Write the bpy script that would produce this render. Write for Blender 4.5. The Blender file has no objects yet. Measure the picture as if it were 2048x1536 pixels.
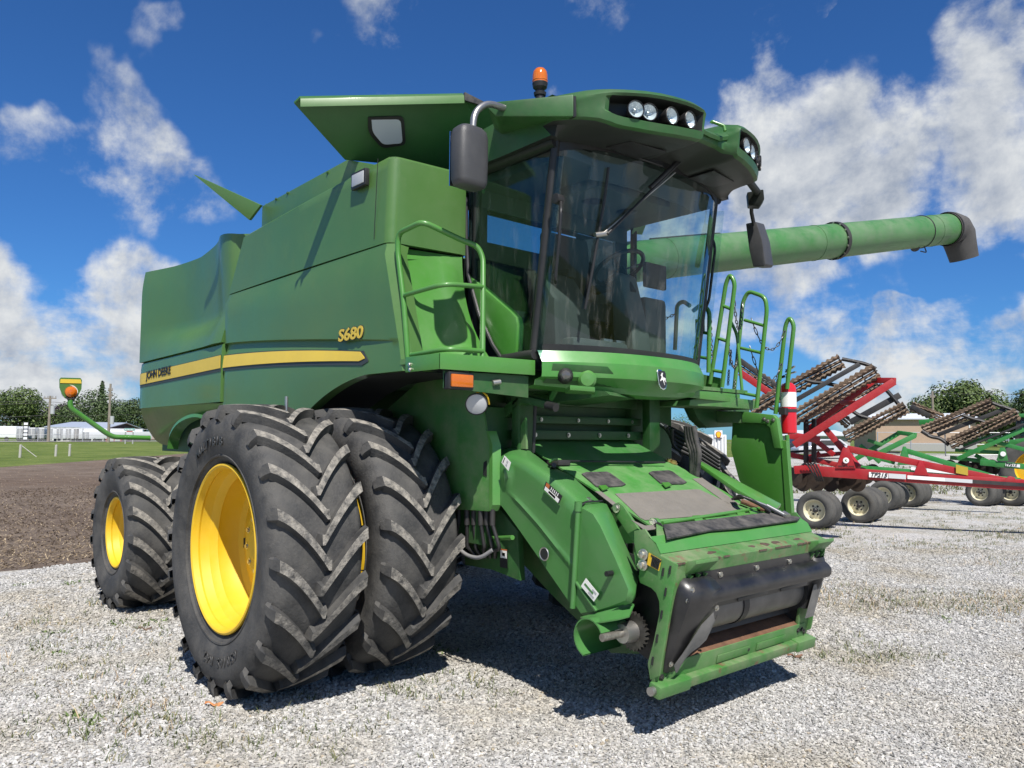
import bpy, bmesh, math, random
from mathutils import Vector, Matrix, noise as mnoise
V = Vector
R = math.radians
random.seed(7)
SC = bpy.context.scene
COL = SC.collection

# ---------------------------------------------------------------- camera
CAM_POS = V((5.331, -4.523, 1.732))
YAW, PITCH, ROLL, FPX = R(138.482), R(3.901), R(0.406), 1576.2
_f = V((math.cos(YAW)*math.cos(PITCH), math.sin(YAW)*math.cos(PITCH), math.sin(PITCH)))
_r = V((math.sin(YAW), -math.cos(YAW), 0)); _u = _r.cross(_f)
CR = _r*math.cos(ROLL) + _u*math.sin(ROLL); CU = -_r*math.sin(ROLL) + _u*math.cos(ROLL); CF = _f
cam_d = bpy.data.cameras.new('camera'); cam = bpy.data.objects.new('camera', cam_d); COL.objects.link(cam)
m = Matrix.Identity(4)
for i in range(3):
    m[i][0], m[i][1], m[i][2], m[i][3] = CR[i], CU[i], -CF[i], CAM_POS[i]
cam.matrix_world = m
cam_d.sensor_width = 36; cam_d.lens = FPX/2048*36; cam_d.clip_end = 5000; cam_d.clip_start = .05
SC.camera = cam

def ray(px, py): return CF + CR*((px-1024)/FPX) - CU*((py-768)/FPX)
def P(px, py, x=None, y=None, z=None):
    """survey helper: where the sight line through a photo point meets a real plane of the machine"""
    d = ray(px, py)
    if x is not None: s = (x-CAM_POS.x)/d.x
    elif y is not None: s = (y-CAM_POS.y)/d.y
    else: s = (z-CAM_POS.z)/d.z
    return CAM_POS + d*s
def gz(x, y):
    d = math.hypot(x-CAM_POS.x, y-CAM_POS.y)
    t = min(max((d-14)/86, 0), 1)
    return 0.95*t*t*(1.6-.6*t)
def G(px, py):
    """ground point under a photo point"""
    d = ray(px, py); s = 3.0
    for i in range(4000):
        p = CAM_POS + d*s
        if p.z <= gz(p.x, p.y): break
        s += .02 + s*.002
    return V((p.x, p.y, gz(p.x, p.y)))
def D(px, dist):
    """ground point at a distance (m) in the direction of a photo column"""
    d = ray(px, 870); d.z = 0; d.normalize()
    p = CAM_POS + d*dist; return V((p.x, p.y, gz(p.x, p.y)))

# ---------------------------------------------------------------- sky and sun
SUN = V((0.66, -0.36, 1.0)).normalized()
w = bpy.data.worlds.new('World'); SC.world = w; w.use_nodes = True
nt = w.node_tree; nt.nodes.clear()
def N(nt, t, **k):
    n = nt.nodes.new(t)
    for a, b in k.items(): setattr(n, a, b)
    return n
def L(nt, a, b): nt.links.new(a, b)
def math_(nt, op, a, b=None, c=None, clamp=False):
    n = N(nt, 'ShaderNodeMath', operation=op); n.use_clamp = clamp
    for i, v in enumerate((a, b, c)):
        if v is None: continue
        if isinstance(v, (int, float)): n.inputs[i].default_value = v
        else: L(nt, v, n.inputs[i])
    return n.outputs[0]
def vmath(nt, op, a, b=None):
    n = N(nt, 'ShaderNodeVectorMath', operation=op)
    for i, v in enumerate((a, b)):
        if v is None: continue
        if isinstance(v, (tuple, Vector)): n.inputs[i].default_value = tuple(v)
        else: L(nt, v, n.inputs[i])
    return n
out = N(nt, 'ShaderNodeOutputWorld'); bg = N(nt, 'ShaderNodeBackground')
sky = N(nt, 'ShaderNodeTexSky', sky_type='NISHITA'); sky.sun_disc = False
sky.sun_elevation = math.asin(SUN.z); sky.sun_rotation = math.atan2(SUN.x, SUN.y)
sky.air_density = 1.0; sky.dust_density = 0.3; sky.ozone_density = 3.0; sky.altitude = 200
bg.inputs[1].default_value = 0.055
tc = N(nt, 'ShaderNodeTexCoord'); d = tc.outputs['Generated']
sep = N(nt, 'ShaderNodeSeparateXYZ'); L(nt, d, sep.inputs[0])
zz = math_(nt, 'MAXIMUM', sep.outputs[2], 0.0)
den = math_(nt, 'ADD', zz, 0.22)
cmb = N(nt, 'ShaderNodeCombineXYZ')
L(nt, math_(nt, 'DIVIDE', sep.outputs[0], den), cmb.inputs[0]); L(nt, math_(nt, 'DIVIDE', sep.outputs[1], den), cmb.inputs[1])
cmb.inputs[2].default_value = 5.1
def fbm(vec, scale, detail, rough, dist=0.0):
    n = N(nt, 'ShaderNodeTexNoise'); n.inputs['Scale'].default_value = scale; n.inputs['Detail'].default_value = detail
    n.inputs['Roughness'].default_value = rough; n.inputs['Distortion'].default_value = dist; L(nt, vec, n.inputs['Vector']); return n.outputs[0]
# banks of cumulus: (photo column, row, angular radius px, weight), then more of the same round the rest of the sky
BANKS = [(1560,290,105,.85),(1690,300,130,.95),(1800,330,110,.95),(1880,400,90,.75),(2020,140,100,.85),(2050,280,150,.95),(1960,390,90,.75),(1480,400,70,.55),(275,262,62,.28),(325,335,80,.44),(20,270,60,.34),(10,640,110,.85),(120,640,100,.85),(230,640,100,.85),(330,650,90,.8),(90,720,150,.72),(250,740,150,.72),(30,580,60,.6),
         (720,50,75,.42),(760,10,60,.40),(722,165,50,.46),(655,110,28,.4),(1070,40,75,.44),(1170,30,80,.44),(1120,100,60,.40),(1830,640,45,.72),(1960,660,80,.72),(2045,640,80,.8),(1540,580,90,.8),(1600,640,90,.72),(1480,640,80,.7),(1700,700,90,.6),(1900,770,150,.6),(2030,760,100,.62),(1600,80,22,.4),(1720,70,18,.38),(700,700,180,.5),(1200,700,200,.5)]
banks = []
for px, py, rad, wt in BANKS:
    banks.append((ray(px, py).normalized(), math.cos(rad/FPX), wt))
rs = random.Random(3)
for i in range(16):
    az = YAW + R(68) + R(224)*(i+rs.random()*.6)/16; el = R(rs.choice([4, 8, 12, 20, 32, 45]))
    banks.append((V((math.cos(az)*math.cos(el), math.sin(az)*math.cos(el), math.sin(el))), math.cos(rs.uniform(.08,.2)), rs.uniform(.6,1.0)))
acc = None
wob = N(nt, 'ShaderNodeTexNoise'); wob.inputs['Scale'].default_value = 6; wob.inputs['Detail'].default_value = 4; L(nt, d, wob.inputs['Vector'])
dw = vmath(nt, 'ADD', d, vmath(nt, 'SCALE', vmath(nt, 'SUBTRACT', wob.outputs['Color'], (.5,.5,.5)).outputs[0]).outputs[0])
dw.inputs[1].links[0].from_node.inputs['Scale'].default_value = 0.03
for c, ca, wt in banks:
    dt = vmath(nt, 'DOT_PRODUCT', dw.outputs[0], c).outputs['Value']
    mr = N(nt, 'ShaderNodeMapRange', interpolation_type='SMOOTHSTEP'); L(nt, dt, mr.inputs[0])
    mr.inputs[1].default_value = 1-(1-ca)*3.2; mr.inputs[2].default_value = 1-(1-ca)*.0; mr.inputs[4].default_value = wt
    acc = mr.outputs[0] if acc is None else math_(nt, 'MAXIMUM', acc, mr.outputs[0])
dense = math_(nt, 'ADD', math_(nt, 'MULTIPLY', fbm(d, 7.0, 12, .62, .15), .75), math_(nt, 'MULTIPLY', fbm(cmb.outputs[0], 3.4, 10, .62, .1), .25))
dense = math_(nt, 'MULTIPLY', math_(nt, 'SUBTRACT', dense, .5), 4.2)
gate = math_(nt, 'MINIMUM', math_(nt, 'MULTIPLY_ADD', acc, 1.6, .28), 1.0)
dense = math_(nt, 'MULTIPLY', dense, gate)
dens = math_(nt, 'ADD', dense, acc)
cov = N(nt, 'ShaderNodeMapRange', interpolation_type='SMOOTHSTEP'); L(nt, dens, cov.inputs[0])
cov.inputs[1].default_value = .20; cov.inputs[2].default_value = 1.0
# cloud body: bright tops, greyer thick undersides
up = vmath(nt, 'ADD', d, (0.010, -0.008, 0.035)).outputs[0]
dens2 = math_(nt, 'ADD', math_(nt, 'MULTIPLY', math_(nt, 'SUBTRACT', fbm(up, 7.0, 9, .62, .15), .5), 3.6), acc)
shade = N(nt, 'ShaderNodeMapRange'); L(nt, math_(nt, 'SUBTRACT', math_(nt, 'MULTIPLY', dens2, 1.0), math_(nt, 'MULTIPLY', dens, .35)), shade.inputs[0])
shade.inputs[1].default_value = .22; shade.inputs[2].default_value = .95; shade.inputs[3].default_value = 1.0; shade.inputs[4].default_value = 0.0
ccol = N(nt, 'ShaderNodeMix', data_type='RGBA'); L(nt, shade.outputs[0], ccol.inputs[0])
ccol.inputs[6].default_value = (5.0, 5.7, 7.0, 1); ccol.inputs[7].default_value = (10.5, 10.8, 11.0, 1)
skyg = N(nt, 'ShaderNodeMix', data_type='RGBA', blend_type='MULTIPLY'); skyg.inputs[0].default_value = 1
L(nt, sky.outputs[0], skyg.inputs[6]); skyg.inputs[7].default_value = (0.42, 0.90, 1.50, 1)
mx = N(nt, 'ShaderNodeMix', data_type='RGBA'); L(nt, cov.outputs[0], mx.inputs[0]); L(nt, skyg.outputs[2], mx.inputs[6]); L(nt, ccol.outputs[2], mx.inputs[7])
L(nt, mx.outputs[2], bg.inputs[0]); L(nt, bg.outputs[0], out.inputs[0])

sd = bpy.data.lights.new('sun', 'SUN'); sd.energy = 5.0; sd.angle = R(.55); sd.color = (1, .955, .89)
so = bpy.data.objects.new('sun', sd); COL.objects.link(so)
so.rotation_euler = (-SUN).to_track_quat('-Z', 'Y').to_euler(); so.location = (0, 0, 30)
SC.view_settings.view_transform = 'Standard'; SC.view_settings.look = 'None'; SC.view_settings.gamma = 1
SC.view_settings.exposure = 0.42
SC.render.engine = 'CYCLES'
SC.cycles.use_denoising = True; SC.cycles.max_bounces = 8; SC.cycles.transparent_max_bounces = 16
SC.cycles.caustics_reflective = False; SC.cycles.caustics_refractive = False

# ---------------------------------------------------------------- materials
MATS = {}
def mat(name, col, rough=.5, metal=0.0, var=0.0, vscale=3.0, dust=0.0, dustcol=(.33,.29,.22), dscale=2.5, bump=0.0, bscale=40, coat=0.0, spec=.5,
        rust=0.0, trans=0.0, alpha=1.0, emit=None, coord='Object'):
    if name in MATS: return MATS[name]
    M = bpy.data.materials.new(name); M.use_nodes = True; t = M.node_tree; b = t.nodes['Principled BSDF']
    tcn = N(t, 'ShaderNodeTexCoord'); co = tcn.outputs[coord]
    def nz(s, dt=6, r=.6):
        n = N(t, 'ShaderNodeTexNoise'); n.inputs['Scale'].default_value = s; n.inputs['Detail'].default_value = dt; n.inputs['Roughness'].default_value = r
        L(t, co, n.inputs['Vector']); return n.outputs[0]
    def mr(v, a, c, x, y):
        n = N(t, 'ShaderNodeMapRange'); L(t, v, n.inputs[0]); n.inputs[1].default_value = a; n.inputs[2].default_value = c; n.inputs[3].default_value = x; n.inputs[4].default_value = y; return n.outputs[0]
    def mix(f, a, c, bt='MIX'):
        n = N(t, 'ShaderNodeMix', data_type='RGBA', blend_type=bt)
        for i, v in ((0, f), (6, a), (7, c)):
            if isinstance(v, (int, float)): n.inputs[i].default_value = v
            elif isinstance(v, tuple): n.inputs[i].default_value = (*v[:3], 1)
            else: L(t, v, n.inputs[i])
        return n.outputs[2]
    c = tuple(col); rg = rough
    cs = None
    if var:
        k = mr(nz(vscale), .3, .7, 1-var, 1+var)
        cs = mix(1.0, c, k, 'MULTIPLY')
    if rust:
        f = mr(nz(11, 9, .72), .62-rust*.25, .68-rust*.2, 0, .85)
        cs = mix(f, cs or c, (.14,.06,.03))
    if dust:
        f = mr(nz(dscale, 8, .68), .38, .75, 0, dust)
        f2 = math_(t, 'ADD', f, mr(nz(dscale*14, 4, .6), .58, .75, 0, dust*.35), clamp=True)
        cs = mix(f2, cs or c, dustcol)
        rr = mr(f2, 0, .6, rough, min(1, rough+.45)); L(t, rr, b.inputs['Roughness'])
    if cs is not None: L(t, cs, b.inputs['Base Color'])
    else: b.inputs['Base Color'].default_value = (*c[:3], 1)
    if not dust: b.inputs['Roughness'].default_value = rough
    b.inputs['Metallic'].default_value = metal; b.inputs['Coat Weight'].default_value = coat; b.inputs['Coat Roughness'].default_value = .15
    b.inputs['Specular IOR Level'].default_value = spec
    b.inputs['Transmission Weight'].default_value = trans; b.inputs['Alpha'].default_value = alpha
    if emit: b.inputs['Emission Color'].default_value = (*emit[:3], 1); b.inputs['Emission Strength'].default_value = emit[3]
    if bump:
        bn = N(t, 'ShaderNodeBump'); bn.inputs['Strength'].default_value = bump; bn.inputs['Distance'].default_value = .02; L(t, nz(bscale, 5), bn.inputs['Height']); L(t, bn.outputs[0], b.inputs['Normal'])
    MATS[name] = M; return M
GREEN = mat('green_paint', (.058,.210,.030), .32, var=.10, vscale=1.5, dust=.22, dscale=1.6, dustcol=(.20,.24,.17), coat=.25)
GREEN2 = mat('green_paint_dusty', (.050,.185,.038), .42, var=.12, dust=.42, dustcol=(.30,.27,.20), dscale=4)
PANEL = mat('green_panel_faded', (.062,.152,.034), .33, var=.07, vscale=1.3, dust=.32, dscale=.8, dustcol=(.135,.195,.085), coat=.3, bump=.02, bscale=1.6)
GFRAME = mat('green_frame', (.018,.085,.018), .45, var=.15, dust=.22, dustcol=(.22,.20,.14), dscale=5)
GWORN = mat('green_paint_worn', (.050,.17,.038), .45, var=.12, dust=.5, dustcol=(.32,.27,.2), dscale=5, rust=.26)
YELLOW = mat('yellow_paint', (.70,.44,.010), .50, var=.10, dust=.30, dustcol=(.45,.33,.12), dscale=3)
STRIPE = mat('stripe_yellow', (.66,.47,.05), .4, var=.05, dust=.15, dustcol=(.4,.33,.15))
BLACK = mat('black_plastic', (.012,.012,.013), .42, var=.2, dust=.15, dustcol=(.13,.12,.11))
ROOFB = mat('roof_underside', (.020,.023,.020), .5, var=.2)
GREYP = mat('grey_mirror_plastic', (.045,.045,.047), .42, var=.12, dust=.25, dustcol=(.14,.14,.14), bump=.15, bscale=180)
RUBBER = mat('tyre_rubber', (.034,.034,.034), .68, var=.3, vscale=5, dust=.65, dustcol=(.15,.142,.128), dscale=4.5, bump=.25, bscale=60)
LUG = mat('tyre_lug_worn', (.070,.068,.064), .8, var=.45, vscale=40, dust=1.0, dustcol=(.42,.385,.33), dscale=17, bump=.5, bscale=90)
STEEL = mat('steel', (.42,.41,.39), .35, metal=.9, var=.15, dust=.2)
ZINC = mat('zinc_bolt', (.55,.53,.47), .3, metal=.9)
RUSTM = mat('rusty_steel', (.13,.062,.032), .8, var=.4, vscale=9, bump=.3, dust=.3, dustcol=(.2,.13,.08))
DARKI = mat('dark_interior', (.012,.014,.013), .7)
CHROME = mat('chrome', (.8,.8,.8), .08, metal=1)
WHITEP = mat('white_decal', (.75,.74,.70), .5)
AMBER = mat('amber_lens', (.80,.19,.01), .12, trans=.35, coat=.6)
LENS = mat('lamp_reflector', (.85,.86,.88), .22, metal=.35)
RED = mat('red_paint', (.33,.009,.014), .35, var=.12, dust=.18, dustcol=(.3,.16,.13))
GREEN3 = mat('implement_green', (.018,.19,.035), .4, var=.12, dust=.15)
BLK2 = mat('black_steel', (.018,.018,.02), .5, var=.2, dust=.25, dustcol=(.15,.13,.1))
PAD = mat('grit_pad', (.175,.16,.14), .9, var=.10, vscale=12, bump=.5, bscale=250, dust=.4, dustcol=(.25,.225,.19))
RUBFLAP = mat('rubber_flap', (.022,.022,.024), .6, dust=.6, dustcol=(.22,.2,.18), dscale=8)
SEATC = mat('seat_cloth', (.035,.038,.042), .85)
def glass_mat(name, tint, rough=.0, dust=0.0, refl=1.0):
    M = bpy.data.materials.new(name); M.use_nodes = True; t = M.node_tree; t.nodes.clear()
    o = N(t, 'ShaderNodeOutputMaterial'); tr = N(t, 'ShaderNodeBsdfTransparent'); tr.inputs[0].default_value = (*tint, 1)
    gl = N(t, 'ShaderNodeBsdfGlossy'); gl.inputs[1].default_value = .02 + rough; gl.inputs[0].default_value = (refl, refl, refl, 1)
    lw_ = N(t, 'ShaderNodeLayerWeight'); lw_.inputs[0].default_value = .5
    sch = math_(t, 'MULTIPLY_ADD', math_(t, 'POWER', lw_.outputs['Facing'], 4.5), .94, .035)
    ms = N(t, 'ShaderNodeMixShader'); L(t, sch, ms.inputs[0]); L(t, tr.outputs[0], ms.inputs[1]); L(t, gl.outputs[0], ms.inputs[2])
    last = ms.outputs[0]
    if dust:
        tcn = N(t, 'ShaderNodeTexCoord'); mp = N(t, 'ShaderNodeMapping'); mp.inputs['Scale'].default_value = (9, 9, 1.4); L(t, tcn.outputs['Object'], mp.inputs[0])
        n = N(t, 'ShaderNodeTexNoise'); n.inputs['Scale'].default_value = 1.6; n.inputs['Detail'].default_value = 8; n.inputs['Roughness'].default_value = .65; L(t, mp.outputs[0], n.inputs['Vector'])
        mr = N(t, 'ShaderNodeMapRange'); L(t, n.outputs[0], mr.inputs[0]); mr.inputs[1].default_value = .52; mr.inputs[2].default_value = .78; mr.inputs[4].default_value = dust
        df = N(t, 'ShaderNodeBsdfDiffuse'); df.inputs[0].default_value = (.55,.53,.48,1)
        m2 = N(t, 'ShaderNodeMixShader'); L(t, mr.outputs[0], m2.inputs[0]); L(t, last, m2.inputs[1]); L(t, df.outputs[0], m2.inputs[2]); last = m2.outputs[0]
    L(t, last, o.inputs[0]); MATS[name] = M; return M
GLASS = glass_mat('windscreen_glass', (.68,.80,.785), dust=.16)
GLASSD = glass_mat('door_glass', (.64,.77,.75), dust=.10)
GLASSC = glass_mat('clear_glass', (.85,.92,.93))

# ---------------------------------------------------------------- mesh helpers
def finish(bm, name, material, parent=None, bevel=0.0, seg=2, ang=32, mats=None, smooth=True):
    bmesh.ops.remove_doubles(bm, verts=bm.verts, dist=1e-5)
    bmesh.ops.recalc_face_normals(bm, faces=bm.faces)
    if bevel:
        es = [e for e in bm.edges if len(e.link_faces) == 2 and e.calc_face_angle(0) > R(28)]
        if es: bmesh.ops.bevel(bm, geom=es, offset=bevel, segments=seg, profile=.6, affect='EDGES', clamp_overlap=True)
    me = bpy.data.meshes.new(name); bm.to_mesh(me); bm.free()
    for mm in (mats or [material]): me.materials.append(mm)
    if smooth:
        me.shade_smooth(); me.set_sharp_from_angle(angle=R(ang))
    o = bpy.data.objects.new(name, me); COL.objects.link(o)
    if parent is not None: o.parent = parent
    return o
def empty(name, loc=(0,0,0), parent=None, rz=0):
    o = bpy.data.objects.new(name, None); COL.objects.link(o); o.location = loc; o.rotation_euler[2] = rz; o.empty_display_size = .3
    if parent is not None: o.parent = parent
    return o
def tag(o, label, cat, group=None):
    o['label'] = label; o['category'] = cat
    if group: o['group'] = group
    return o
def struct(o, kind='structure'): o['kind'] = kind; return o
def b_poly(bm, pts, thick_vec, mi=0):
    """closed polygon (3D points) extruded by a vector"""
    a = [bm.verts.new(V(p)) for p in pts]; t = V(thick_vec); b = [bm.verts.new(V(p)+t) for p in pts]; n = len(a)
    fs = [bm.faces.new(a), bm.faces.new(b[::-1])]
    for i in range(n): fs.append(bm.faces.new((a[i], b[i], b[(i+1)%n], a[(i+1)%n])))
    for f in fs: f.material_index = mi
    return fs
def b_box(bm, x0, x1, y0, y1, z0, z1, M=None):
    pts = [V((x0,y0,z0)),V((x1,y0,z0)),V((x1,y1,z0)),V((x0,y1,z0))]
    if M: 
        t = M.to_3x3() @ V((0,0,z1-z0)); pts = [M @ p for p in pts]
    else: t = V((0,0,z1-z0))
    return b_poly(bm, pts, t)
def frame_of(d, up=V((0,0,1))):
    d = V(d).normalized()
    if abs(d.dot(up)) > .995: up = V((1,0,0))
    s = d.cross(up).normalized(); return s, s.cross(d).normalized()
def b_beam(bm, p0, p1, wd, ht, up=(0,0,1), taper=1.0):
    p0, p1 = V(p0), V(p1); s, u = frame_of(p1-p0, V(up))
    a = [p0+s*(i*wd/2)+u*(j*ht/2) for i, j in ((-1,-1),(1,-1),(1,1),(-1,1))]
    b = [p1+s*(i*wd*taper/2)+u*(j*ht*taper/2) for i, j in ((-1,-1),(1,-1),(1,1),(-1,1))]
    av = [bm.verts.new(p) for p in a]; bv = [bm.verts.new(p) for p in b]
    bm.faces.new(av[::-1]); bm.faces.new(bv)
    for i in range(4): bm.faces.new((av[i], av[(i+1)%4], bv[(i+1)%4], bv[i]))
def fillet(pts, rad, n=5):
    pts = [V(p) for p in pts]; out = [pts[0]]
    for i in range(1, len(pts)-1):
        a, b, c = pts[i-1], pts[i], pts[i+1]
        r = min(rad, (a-b).length*.48, (c-b).length*.48)
        p, q = b+(a-b).normalized()*r, b+(c-b).normalized()*r
        for k in range(n+1):
            t = k/n; out.append(p*(1-t)**2 + b*2*t*(1-t) + q*t*t)
    out.append(pts[-1]); return out
def b_tube(bm, pts, r, n=10, fil=0.0, closed=False, caps=True):
    if fil: pts = fillet(pts, fil)
    pts = [V(p) for p in pts]; rings = []; u = None
    m_ = len(pts)
    for i, p in enumerate(pts):
        if closed: d = pts[(i+1)%m_]-pts[i-1]
        else: d = pts[min(i+1, m_-1)]-pts[max(i-1, 0)]
        d.normalize()
        if u is None: s, u = frame_of(d)
        else:
            u = (u - d*u.dot(d)); u = u.normalized() if u.length > 1e-6 else frame_of(d)[1]
            s = d.cross(u)
        rr = r[i] if isinstance(r, (list, tuple)) else r
        rings.append([bm.verts.new(p+(s*math.cos(a)+u*math.sin(a))*rr) for a in [2*math.pi*k/n for k in range(n)]])
    for i in range(len(rings)-(0 if closed else 1)):
        A, B = rings[i], rings[(i+1)%len(rings)]
        for k in range(n): bm.faces.new((A[k], A[(k+1)%n], B[(k+1)%n], B[k]))
    if caps and not closed:
        bm.faces.new(rings[0][::-1]); bm.faces.new(rings[-1])
def b_cyl(bm, p0, p1, r0, r1=None, n=20): b_tube(bm, [p0, p1], [r0, r0 if r1 is None else r1], n)
def b_lathe(bm, prof, o, ax, n=48, mi=0, a0=0, a1=2*math.pi):
    """profile of (radius, distance along axis)"""
    o, ax = V(o), V(ax).normalized(); s, u = frame_of(ax); full = abs(a1-a0-2*math.pi) < 1e-6; rings = []
    k_ = n if full else n+1
    for r, h in prof:
        rings.append([bm.verts.new(o+ax*h+(s*math.cos(a)+u*math.sin(a))*max(r,1e-4)) for a in [a0+(a1-a0)*k/n for k in range(k_)]])
    for i in range(len(rings)-1):
        A, B = rings[i], rings[i+1]
        for k in range(n):
            k2 = (k+1)%k_
            f = bm.faces.new((A[k], A[k2], B[k2], B[k])); f.material_index = mi
def b_grid(bm, rows, thick=None, mi=0):
    """surface through rows of 3D points; thick: extrusion vector giving it depth"""
    g = [[bm.verts.new(V(p)) for p in r] for r in rows]
    nr, nc = len(g), len(g[0])
    for i in range(nr-1):
        for j in range(nc-1):
            bm.faces.new((g[i][j], g[i+1][j], g[i+1][j+1], g[i][j+1])).material_index = mi
    if thick is not None:
        t = V(thick); h = [[bm.verts.new(v.co+t) for v in r] for r in g]
        for i in range(nr-1):
            for j in range(nc-1): bm.faces.new((h[i][j], h[i][j+1], h[i+1][j+1], h[i+1][j])).material_index = mi
        per = [(i,0) for i in range(nr)]+[(nr-1,j) for j in range(1,nc)]+[(i,nc-1) for i in range(nr-2,-1,-1)]+[(0,j) for j in range(nc-2,0,-1)]
        for k in range(len(per)):
            a, b = per[k], per[(k+1)%len(per)]
            bm.faces.new((g[a[0]][a[1]], g[b[0]][b[1]], h[b[0]][b[1]], h[a[0]][a[1]])).material_index = mi
def B(): return bmesh.new()
def prism(name, poly_xz, y0, y1, material, parent, bevel=0.0, seg=2):
    bm = B(); b_poly(bm, [(x, y0, z) for x, z in poly_xz], (0, y1-y0, 0)); return finish(bm, name, material, parent, bevel, seg)
def boxo(name, x0, x1, y0, y1, z0, z1, material, parent, bevel=0.0, M=None):
    bm = B(); b_box(bm, x0, x1, y0, y1, z0, z1, M); return finish(bm, name, material, parent, bevel)
def plate(name, pts, t, material, parent, bevel=0.0):
    bm = B(); b_poly(bm, pts, t); return finish(bm, name, material, parent, bevel)
def tubeo(name, pts, r, material, parent, fil=.0, n=10, closed=False):
    bm = B(); b_tube(bm, pts, r, n, fil, closed); return finish(bm, name, material, parent, ang=60)
def beamo(name, p0, p1, wd, ht, material, parent, up=(0,0,1), bevel=.006):
    bm = B(); b_beam(bm, p0, p1, wd, ht, up); return finish(bm, name, material, parent, bevel)
def cylo(name, p0, p1, r0, material, parent, r1=None, n=20, bevel=0):
    bm = B(); b_cyl(bm, p0, p1, r0, r1, n); return finish(bm, name, material, parent, bevel)
def latheo(name, prof, o, ax, material, parent, n=40, ang=32):
    bm = B(); b_lathe(bm, prof, o, ax, n); return finish(bm, name, material, parent, ang=ang)
def grido(name, rows, thick, material, parent, bevel=0.0, ang=40):
    bm = B(); b_grid(bm, rows, thick); return finish(bm, name, material, parent, bevel, ang=ang)
def basis(o, ex, ey):
    """matrix with origin o, local x along ex, local y close to ey"""
    ex = V(ex).normalized(); ez = ex.cross(V(ey)).normalized(); ey = ez.cross(ex)
    return Matrix(((ex.x,ey.x,ez.x,o[0]),(ex.y,ey.y,ez.y,o[1]),(ex.z,ey.z,ez.z,o[2]),(0,0,0,1)))
def letters(name, s, size, M, material, parent, ext=.0015, shear=0.0, bold=0.0, width=1.0, align='CENTER'):
    cu = bpy.data.curves.new(name, 'FONT'); cu.body = s; cu.size = size; cu.extrude = ext; cu.shear = shear; cu.offset = bold; cu.align_x = align; cu.align_y = 'CENTER'; cu.resolution_u = 3
    t = bpy.data.objects.new(name, cu); COL.objects.link(t)
    bpy.context.view_layer.update()
    me = bpy.data.meshes.new_from_object(t.evaluated_get(bpy.context.evaluated_depsgraph_get()))
    bpy.data.objects.remove(t); bpy.data.curves.remove(cu)
    me.transform(M @ Matrix.Diagonal((width,1,1,1))); me.materials.clear(); me.materials.append(material); me.name = name
    o = bpy.data.objects.new(name, me); COL.objects.link(o); o['kind'] = 'stuff'
    if parent is not None: o.parent = parent
    return o
def copy_tree(o, parent=None):
    c = o.copy(); COL.objects.link(c); c.parent = parent
    for ch in list(o.children): copy_tree(ch, c)
    return c
def bolt(p, nrm, r, parent, material=None, name='bolt'):
    bm = B(); n = V(nrm).normalized(); p = V(p); b_cyl(bm, p-n*.002, p+n*r*.25, r*1.5, n=12); b_cyl(bm, p, p+n*r*.9, r, r*.92, n=6)
    return finish(bm, name, material or ZINC, parent)

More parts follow.
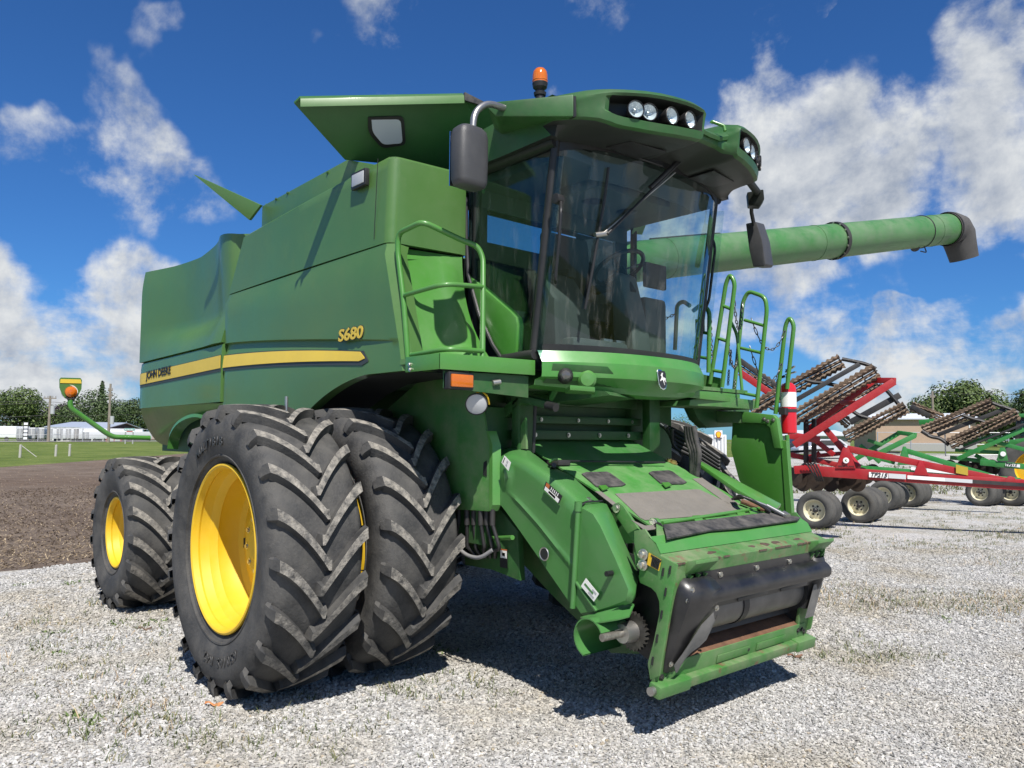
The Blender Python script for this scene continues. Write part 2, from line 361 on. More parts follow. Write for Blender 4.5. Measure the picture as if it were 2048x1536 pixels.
# ---------------------------------------------------------------- ground
def ground_mat(name, kind):
    M = bpy.data.materials.new(name); M.use_nodes = True; t = M.node_tree; b = t.nodes['Principled BSDF']; b.inputs['Roughness'].default_value = .9; b.inputs['Specular IOR Level'].default_value = .2
    geo = N(t, 'ShaderNodeNewGeometry'); co = geo.outputs['Position']
    def nz(s, dt=6, r=.6, vec=None):
        n = N(t, 'ShaderNodeTexNoise'); n.inputs['Scale'].default_value = s; n.inputs['Detail'].default_value = dt; n.inputs['Roughness'].default_value = r; L(t, vec or co, n.inputs['Vector']); return n.outputs[0]
    def ramp(v, stops):
        n = N(t, 'ShaderNodeValToRGB'); L(t, v, n.inputs[0]); e = n.color_ramp.elements
        while len(e) < len(stops): e.new(.5)
        for i, (p, c) in enumerate(stops): e[i].position = p; e[i].color = (*c, 1)
        return n.outputs[0]
    def mix(f, a, c, bt='MIX'):
        n = N(t, 'ShaderNodeMix', data_type='RGBA', blend_type=bt)
        for i, v in ((0, f), (6, a), (7, c)):
            if isinstance(v, (int, float)): n.inputs[i].default_value = v
            elif isinstance(v, tuple): n.inputs[i].default_value = (*v[:3], 1)
            else: L(t, v, n.inputs[i])
        return n.outputs[2]
    def mr(v, a, c, x=0, y=1):
        n = N(t, 'ShaderNodeMapRange'); L(t, v, n.inputs[0]); n.inputs[1].default_value = a; n.inputs[2].default_value = c; n.inputs[3].default_value = x; n.inputs[4].default_value = y; return n.outputs[0]
    def bump(h, s, dist):
        n = N(t, 'ShaderNodeBump'); n.inputs['Strength'].default_value = s; n.inputs['Distance'].default_value = dist; L(t, h, n.inputs['Height']); L(t, n.outputs[0], b.inputs['Normal'])
    if kind == 'gravel':
        vo = N(t, 'ShaderNodeTexVoronoi'); vo.inputs['Scale'].default_value = 42; L(t, co, vo.inputs['Vector'])
        v2 = N(t, 'ShaderNodeTexVoronoi'); v2.inputs['Scale'].default_value = 95; L(t, co, v2.inputs['Vector'])
        hue = N(t, 'ShaderNodeSeparateColor'); L(t, vo.outputs['Color'], hue.inputs[0])
        stone = ramp(hue.outputs[0], [(0,(.30,.296,.288)),(.3,(.45,.44,.423)),(.7,(.57,.558,.535)),(1,(.68,.667,.64))])
        gaps = mr(vo.outputs['Distance'], .40, .75, 1, .62)
        c = mix(1.0, stone, gaps, 'MULTIPLY')
        fine = mr(nz(1.1, 5, .65), .44, .62); c = mix(fine, c, mix(1.0, c, (.86,.83,.76), 'MULTIPLY'))
        # weeds and straw, thicker away from the driven track
        pt = mr(nz(.30, 7, .62), .50, .66); far = N(t, 'ShaderNodeVectorMath', operation='DISTANCE'); L(t, co, far.inputs[0]); far.inputs[1].default_value = CAM_POS[:]
        pf = math_(t, 'MULTIPLY', pt, mr(far.outputs['Value'], 9, 18, .0, .80))
        pf = math_(t, 'MULTIPLY', pf, mr(nz(9, 6, .7), .38, .56))
        weed = ramp(nz(2.2, 6, .6), [(.3,(.055,.085,.022)),(.5,(.115,.115,.045)),(.7,(.21,.165,.085))])
        c = mix(pf, c, weed); L(t, c, b.inputs['Base Color'])
        h = math_(t, 'ADD', math_(t, 'MULTIPLY', vo.outputs['Distance'], -1.0), math_(t, 'MULTIPLY', v2.outputs['Distance'], -.4)); bump(h, .8, .012)
    elif kind == 'soil':
        st = N(t, 'ShaderNodeMapping'); st.inputs['Scale'].default_value = (1, .45, 1); L(t, co, st.inputs[0])
        c = ramp(nz(2.0, 10, .72, st.outputs[0]), [(.3,(.12,.09,.068)),(.52,(.19,.148,.115)),(.72,(.28,.225,.175))])
        c = mix(mr(nz(.09, 4, .55), .38, .66), c, mix(1.0, c, (.80,.74,.70), 'MULTIPLY'))
        straw = mr(nz(26, 4, .8, st.outputs[0]), .60, .68); c = mix(math_(t, 'MULTIPLY', straw, .75), c, (.33,.265,.175)); L(t, c, b.inputs['Base Color'])
        bump(nz(7, 8, .7), 1.0, .12)
    elif kind == 'grass':
        c = ramp(nz(.35, 9, .7), [(.3,(.075,.115,.022)),(.5,(.13,.175,.038)),(.7,(.20,.225,.07))])
        c = mix(mr(nz(14, 5, .7), .4, .7), c, mix(1.0, c, (.66,.7,.6), 'MULTIPLY')); L(t, c, b.inputs['Base Color']); bump(nz(18, 5, .7), .9, .06)
    elif kind == 'asphalt':
        c = ramp(nz(1.5, 6), [(.3,(.26,.25,.24)),(.7,(.36,.35,.335))]); L(t, c, b.inputs['Base Color'])
    return M
GRAVEL, SOIL, GRASS, ROADM = [ground_mat(n, k) for n, k in (('gravel_ground','gravel'),('tilled_soil','soil'),('mown_grass','grass'),('road_surface','asphalt'))]
def sheet(name, fn, us, vs, dz, material):
    bm = B(); g = []
    for u in us: 
        row = []
        for v in vs:
            x, y = fn(u, v); row.append(bm.verts.new((x, y, gz(x, y)+dz)))
        g.append(row)
    for i in range(len(us)-1):
        for j in range(len(vs)-1): bm.faces.new((g[i][j], g[i+1][j], g[i+1][j+1], g[i][j+1]))
    return finish(bm, name, material, None, ang=80)
lin = lambda a, b, n: [a+(b-a)*i/n for i in range(n+1)]
rads = [0, 4, 8, 12, 16, 20, 26, 34, 44, 56, 70, 85, 100, 130, 200, 400, 900, 2500]
polar = lambda u, v: (CAM_POS.x+u*math.cos(v), CAM_POS.y+u*math.sin(v))
struct(sheet('ground', polar, rads, lin(0, 2*math.pi, 72), -.012, GRASS))
# gravel yard: round the combine and on under the implements to the right
def yard_xy(u, v):
    # u 0..1 across from the field edge to the front right, v along
    return u, v
def clipped(name, poly, material, dz, step=3.0):
    """flat polygon laid over the ground in small cells so that it follows the slope"""
    bm = B(); vs = [bm.verts.new((x, y, 0)) for x, y in poly]; bm.faces.new(vs)
    xs = [p[0] for p in poly]; ys = [p[1] for p in poly]
    for ax, lo, hi in ((0, min(xs), max(xs)), (1, min(ys), max(ys))):
        k = lo+step
        while k < hi:
            n = V((1,0,0)) if ax == 0 else V((0,1,0)); co = V((k,0,0)) if ax == 0 else V((0,k,0))
            bmesh.ops.bisect_plane(bm, geom=bm.verts[:]+bm.edges[:]+bm.faces[:], plane_co=co, plane_no=n); k += step
    for v in bm.verts: v.co.z = gz(v.co.x, v.co.y)+dz
    return finish(bm, name, material, None, ang=80)
def edge_jitter(a, b, n, amp, seed):
    r_ = random.Random(seed); a, b = V((*a,0)), V((*b,0)); nn = V((-(b-a).y, (b-a).x, 0)).normalized()
    return [tuple((a.lerp(b, i/n)+nn*r_.uniform(-amp, amp))[:2]) for i in range(n+1)]
fe = edge_jitter((-4.6,-9.5), (-7.6,1.5), 24, .16, 5)
YARD = fe + [(-11, 10), (-22, 24), (-30, 40), (-26, 62), (-10, 75), (30, 75), (40, 20), (30,-30), (2,-30)]
struct(clipped('gravel_yard', YARD, GRAVEL, 0.0, 2.5))
fg0, fg1 = G(-300, 955), G(420, 903)
dirn = (fg1-fg0).normalized(); A_, B_ = fg0-dirn*40, fg1+dirn*60
struct(clipped('tilled_field', [tuple(A_[:2])]+[tuple(B_[:2])]+[(-22, 45),(-11,10)]+[(p[0]+.5, p[1]) for p in fe[::-1]]+[(-10,-40)], SOIL, -.006, 3.0))
# road across the far side
ra, rb = D(-700, 97), D(480, 104)
rd = (rb-ra).normalized(); ra, rb = ra-rd*120, rb+rd*200; rn = V((-rd.y, rd.x, 0))
struct(clipped('road', [tuple((p)[:2]) for p in (ra, rb, rb+rn*4.5, ra+rn*4.5)] if (ra+rn-CAM_POS).length > (ra-CAM_POS).length else [tuple(p[:2]) for p in (ra, rb, rb-rn*4.5, ra-rn*4.5)], ROADM, .03, 8.0))

# ================================================================ COMBINE HARVESTER
COMB = empty('combine_harvester', (0,0,0))
tag(COMB, 'large green combine harvester with cab, yellow dual wheels and unloading pipe swung out', 'combine')
PI = math.pi
def flip_y(o, name=None):
    me = o.data.copy(); me.transform(Matrix.Diagonal((1,-1,1,1))); me.flip_normals()
    c = bpy.data.objects.new(name or o.name.split('.')[0], me); COL.objects.link(c); c.parent = o.parent; return c

# ---- wheels: axis along local Y, outer side towards -Y
def tyre_mesh(Rr, W, rim, nl, lugw, lugh, sweep, name):
    bm = B(); h = W/2
    prof = [(rim-.012,-h*.72),(rim+.004,-h*.80),(rim+.03,-h*.86),(rim+.07,-h*.955),((rim+Rr)/2-.02,-h*1.03),((rim+Rr)/2+.06,-h*1.035),(Rr-lugh-.07,-h*1.0),(Rr-lugh-.03,-h*.95),(Rr-lugh-.008,-h*.84),(Rr-lugh,-h*.5),(Rr-lugh+.006,0)]
    prof = prof+[(r,-y) for r, y in prof[-2::-1]]
    b_lathe(bm, prof, (0,0,0), (0,1,0), 96)
    # raised ring on the sidewall
    for sgn in (-1,1):
        b_lathe(bm, [(rim+.045,sgn*h*.90),(rim+.05,sgn*h*.955),(rim+.06,sgn*h*.965),(rim+.066,sgn*h*.945)], (0,0,0), (0,1,0), 96)
    def surf(r, phi, y): return V((r*math.cos(phi), y, r*math.sin(phi)))
    ns = 9
    for side in (-1, 1):
        for k in range(nl):
            ph0 = 2*PI*(k+(0 if side < 0 else .5))/nl
            rings = []
            for i in range(-2, ns+1):
                s = i/ns
                if i < 0:   # shoulder end running down the sidewall
                    q = -i/2; yc = side*h*(1.0+.035*q); top = Rr-.020-.09*q; base = top-.045; ph = ph0+.012*q; lw = lugw*(1-.18*q)
                    ring = [(base, -lw*.75, yc-side*.03),(top, -lw*.5, yc+side*.012),(top, lw*.5, yc+side*.012),(base, lw*.75, yc-side*.03)]
                    rings.append([surf(r, ph+a/Rr, y) for r, a, y in ring])
                else:
                    yc = side*h*(.985-1.03*s)
                    cw = (s**1.15)*.72+.28*s*s
                    ph = ph0-sweep/Rr*cw
                    lw = lugw*(1.05-.12*s+(.25 if s > .95 else 0)*0)
                    top = Rr-.016*(abs(yc)/h)**3; base = Rr-lugh-.012
                    dy = .010*side
                    rings.append([surf(base, ph-lw*.80/Rr, yc-dy), surf(top, ph-lw*.5/Rr, yc), surf(top, ph+lw*.5/Rr, yc), surf(base, ph+lw*.80/Rr, yc+dy)])
            vs = [[bm.verts.new(p) for p in r] for r in rings]
            for i in range(len(vs)-1):
                for j in range(3):
                    f = bm.faces.new((vs[i][j], vs[i+1][j], vs[i+1][j+1], vs[i][j+1])); f.material_index = 1 if (j == 1 and i >= 2) else 0
            # rounded inner end
            e = vs[-1]; s_ = .05*side
            t1 = [bm.verts.new(e[j].co+V((0,-s_*(.35 if j in (1,2) else .75),0))) for j in range(4)]
            for j in range(3): bm.faces.new((e[j], t1[j], t1[j+1], e[j+1])).material_index = 1 if j == 1 else 0
            bm.faces.new(t1)
    bmesh.ops.remove_doubles(bm, verts=bm.verts, dist=1e-5)
    return bm
def arc_text(s, rad, mid, size, y, material, parent, step, name='sidewall_lettering'):
    """raised letters round the outer sidewall, tops outward; mid angle measured from +X towards up, seen from -Y"""
    meshes = []
    bmx = B()
    for i, ch in enumerate(s):
        if ch == ' ': continue
        a = mid-(i-(len(s)-1)/2)*step/rad
        ctr = V((rad*math.cos(a), y, rad*math.sin(a))); rad_d = V((math.cos(a),0,math.sin(a))); tan = V((math.sin(a),0,-math.cos(a)))
        o = letters('glyph', ch, size, basis(ctr, tan, rad_d), material, None, ext=.004, bold=.0015)
        bmx.from_mesh(o.data); bpy.data.objects.remove(o)
    o = finish(bmx, name, material, parent, smooth=False); o['kind'] = 'stuff'; return o
LETR = mat('tyre_letter', (.035,.035,.036), .5)
def wheel(name, Rr, W, rim, nl, lugw, lugh, sweep, lipy, deep, loc, text=True, label=None):
    wroot = empty(name, loc, COMB)
    if label: wroot['label'] = label
    ty = finish(tyre_mesh(Rr, W, rim, nl, lugw, lugh, sweep, name), 'tyre', RUBBER, wroot, ang=38, mats=[RUBBER, LUG])
    h = W/2
    bm = B()
    prof = [(rim-.004,lipy+.02),(rim+.004,lipy+.004),(rim+.002,lipy-.008),(rim-.010,lipy-.012),(rim-.022,lipy-.004),(rim-.028,lipy+.018),(rim-.034,lipy+.035),(rim-.030,lipy+.05),(rim-.038,lipy+.09),(rim-.046,lipy+.11),(rim-.062,lipy+.125),(rim-.082,lipy+.16),(rim-.078,lipy+.18),(rim-.090,lipy+deep-.06),(rim-.105,lipy+deep-.025),(rim-.15,lipy+deep),(rim*.55,lipy+deep-.02),(rim*.40,lipy+deep-.07),(.14,lipy+deep-.08),(.001,lipy+deep-.08)]
    b_lathe(bm, prof, (0,0,0), (0,1,0), 72)
    # back of the rim
    b_lathe(bm, [(rim-.03,lipy+.03),(rim-.03,h*.78),(rim+.004,h*.82),(rim,h*.84),(rim-.02,h*.83),(rim-.05,h*.7),(rim-.07,h*.5),(rim-.12,lipy+deep+.01)], (0,0,0), (0,1,0), 72)
    rm = finish(bm, 'rim', YELLOW, wroot, ang=22)
    hb = latheo('hub', [(.001,lipy+deep-.10),(.10,lipy+deep-.10),(.115,lipy+deep-.09),(.12,lipy+deep-.06)], (0,0,0), (0,1,0), YELLOW, wroot, 28)
    for k in range(10):
        a = 2*PI*k/10+.15
        bolt(V((rim*.33*math.cos(a), lipy+deep-.075, rim*.33*math.sin(a))), (0,-1,0), .016, wroot, name='wheel_nut')
    for k in range(4):   # openings in the disc
        a = 2*PI*(k+.05)/4
        bm = B(); c = V((rim*.62*math.cos(a), lipy+deep-.012, rim*.62*math.sin(a))); Mx = basis(c, (math.cos(a),0,math.sin(a)), (-math.sin(a),0,math.cos(a)))
        b_box(bm, -.035, .035, -.035, .035, -.006, .006, Mx); finish(bm, 'disc_slot', DARKI, wroot)
    if text:
        arc_text('MULTIBIB', rim+.155, R(103), .085, -h*1.035, LETR, wroot, .062)
        arc_text('650/65 R42', rim+.165, R(-78), .085, -h*1.035, LETR, wroot, .058)
    return wroot
fw = wheel('front_wheel', .98, .605, .566, 20, .068, .058, .33, -.262, .33, (0,-2.15,.975), label='outer front dual wheel with deep yellow rim')
def clone_wheel(src, loc, mirror=False, rot=0.0, label=None):
    c = copy_tree(src, COMB); c.location = loc
    if mirror: c.rotation_euler = (0, rot, PI)
    else: c.rotation_euler = (0, rot, 0)
    if label: c['label'] = label
    elif 'label' in c: del c['label']
    return c
clone_wheel(fw, (0,-1.38,.975), rot=R(7))['label'] = 'inner front dual wheel behind the outer one'
clone_wheel(fw, (0,1.38,.975), mirror=True, rot=R(3)); clone_wheel(fw, (0,2.15,.975), mirror=True)
rw = wheel('rear_wheel', .765, .68, .354, 17, .080, .055, .36, -.285, .30, (-3.345,-1.887,.75), text=False, label='rear steering wheel with yellow rim')
clone_wheel(rw, (-3.345,1.887,.75), mirror=True)
cylo('front_axle', (0,-2.1,.975), (0,2.1,.975), .13, GFRAME, COMB)
cylo('rear_axle', (-3.345,-1.8,.75), (-3.345,1.8,.75), .10, GFRAME, COMB)
cylo('air_valve', P(573,822,y=-2.0)-V((0,0,.06)), P(573,793,y=-2.0), .012, STEEL, COMB)

# ---- side panels
def sp_front(z):   # front edge of the lower side panel
    t = max(0,(3.06-z)/(3.06-2.16)); return .80+.27*t**.9
def crease(x): 
    t = max(0,(x+2.04)/3.1); return 2.60-.24*t**1.3
def zbot(x):
    if x > .55: return 2.165
    t = (.55-x)/1.0
    return max(2.165-.10*t-.22*t**2.2, 1.80)
def lower_panel_y(x, z):
    zc = crease(x); d = zc-z
    if d < 0: return -1.652-.004*min(1,-d/.2)+(.0 if z < 3.04 else .03)
    k = max(0.0, min(1.0, (1.02-x)/.9))
    return -1.652+ (.034*k)*max(0, 1-d/.17)
NX = 48
rows = []
def lp_row(f):
    r = []
    for i in range(NX+1):
        u = i/NX; x0 = -2.035
        zt = 3.055; 
        # iterate since the front edge depends on z
        z = 2.6
        for _ in range(4):
            x = x0+(sp_front(z)-x0)*u; z = f(x)
        y = lower_panel_y(x, z)
        e = (sp_front(z)-x)
        if e < .05: y += .05*(1-math.sqrt(max(0, 1-((.05-e)/.05)**2)))
        if x < -2.01: y += .012
        r.append((x, y, z))
    r.append((r[-1][0]-.012, r[-1][1]+.10, r[-1][2]))
    return r
levels = [lambda x: 3.062, lambda x: 3.05, lambda x: 2.98, lambda x: crease(x)+.25, lambda x: crease(x)+.02, lambda x: crease(x)+.002, lambda x: crease(x)-.008,
          lambda x: crease(x)-.06, lambda x: crease(x)-.12, lambda x: crease(x)-.17, lambda x: (crease(x)-.17)*.5+zbot(x)*.5 if crease(x)-.17 > zbot(x) else zbot(x)+.002, lambda x: zbot(x)]
rows = [lp_row(f) for f in levels]
lowrow = [(x, y+.09, z+.004) for x, y, z in rows[-1]]
toprow = [(x, y+.09, z+.0) for x, y, z in rows[0]]
sp = grido('side_panel', [toprow]+rows+[lowrow], None, PANEL, COMB, ang=30)
bm = B(); b_box(bm, -2.04, .08, 1.60, 1.655, 1.85, 3.60); finish(bm, 'side_panel', PANEL, COMB, .02)
# wheel arch lip in front of the tyre
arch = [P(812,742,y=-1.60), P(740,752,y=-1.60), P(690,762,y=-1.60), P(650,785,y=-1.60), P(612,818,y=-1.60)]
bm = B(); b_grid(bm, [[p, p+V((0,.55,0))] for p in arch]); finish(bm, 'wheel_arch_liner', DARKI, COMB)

# stripe laid on the lower band
def stripe(name, x0, x1, top, bot, off, material, parent, tip=0.0, surf=lower_panel_y, n=24):
    up_, lo_ = [], []
    for i in range(n+1):
        x = x0+(x1-x0)*i/n; a, b = top(x), bot(x)
        up_.append((x, surf(x, a)-off, a)); lo_.append((x, surf(x, b)-off, b))
    if tip:
        zt = (up_[-1][2]*.25+lo_[-1][2]*.75); up_.append((x1+tip, surf(x1, zt)-off, zt+.004)); lo_.append((x1+tip, surf(x1, zt)-off, zt-.004))
    mid = [tuple((V(a)+V(b))/2+V((0,-.0008,0))) for a, b in zip(up_, lo_)]
    return grido(name, [up_, mid, lo_], (0,.004,0), material, parent)
CHAR = mat('stripe_charcoal', (.035,.042,.04), .5)
st_t = lambda x: 2.486-.055*max(0,(x+2.04)/2.56)**1.0*1.0-.105*max(0,(x+2.04)/2.56)**2
st_b = lambda x: 2.37-.03*(x+2.04)/2.56-.08*((x+2.04)/2.56)**2
stripe('stripe_border', -2.02, .50, lambda x: st_t(x)+.008, lambda x: st_b(x)-.030, .005, CHAR, COMB, tip=.08)
ys = stripe('stripe', -2.02, .46, st_t, st_b, .010, STRIPE, COMB, tip=.07)
# model number
def panel_text(s, size, px, py, shear=.12, width=1.0, name='model_number', yoff=.004, y=-1.656):
    c = P(px, py, y=y); M_ = basis(c-V((0,yoff,0)), (1,0,0), (0,0,1))
    bk = letters(name+'_outline', s, size, M_ @ Matrix.Translation((0,0,-.0035)), CHAR, COMB, shear=shear, bold=.008, width=width)
    letters(name, s, size, M_, STRIPE, COMB, shear=shear, bold=.003, width=width)
panel_text('S680', .122, 701, 669, shear=.10, width=1.45)

# ---- rear side: bulged upper panel, stripe band, tucked lower panel
RX0, RX1 = -4.56, -2.05
topc = [(290,548),(340,531),(385,512),(420,488),(440,474),(458,468),(474,467)]
topz = []
for px, py in topc:
    p = P(px, py, y=-1.60); topz.append((p.x, p.z))
def interp(tab, x):
    if x <= tab[0][0]: return tab[0][1]
    for (a, za), (b, zb_) in zip(tab, tab[1:]):
        if x <= b: 
            t = (x-a)/(b-a); return za+(zb_-za)*t
    return tab[-1][1]
def bulge_y(x, z):
    s = (x-RX0)/(RX1+.25-RX0)                      # along
    zt = interp(topz, x); t = (z-2.60)/(zt-2.60)   # up
    y = -1.665 + .20*math.sin(PI*min(max(s*.95,0),1))**1.1*(min(1,max(0,t)/.30)**1.4 if t < .3 else 1.0)*(1-.45*max(0,t-.3))
    y += .10*max(0, t-.75)**1.5*4*max(.25, 1-s)*.6
    fe_ = max(0, s-.90)/.10; y += .20*fe_**2.4 - .05*math.exp(-((s-.84)/.07)**2)*(.4+.6*t)
    return y
rows = []
nxr = 36; nzr = 18
for j in range(nzr+1):
    t = j/nzr; row = []
    for i in range(nxr+1):
        s = i/nxr; xe = RX1+(.28)*t**1.2*1.0
        x = RX0+(xe-RX0)*s; zb_ = 2.585+.03*s; zt = interp(topz, x); z = zb_+(zt-zb_)*t
        row.append((x, bulge_y(x, z), z))
    rows.append(row)
bot = [(x, y+.07, z-.0) for x, y, z in rows[0]]; top_ = [(x, y+.10, z-.004) for x, y, z in rows[-1]]
rows = [bot]+rows+[top_]
rows = [[(r[0][0]-.0, r[0][1]+.12, r[0][2])]+r+[(r[-1][0]-.01, r[-1][1]+.25, r[-1][2])] for r in rows]
rp = grido('rear_side_panel', rows, None, PANEL, COMB, ang=45); flip_y(rp)
def band_y(x, z): return -1.66+.012*max(0, (z-2.52)/.08) + .05*max(0, (-4.45-x)/.2)**2
brow = []
for z in (2.585, 2.565, 2.50, 2.40, 2.25, 2.10, 2.045):
    brow.append([(x, band_y(x, z)+(.02 if z > 2.58 else 0), z+.03*((x+4.6)/2.55)*(1 if z > 2.3 else .2)) for x in lin(-4.66, -2.055, 20)])
brow = [[(x, y+.10, z) for x, y, z in brow[0]]]+brow
brow = [[(r[0][0]-.0, r[0][1]+.18, r[0][2])]+r+[(r[-1][0], r[-1][1]+.12, r[-1][2])] for r in brow]
bp = grido('rear_band_panel', brow, None, PANEL, COMB, ang=30); flip_y(bp)
# lower tucked panel with wheel arch
def fpath(pts, n=5):
    # smooth curve through photo points
    q = [V((*p, 0)) for p in pts]; out_ = []
    for i in range(len(q)-1):
        p0, p1, p2, p3 = q[max(i-1,0)], q[i], q[i+1], q[min(i+2, len(q)-1)]
        for k in range(n):
            t = k/n; v = .5*((2*p1)+(p2-p0)*t+(2*p0-5*p1+4*p2-p3)*t*t+(-p0+3*p1-3*p2+p3)*t**3); out_.append((v.x, v.y))
    return out_+[tuple(pts[-1])]
low = [(280,801)]+fpath([(281,815),(286,838),(300,866),(318,886),(342,892)], 4)+fpath([(347,875),(358,854),(378,838),(402,832),(428,840),(447,854)], 4)+[(447,806)]
lp = []
for px, py in low:
    p = P(px, py, y=-1.64); f = min(1, max(0, (2.06-p.z)/.5)); lp.append(P(px, py, y=-1.655+.20*f))
tl = plate('rear_lower_panel', lp, (0,.03,0), PANEL, COMB, bevel=.006); flip_y(tl)
al = [P(px, py, y=-1.62) for px, py in fpath([(345,893),(349,870),(360,850),(378,836),(402,830),(428,838),(447,852)])]
bm = B(); b_grid(bm, [[p+V((0,-.05,.012)) for p in al],[p+V((0,-.055,-.022)) for p in al],[p+V((0,.06,-.03)) for p in al]]); finish(bm, 'rear_arch_lip', GREEN, COMB)
stripe('stripe_border', -4.62, -2.06, lambda x: 2.447+.045*((x+4.62)/2.56)+.006, lambda x: 2.315+.052*((x+4.62)/2.56)-.028, .005, CHAR, COMB, surf=band_y)
stripe('stripe', -4.62, -2.06, lambda x: 2.447+.045*((x+4.62)/2.56), lambda x: 2.318+.052*((x+4.62)/2.56), .010, STRIPE, COMB, surf=band_y)
c = P(316, 746, y=-1.675); letters('maker_name', 'JOHN DEERE', .125, basis(c, (1,0,.02), (0,0,1)), mat('letter_black', (.01,.01,.01), .5), COMB, bold=.003, width=1.15)
# rear hood
hood = [(-4.50,3.48),(-4.62,3.30),(-4.70,2.95),(-4.71,2.60),(-4.66,2.10),(-4.50,1.85),(-4.42,1.9),(-4.42,3.4)]
prism('rear_hood', hood, -1.50, 1.50, PANEL, COMB, bevel=.05, seg=3)
# body core (closes the machine behind the panels)
boxo('separator_body', -4.4, -1.95, -1.42, 1.42, 1.55, 3.25, GFRAME, COMB)
boxo('engine_deck', -4.3, -2.0, -1.45, 1.45, 3.25, 3.34, GFRAME, COMB)

# ---- grain tank upper panels
def tank_row(t):
    z = 3.075+(3.70-3.075)*t
    x0 = -2.03+.27*min(1, t*1.02)
    zt = z if t < 1 else z
    y = -1.618+.02*t
    r = [(x0, y+.08, z-(0.10*t)), (x0, y, z-(.10*t))]
    for i in range(1, 13):
        x = x0+(.68-x0)*i/13; r.append((x, y-.012*math.sin(PI*i/13), z-(.10*t)*(1-i/13)))
    for k in range(6):
        a = PI/2*k/5; r.append((.69+.07*math.sin(a), y+.07-.07*math.cos(a), z))
    for i, yy in enumerate((-1.45,-1.30,-1.15,-1.02,-.97)):
        r.append((.765+.010*i+(.0 if yy < -1 else -.02), yy, z))
    r.append((.70, -.955, z)); return r
rows = [[(x, y+ (.06 if x < .7 else 0), z) if False else (x-(.05 if x > .74 else 0), y+(.06 if y < -1.5 else 0), z) for x, y, z in tank_row(0)]]
rows += [tank_row(t) for t in (0,.02,.3,.6,.85,.96)]
last = tank_row(1.0); rows += [[(x-(.03 if x > .7 else 0), y+.02, z) for x, y, z in last], [(x-(.12 if x > .7 else 0), y+.10, z-.005) for x, y, z in last]]
tp = grido('tank_panel', rows, None, PANEL, COMB, ang=40)
plate('tank_panel', [(.08,1.62,2.1),(.08,1.62,3.60),(.62,.98,3.66),(.62,.98,2.1)], (-.03,-.03,0), GREEN, COMB)
# panel joint near the corner
a, b = P(756,309,y=-1.622), P(748,478,y=-1.622)
beamo('panel_joint', a-V((0,0,.03)), b, .004, .003, DARKI, COMB, bevel=0)
# shoulder under the tank corner, flaring forward to the deck
def sh_x(z, v):   # v 0 at the side panel, 1 at the cab
    t = max(0,(3.04-z)/(3.04-2.22))
    left = .70+.27*t**.9; right = .785+.07*t+.33*t**2.6
    return left+(right-left)*(v**1.3)
rows = []
for j in range(15):
    z = 3.06-(3.06-2.22)*j/14; r = []
    for v in (0,.1,.25,.4,.55,.7,.82,.92,1.0):
        y = -1.60+(.60)*v; x = sh_x(z, v)+.035*math.exp(-((v-.80)/.10)**2)*min(1,(3.06-z)/.12)
        r.append((x, y, z))
    r.append((r[-1][0]-.03, -.985, z)); r.append((r[-1][0]-.25, -.985, z)); rows.append(r)
rows = [[(x-.10, y, z) for x, y, z in rows[0]]]+rows
shd = grido('tank_shoulder', rows, None, GREEN, COMB, ang=50)
GALV = mat('tank_galvanised', (.34,.36,.36), .45, metal=.3, var=.12)
plate('tank_floor', [(-1.9,-1.5,2.24),(.60,-1.5,2.24),(.60,.95,2.24),(.05,1.55,2.24),(-1.9,1.55,2.24)], (0,0,.03), GFRAME, COMB)
plate('tank_wall', [(-1.9,-1.52,2.24),(.62,-1.52,2.24),(.62,-1.52,3.52),(-1.9,-1.52,3.52)], (0,.02,0), GALV, COMB)
plate('tank_wall', [(-1.9,1.55,2.24),(.05,1.55,2.24),(.05,1.55,3.52),(-1.9,1.55,3.52)], (0,-.02,0), GALV, COMB)
plate('tank_wall', [(-1.9,-1.5,2.24),(-1.9,1.55,2.24),(-1.9,1.55,3.52),(-1.9,-1.5,3.52)], (.02,0,0), GALV, COMB)
plate('tank_wall', [(.60,.95,2.24),(.05,1.53,2.24),(.05,1.53,3.52),(.60,.95,3.52)], (-.02,-.02,0), GALV, COMB)
for y0_, y1_, z0_, z1_ in ((-1.5,.95,2.24,3.10),(-1.5,-.86,3.10,3.52),(.40,.95,3.10,3.52),(-.86,.40,3.49,3.62)):
    plate('tank_front_wall', [(.60,y0_,z0_),(.60,y1_,z0_),(.60,y1_,z1_),(.60,y0_,z1_)], (.02,0,0), DARKI, COMB)
# coaming along the tank top
ca, cb = P(524,412,y=-1.56), P(694,319,y=-1.56)
plate('tank_coaming', [ca, cb, (cb.x+.45, cb.y, cb.z-.16), (cb.x+.45, cb.y, 3.55), (ca.x, ca.y, 3.45)], (0,.06,0), PANEL, COMB, bevel=.01)
for px, py in ((552,398),(575,386),(655,345)): bolt(P(px,py,y=-1.563), (0,-1,0), .009, COMB, GFRAME)
# work lamp on the tank side
def rect_lamp(name, px, py, w_, h_, y, parent, lens=None):
    c = P(px, py, y=y); bm = B(); b_box(bm, c.x-w_/2, c.x+w_/2, y-.018, y+.02, c.z-h_/2, c.z+h_/2); o = finish(bm, name, BLACK, parent, .008)
    bm = B(); b_box(bm, c.x-w_/2+.018, c.x+w_/2-.018, y-.024, y-.01, c.z-h_/2+.018, c.z+h_/2-.018); finish(bm, 'lamp_lens', lens or LENS2, o, .012); return o
LENS2 = mat('frosted_lens', (.42,.43,.44), .25, coat=.5)
rect_lamp('side_work_lamp', 720, 359, .20, .125, -1.635, COMB)
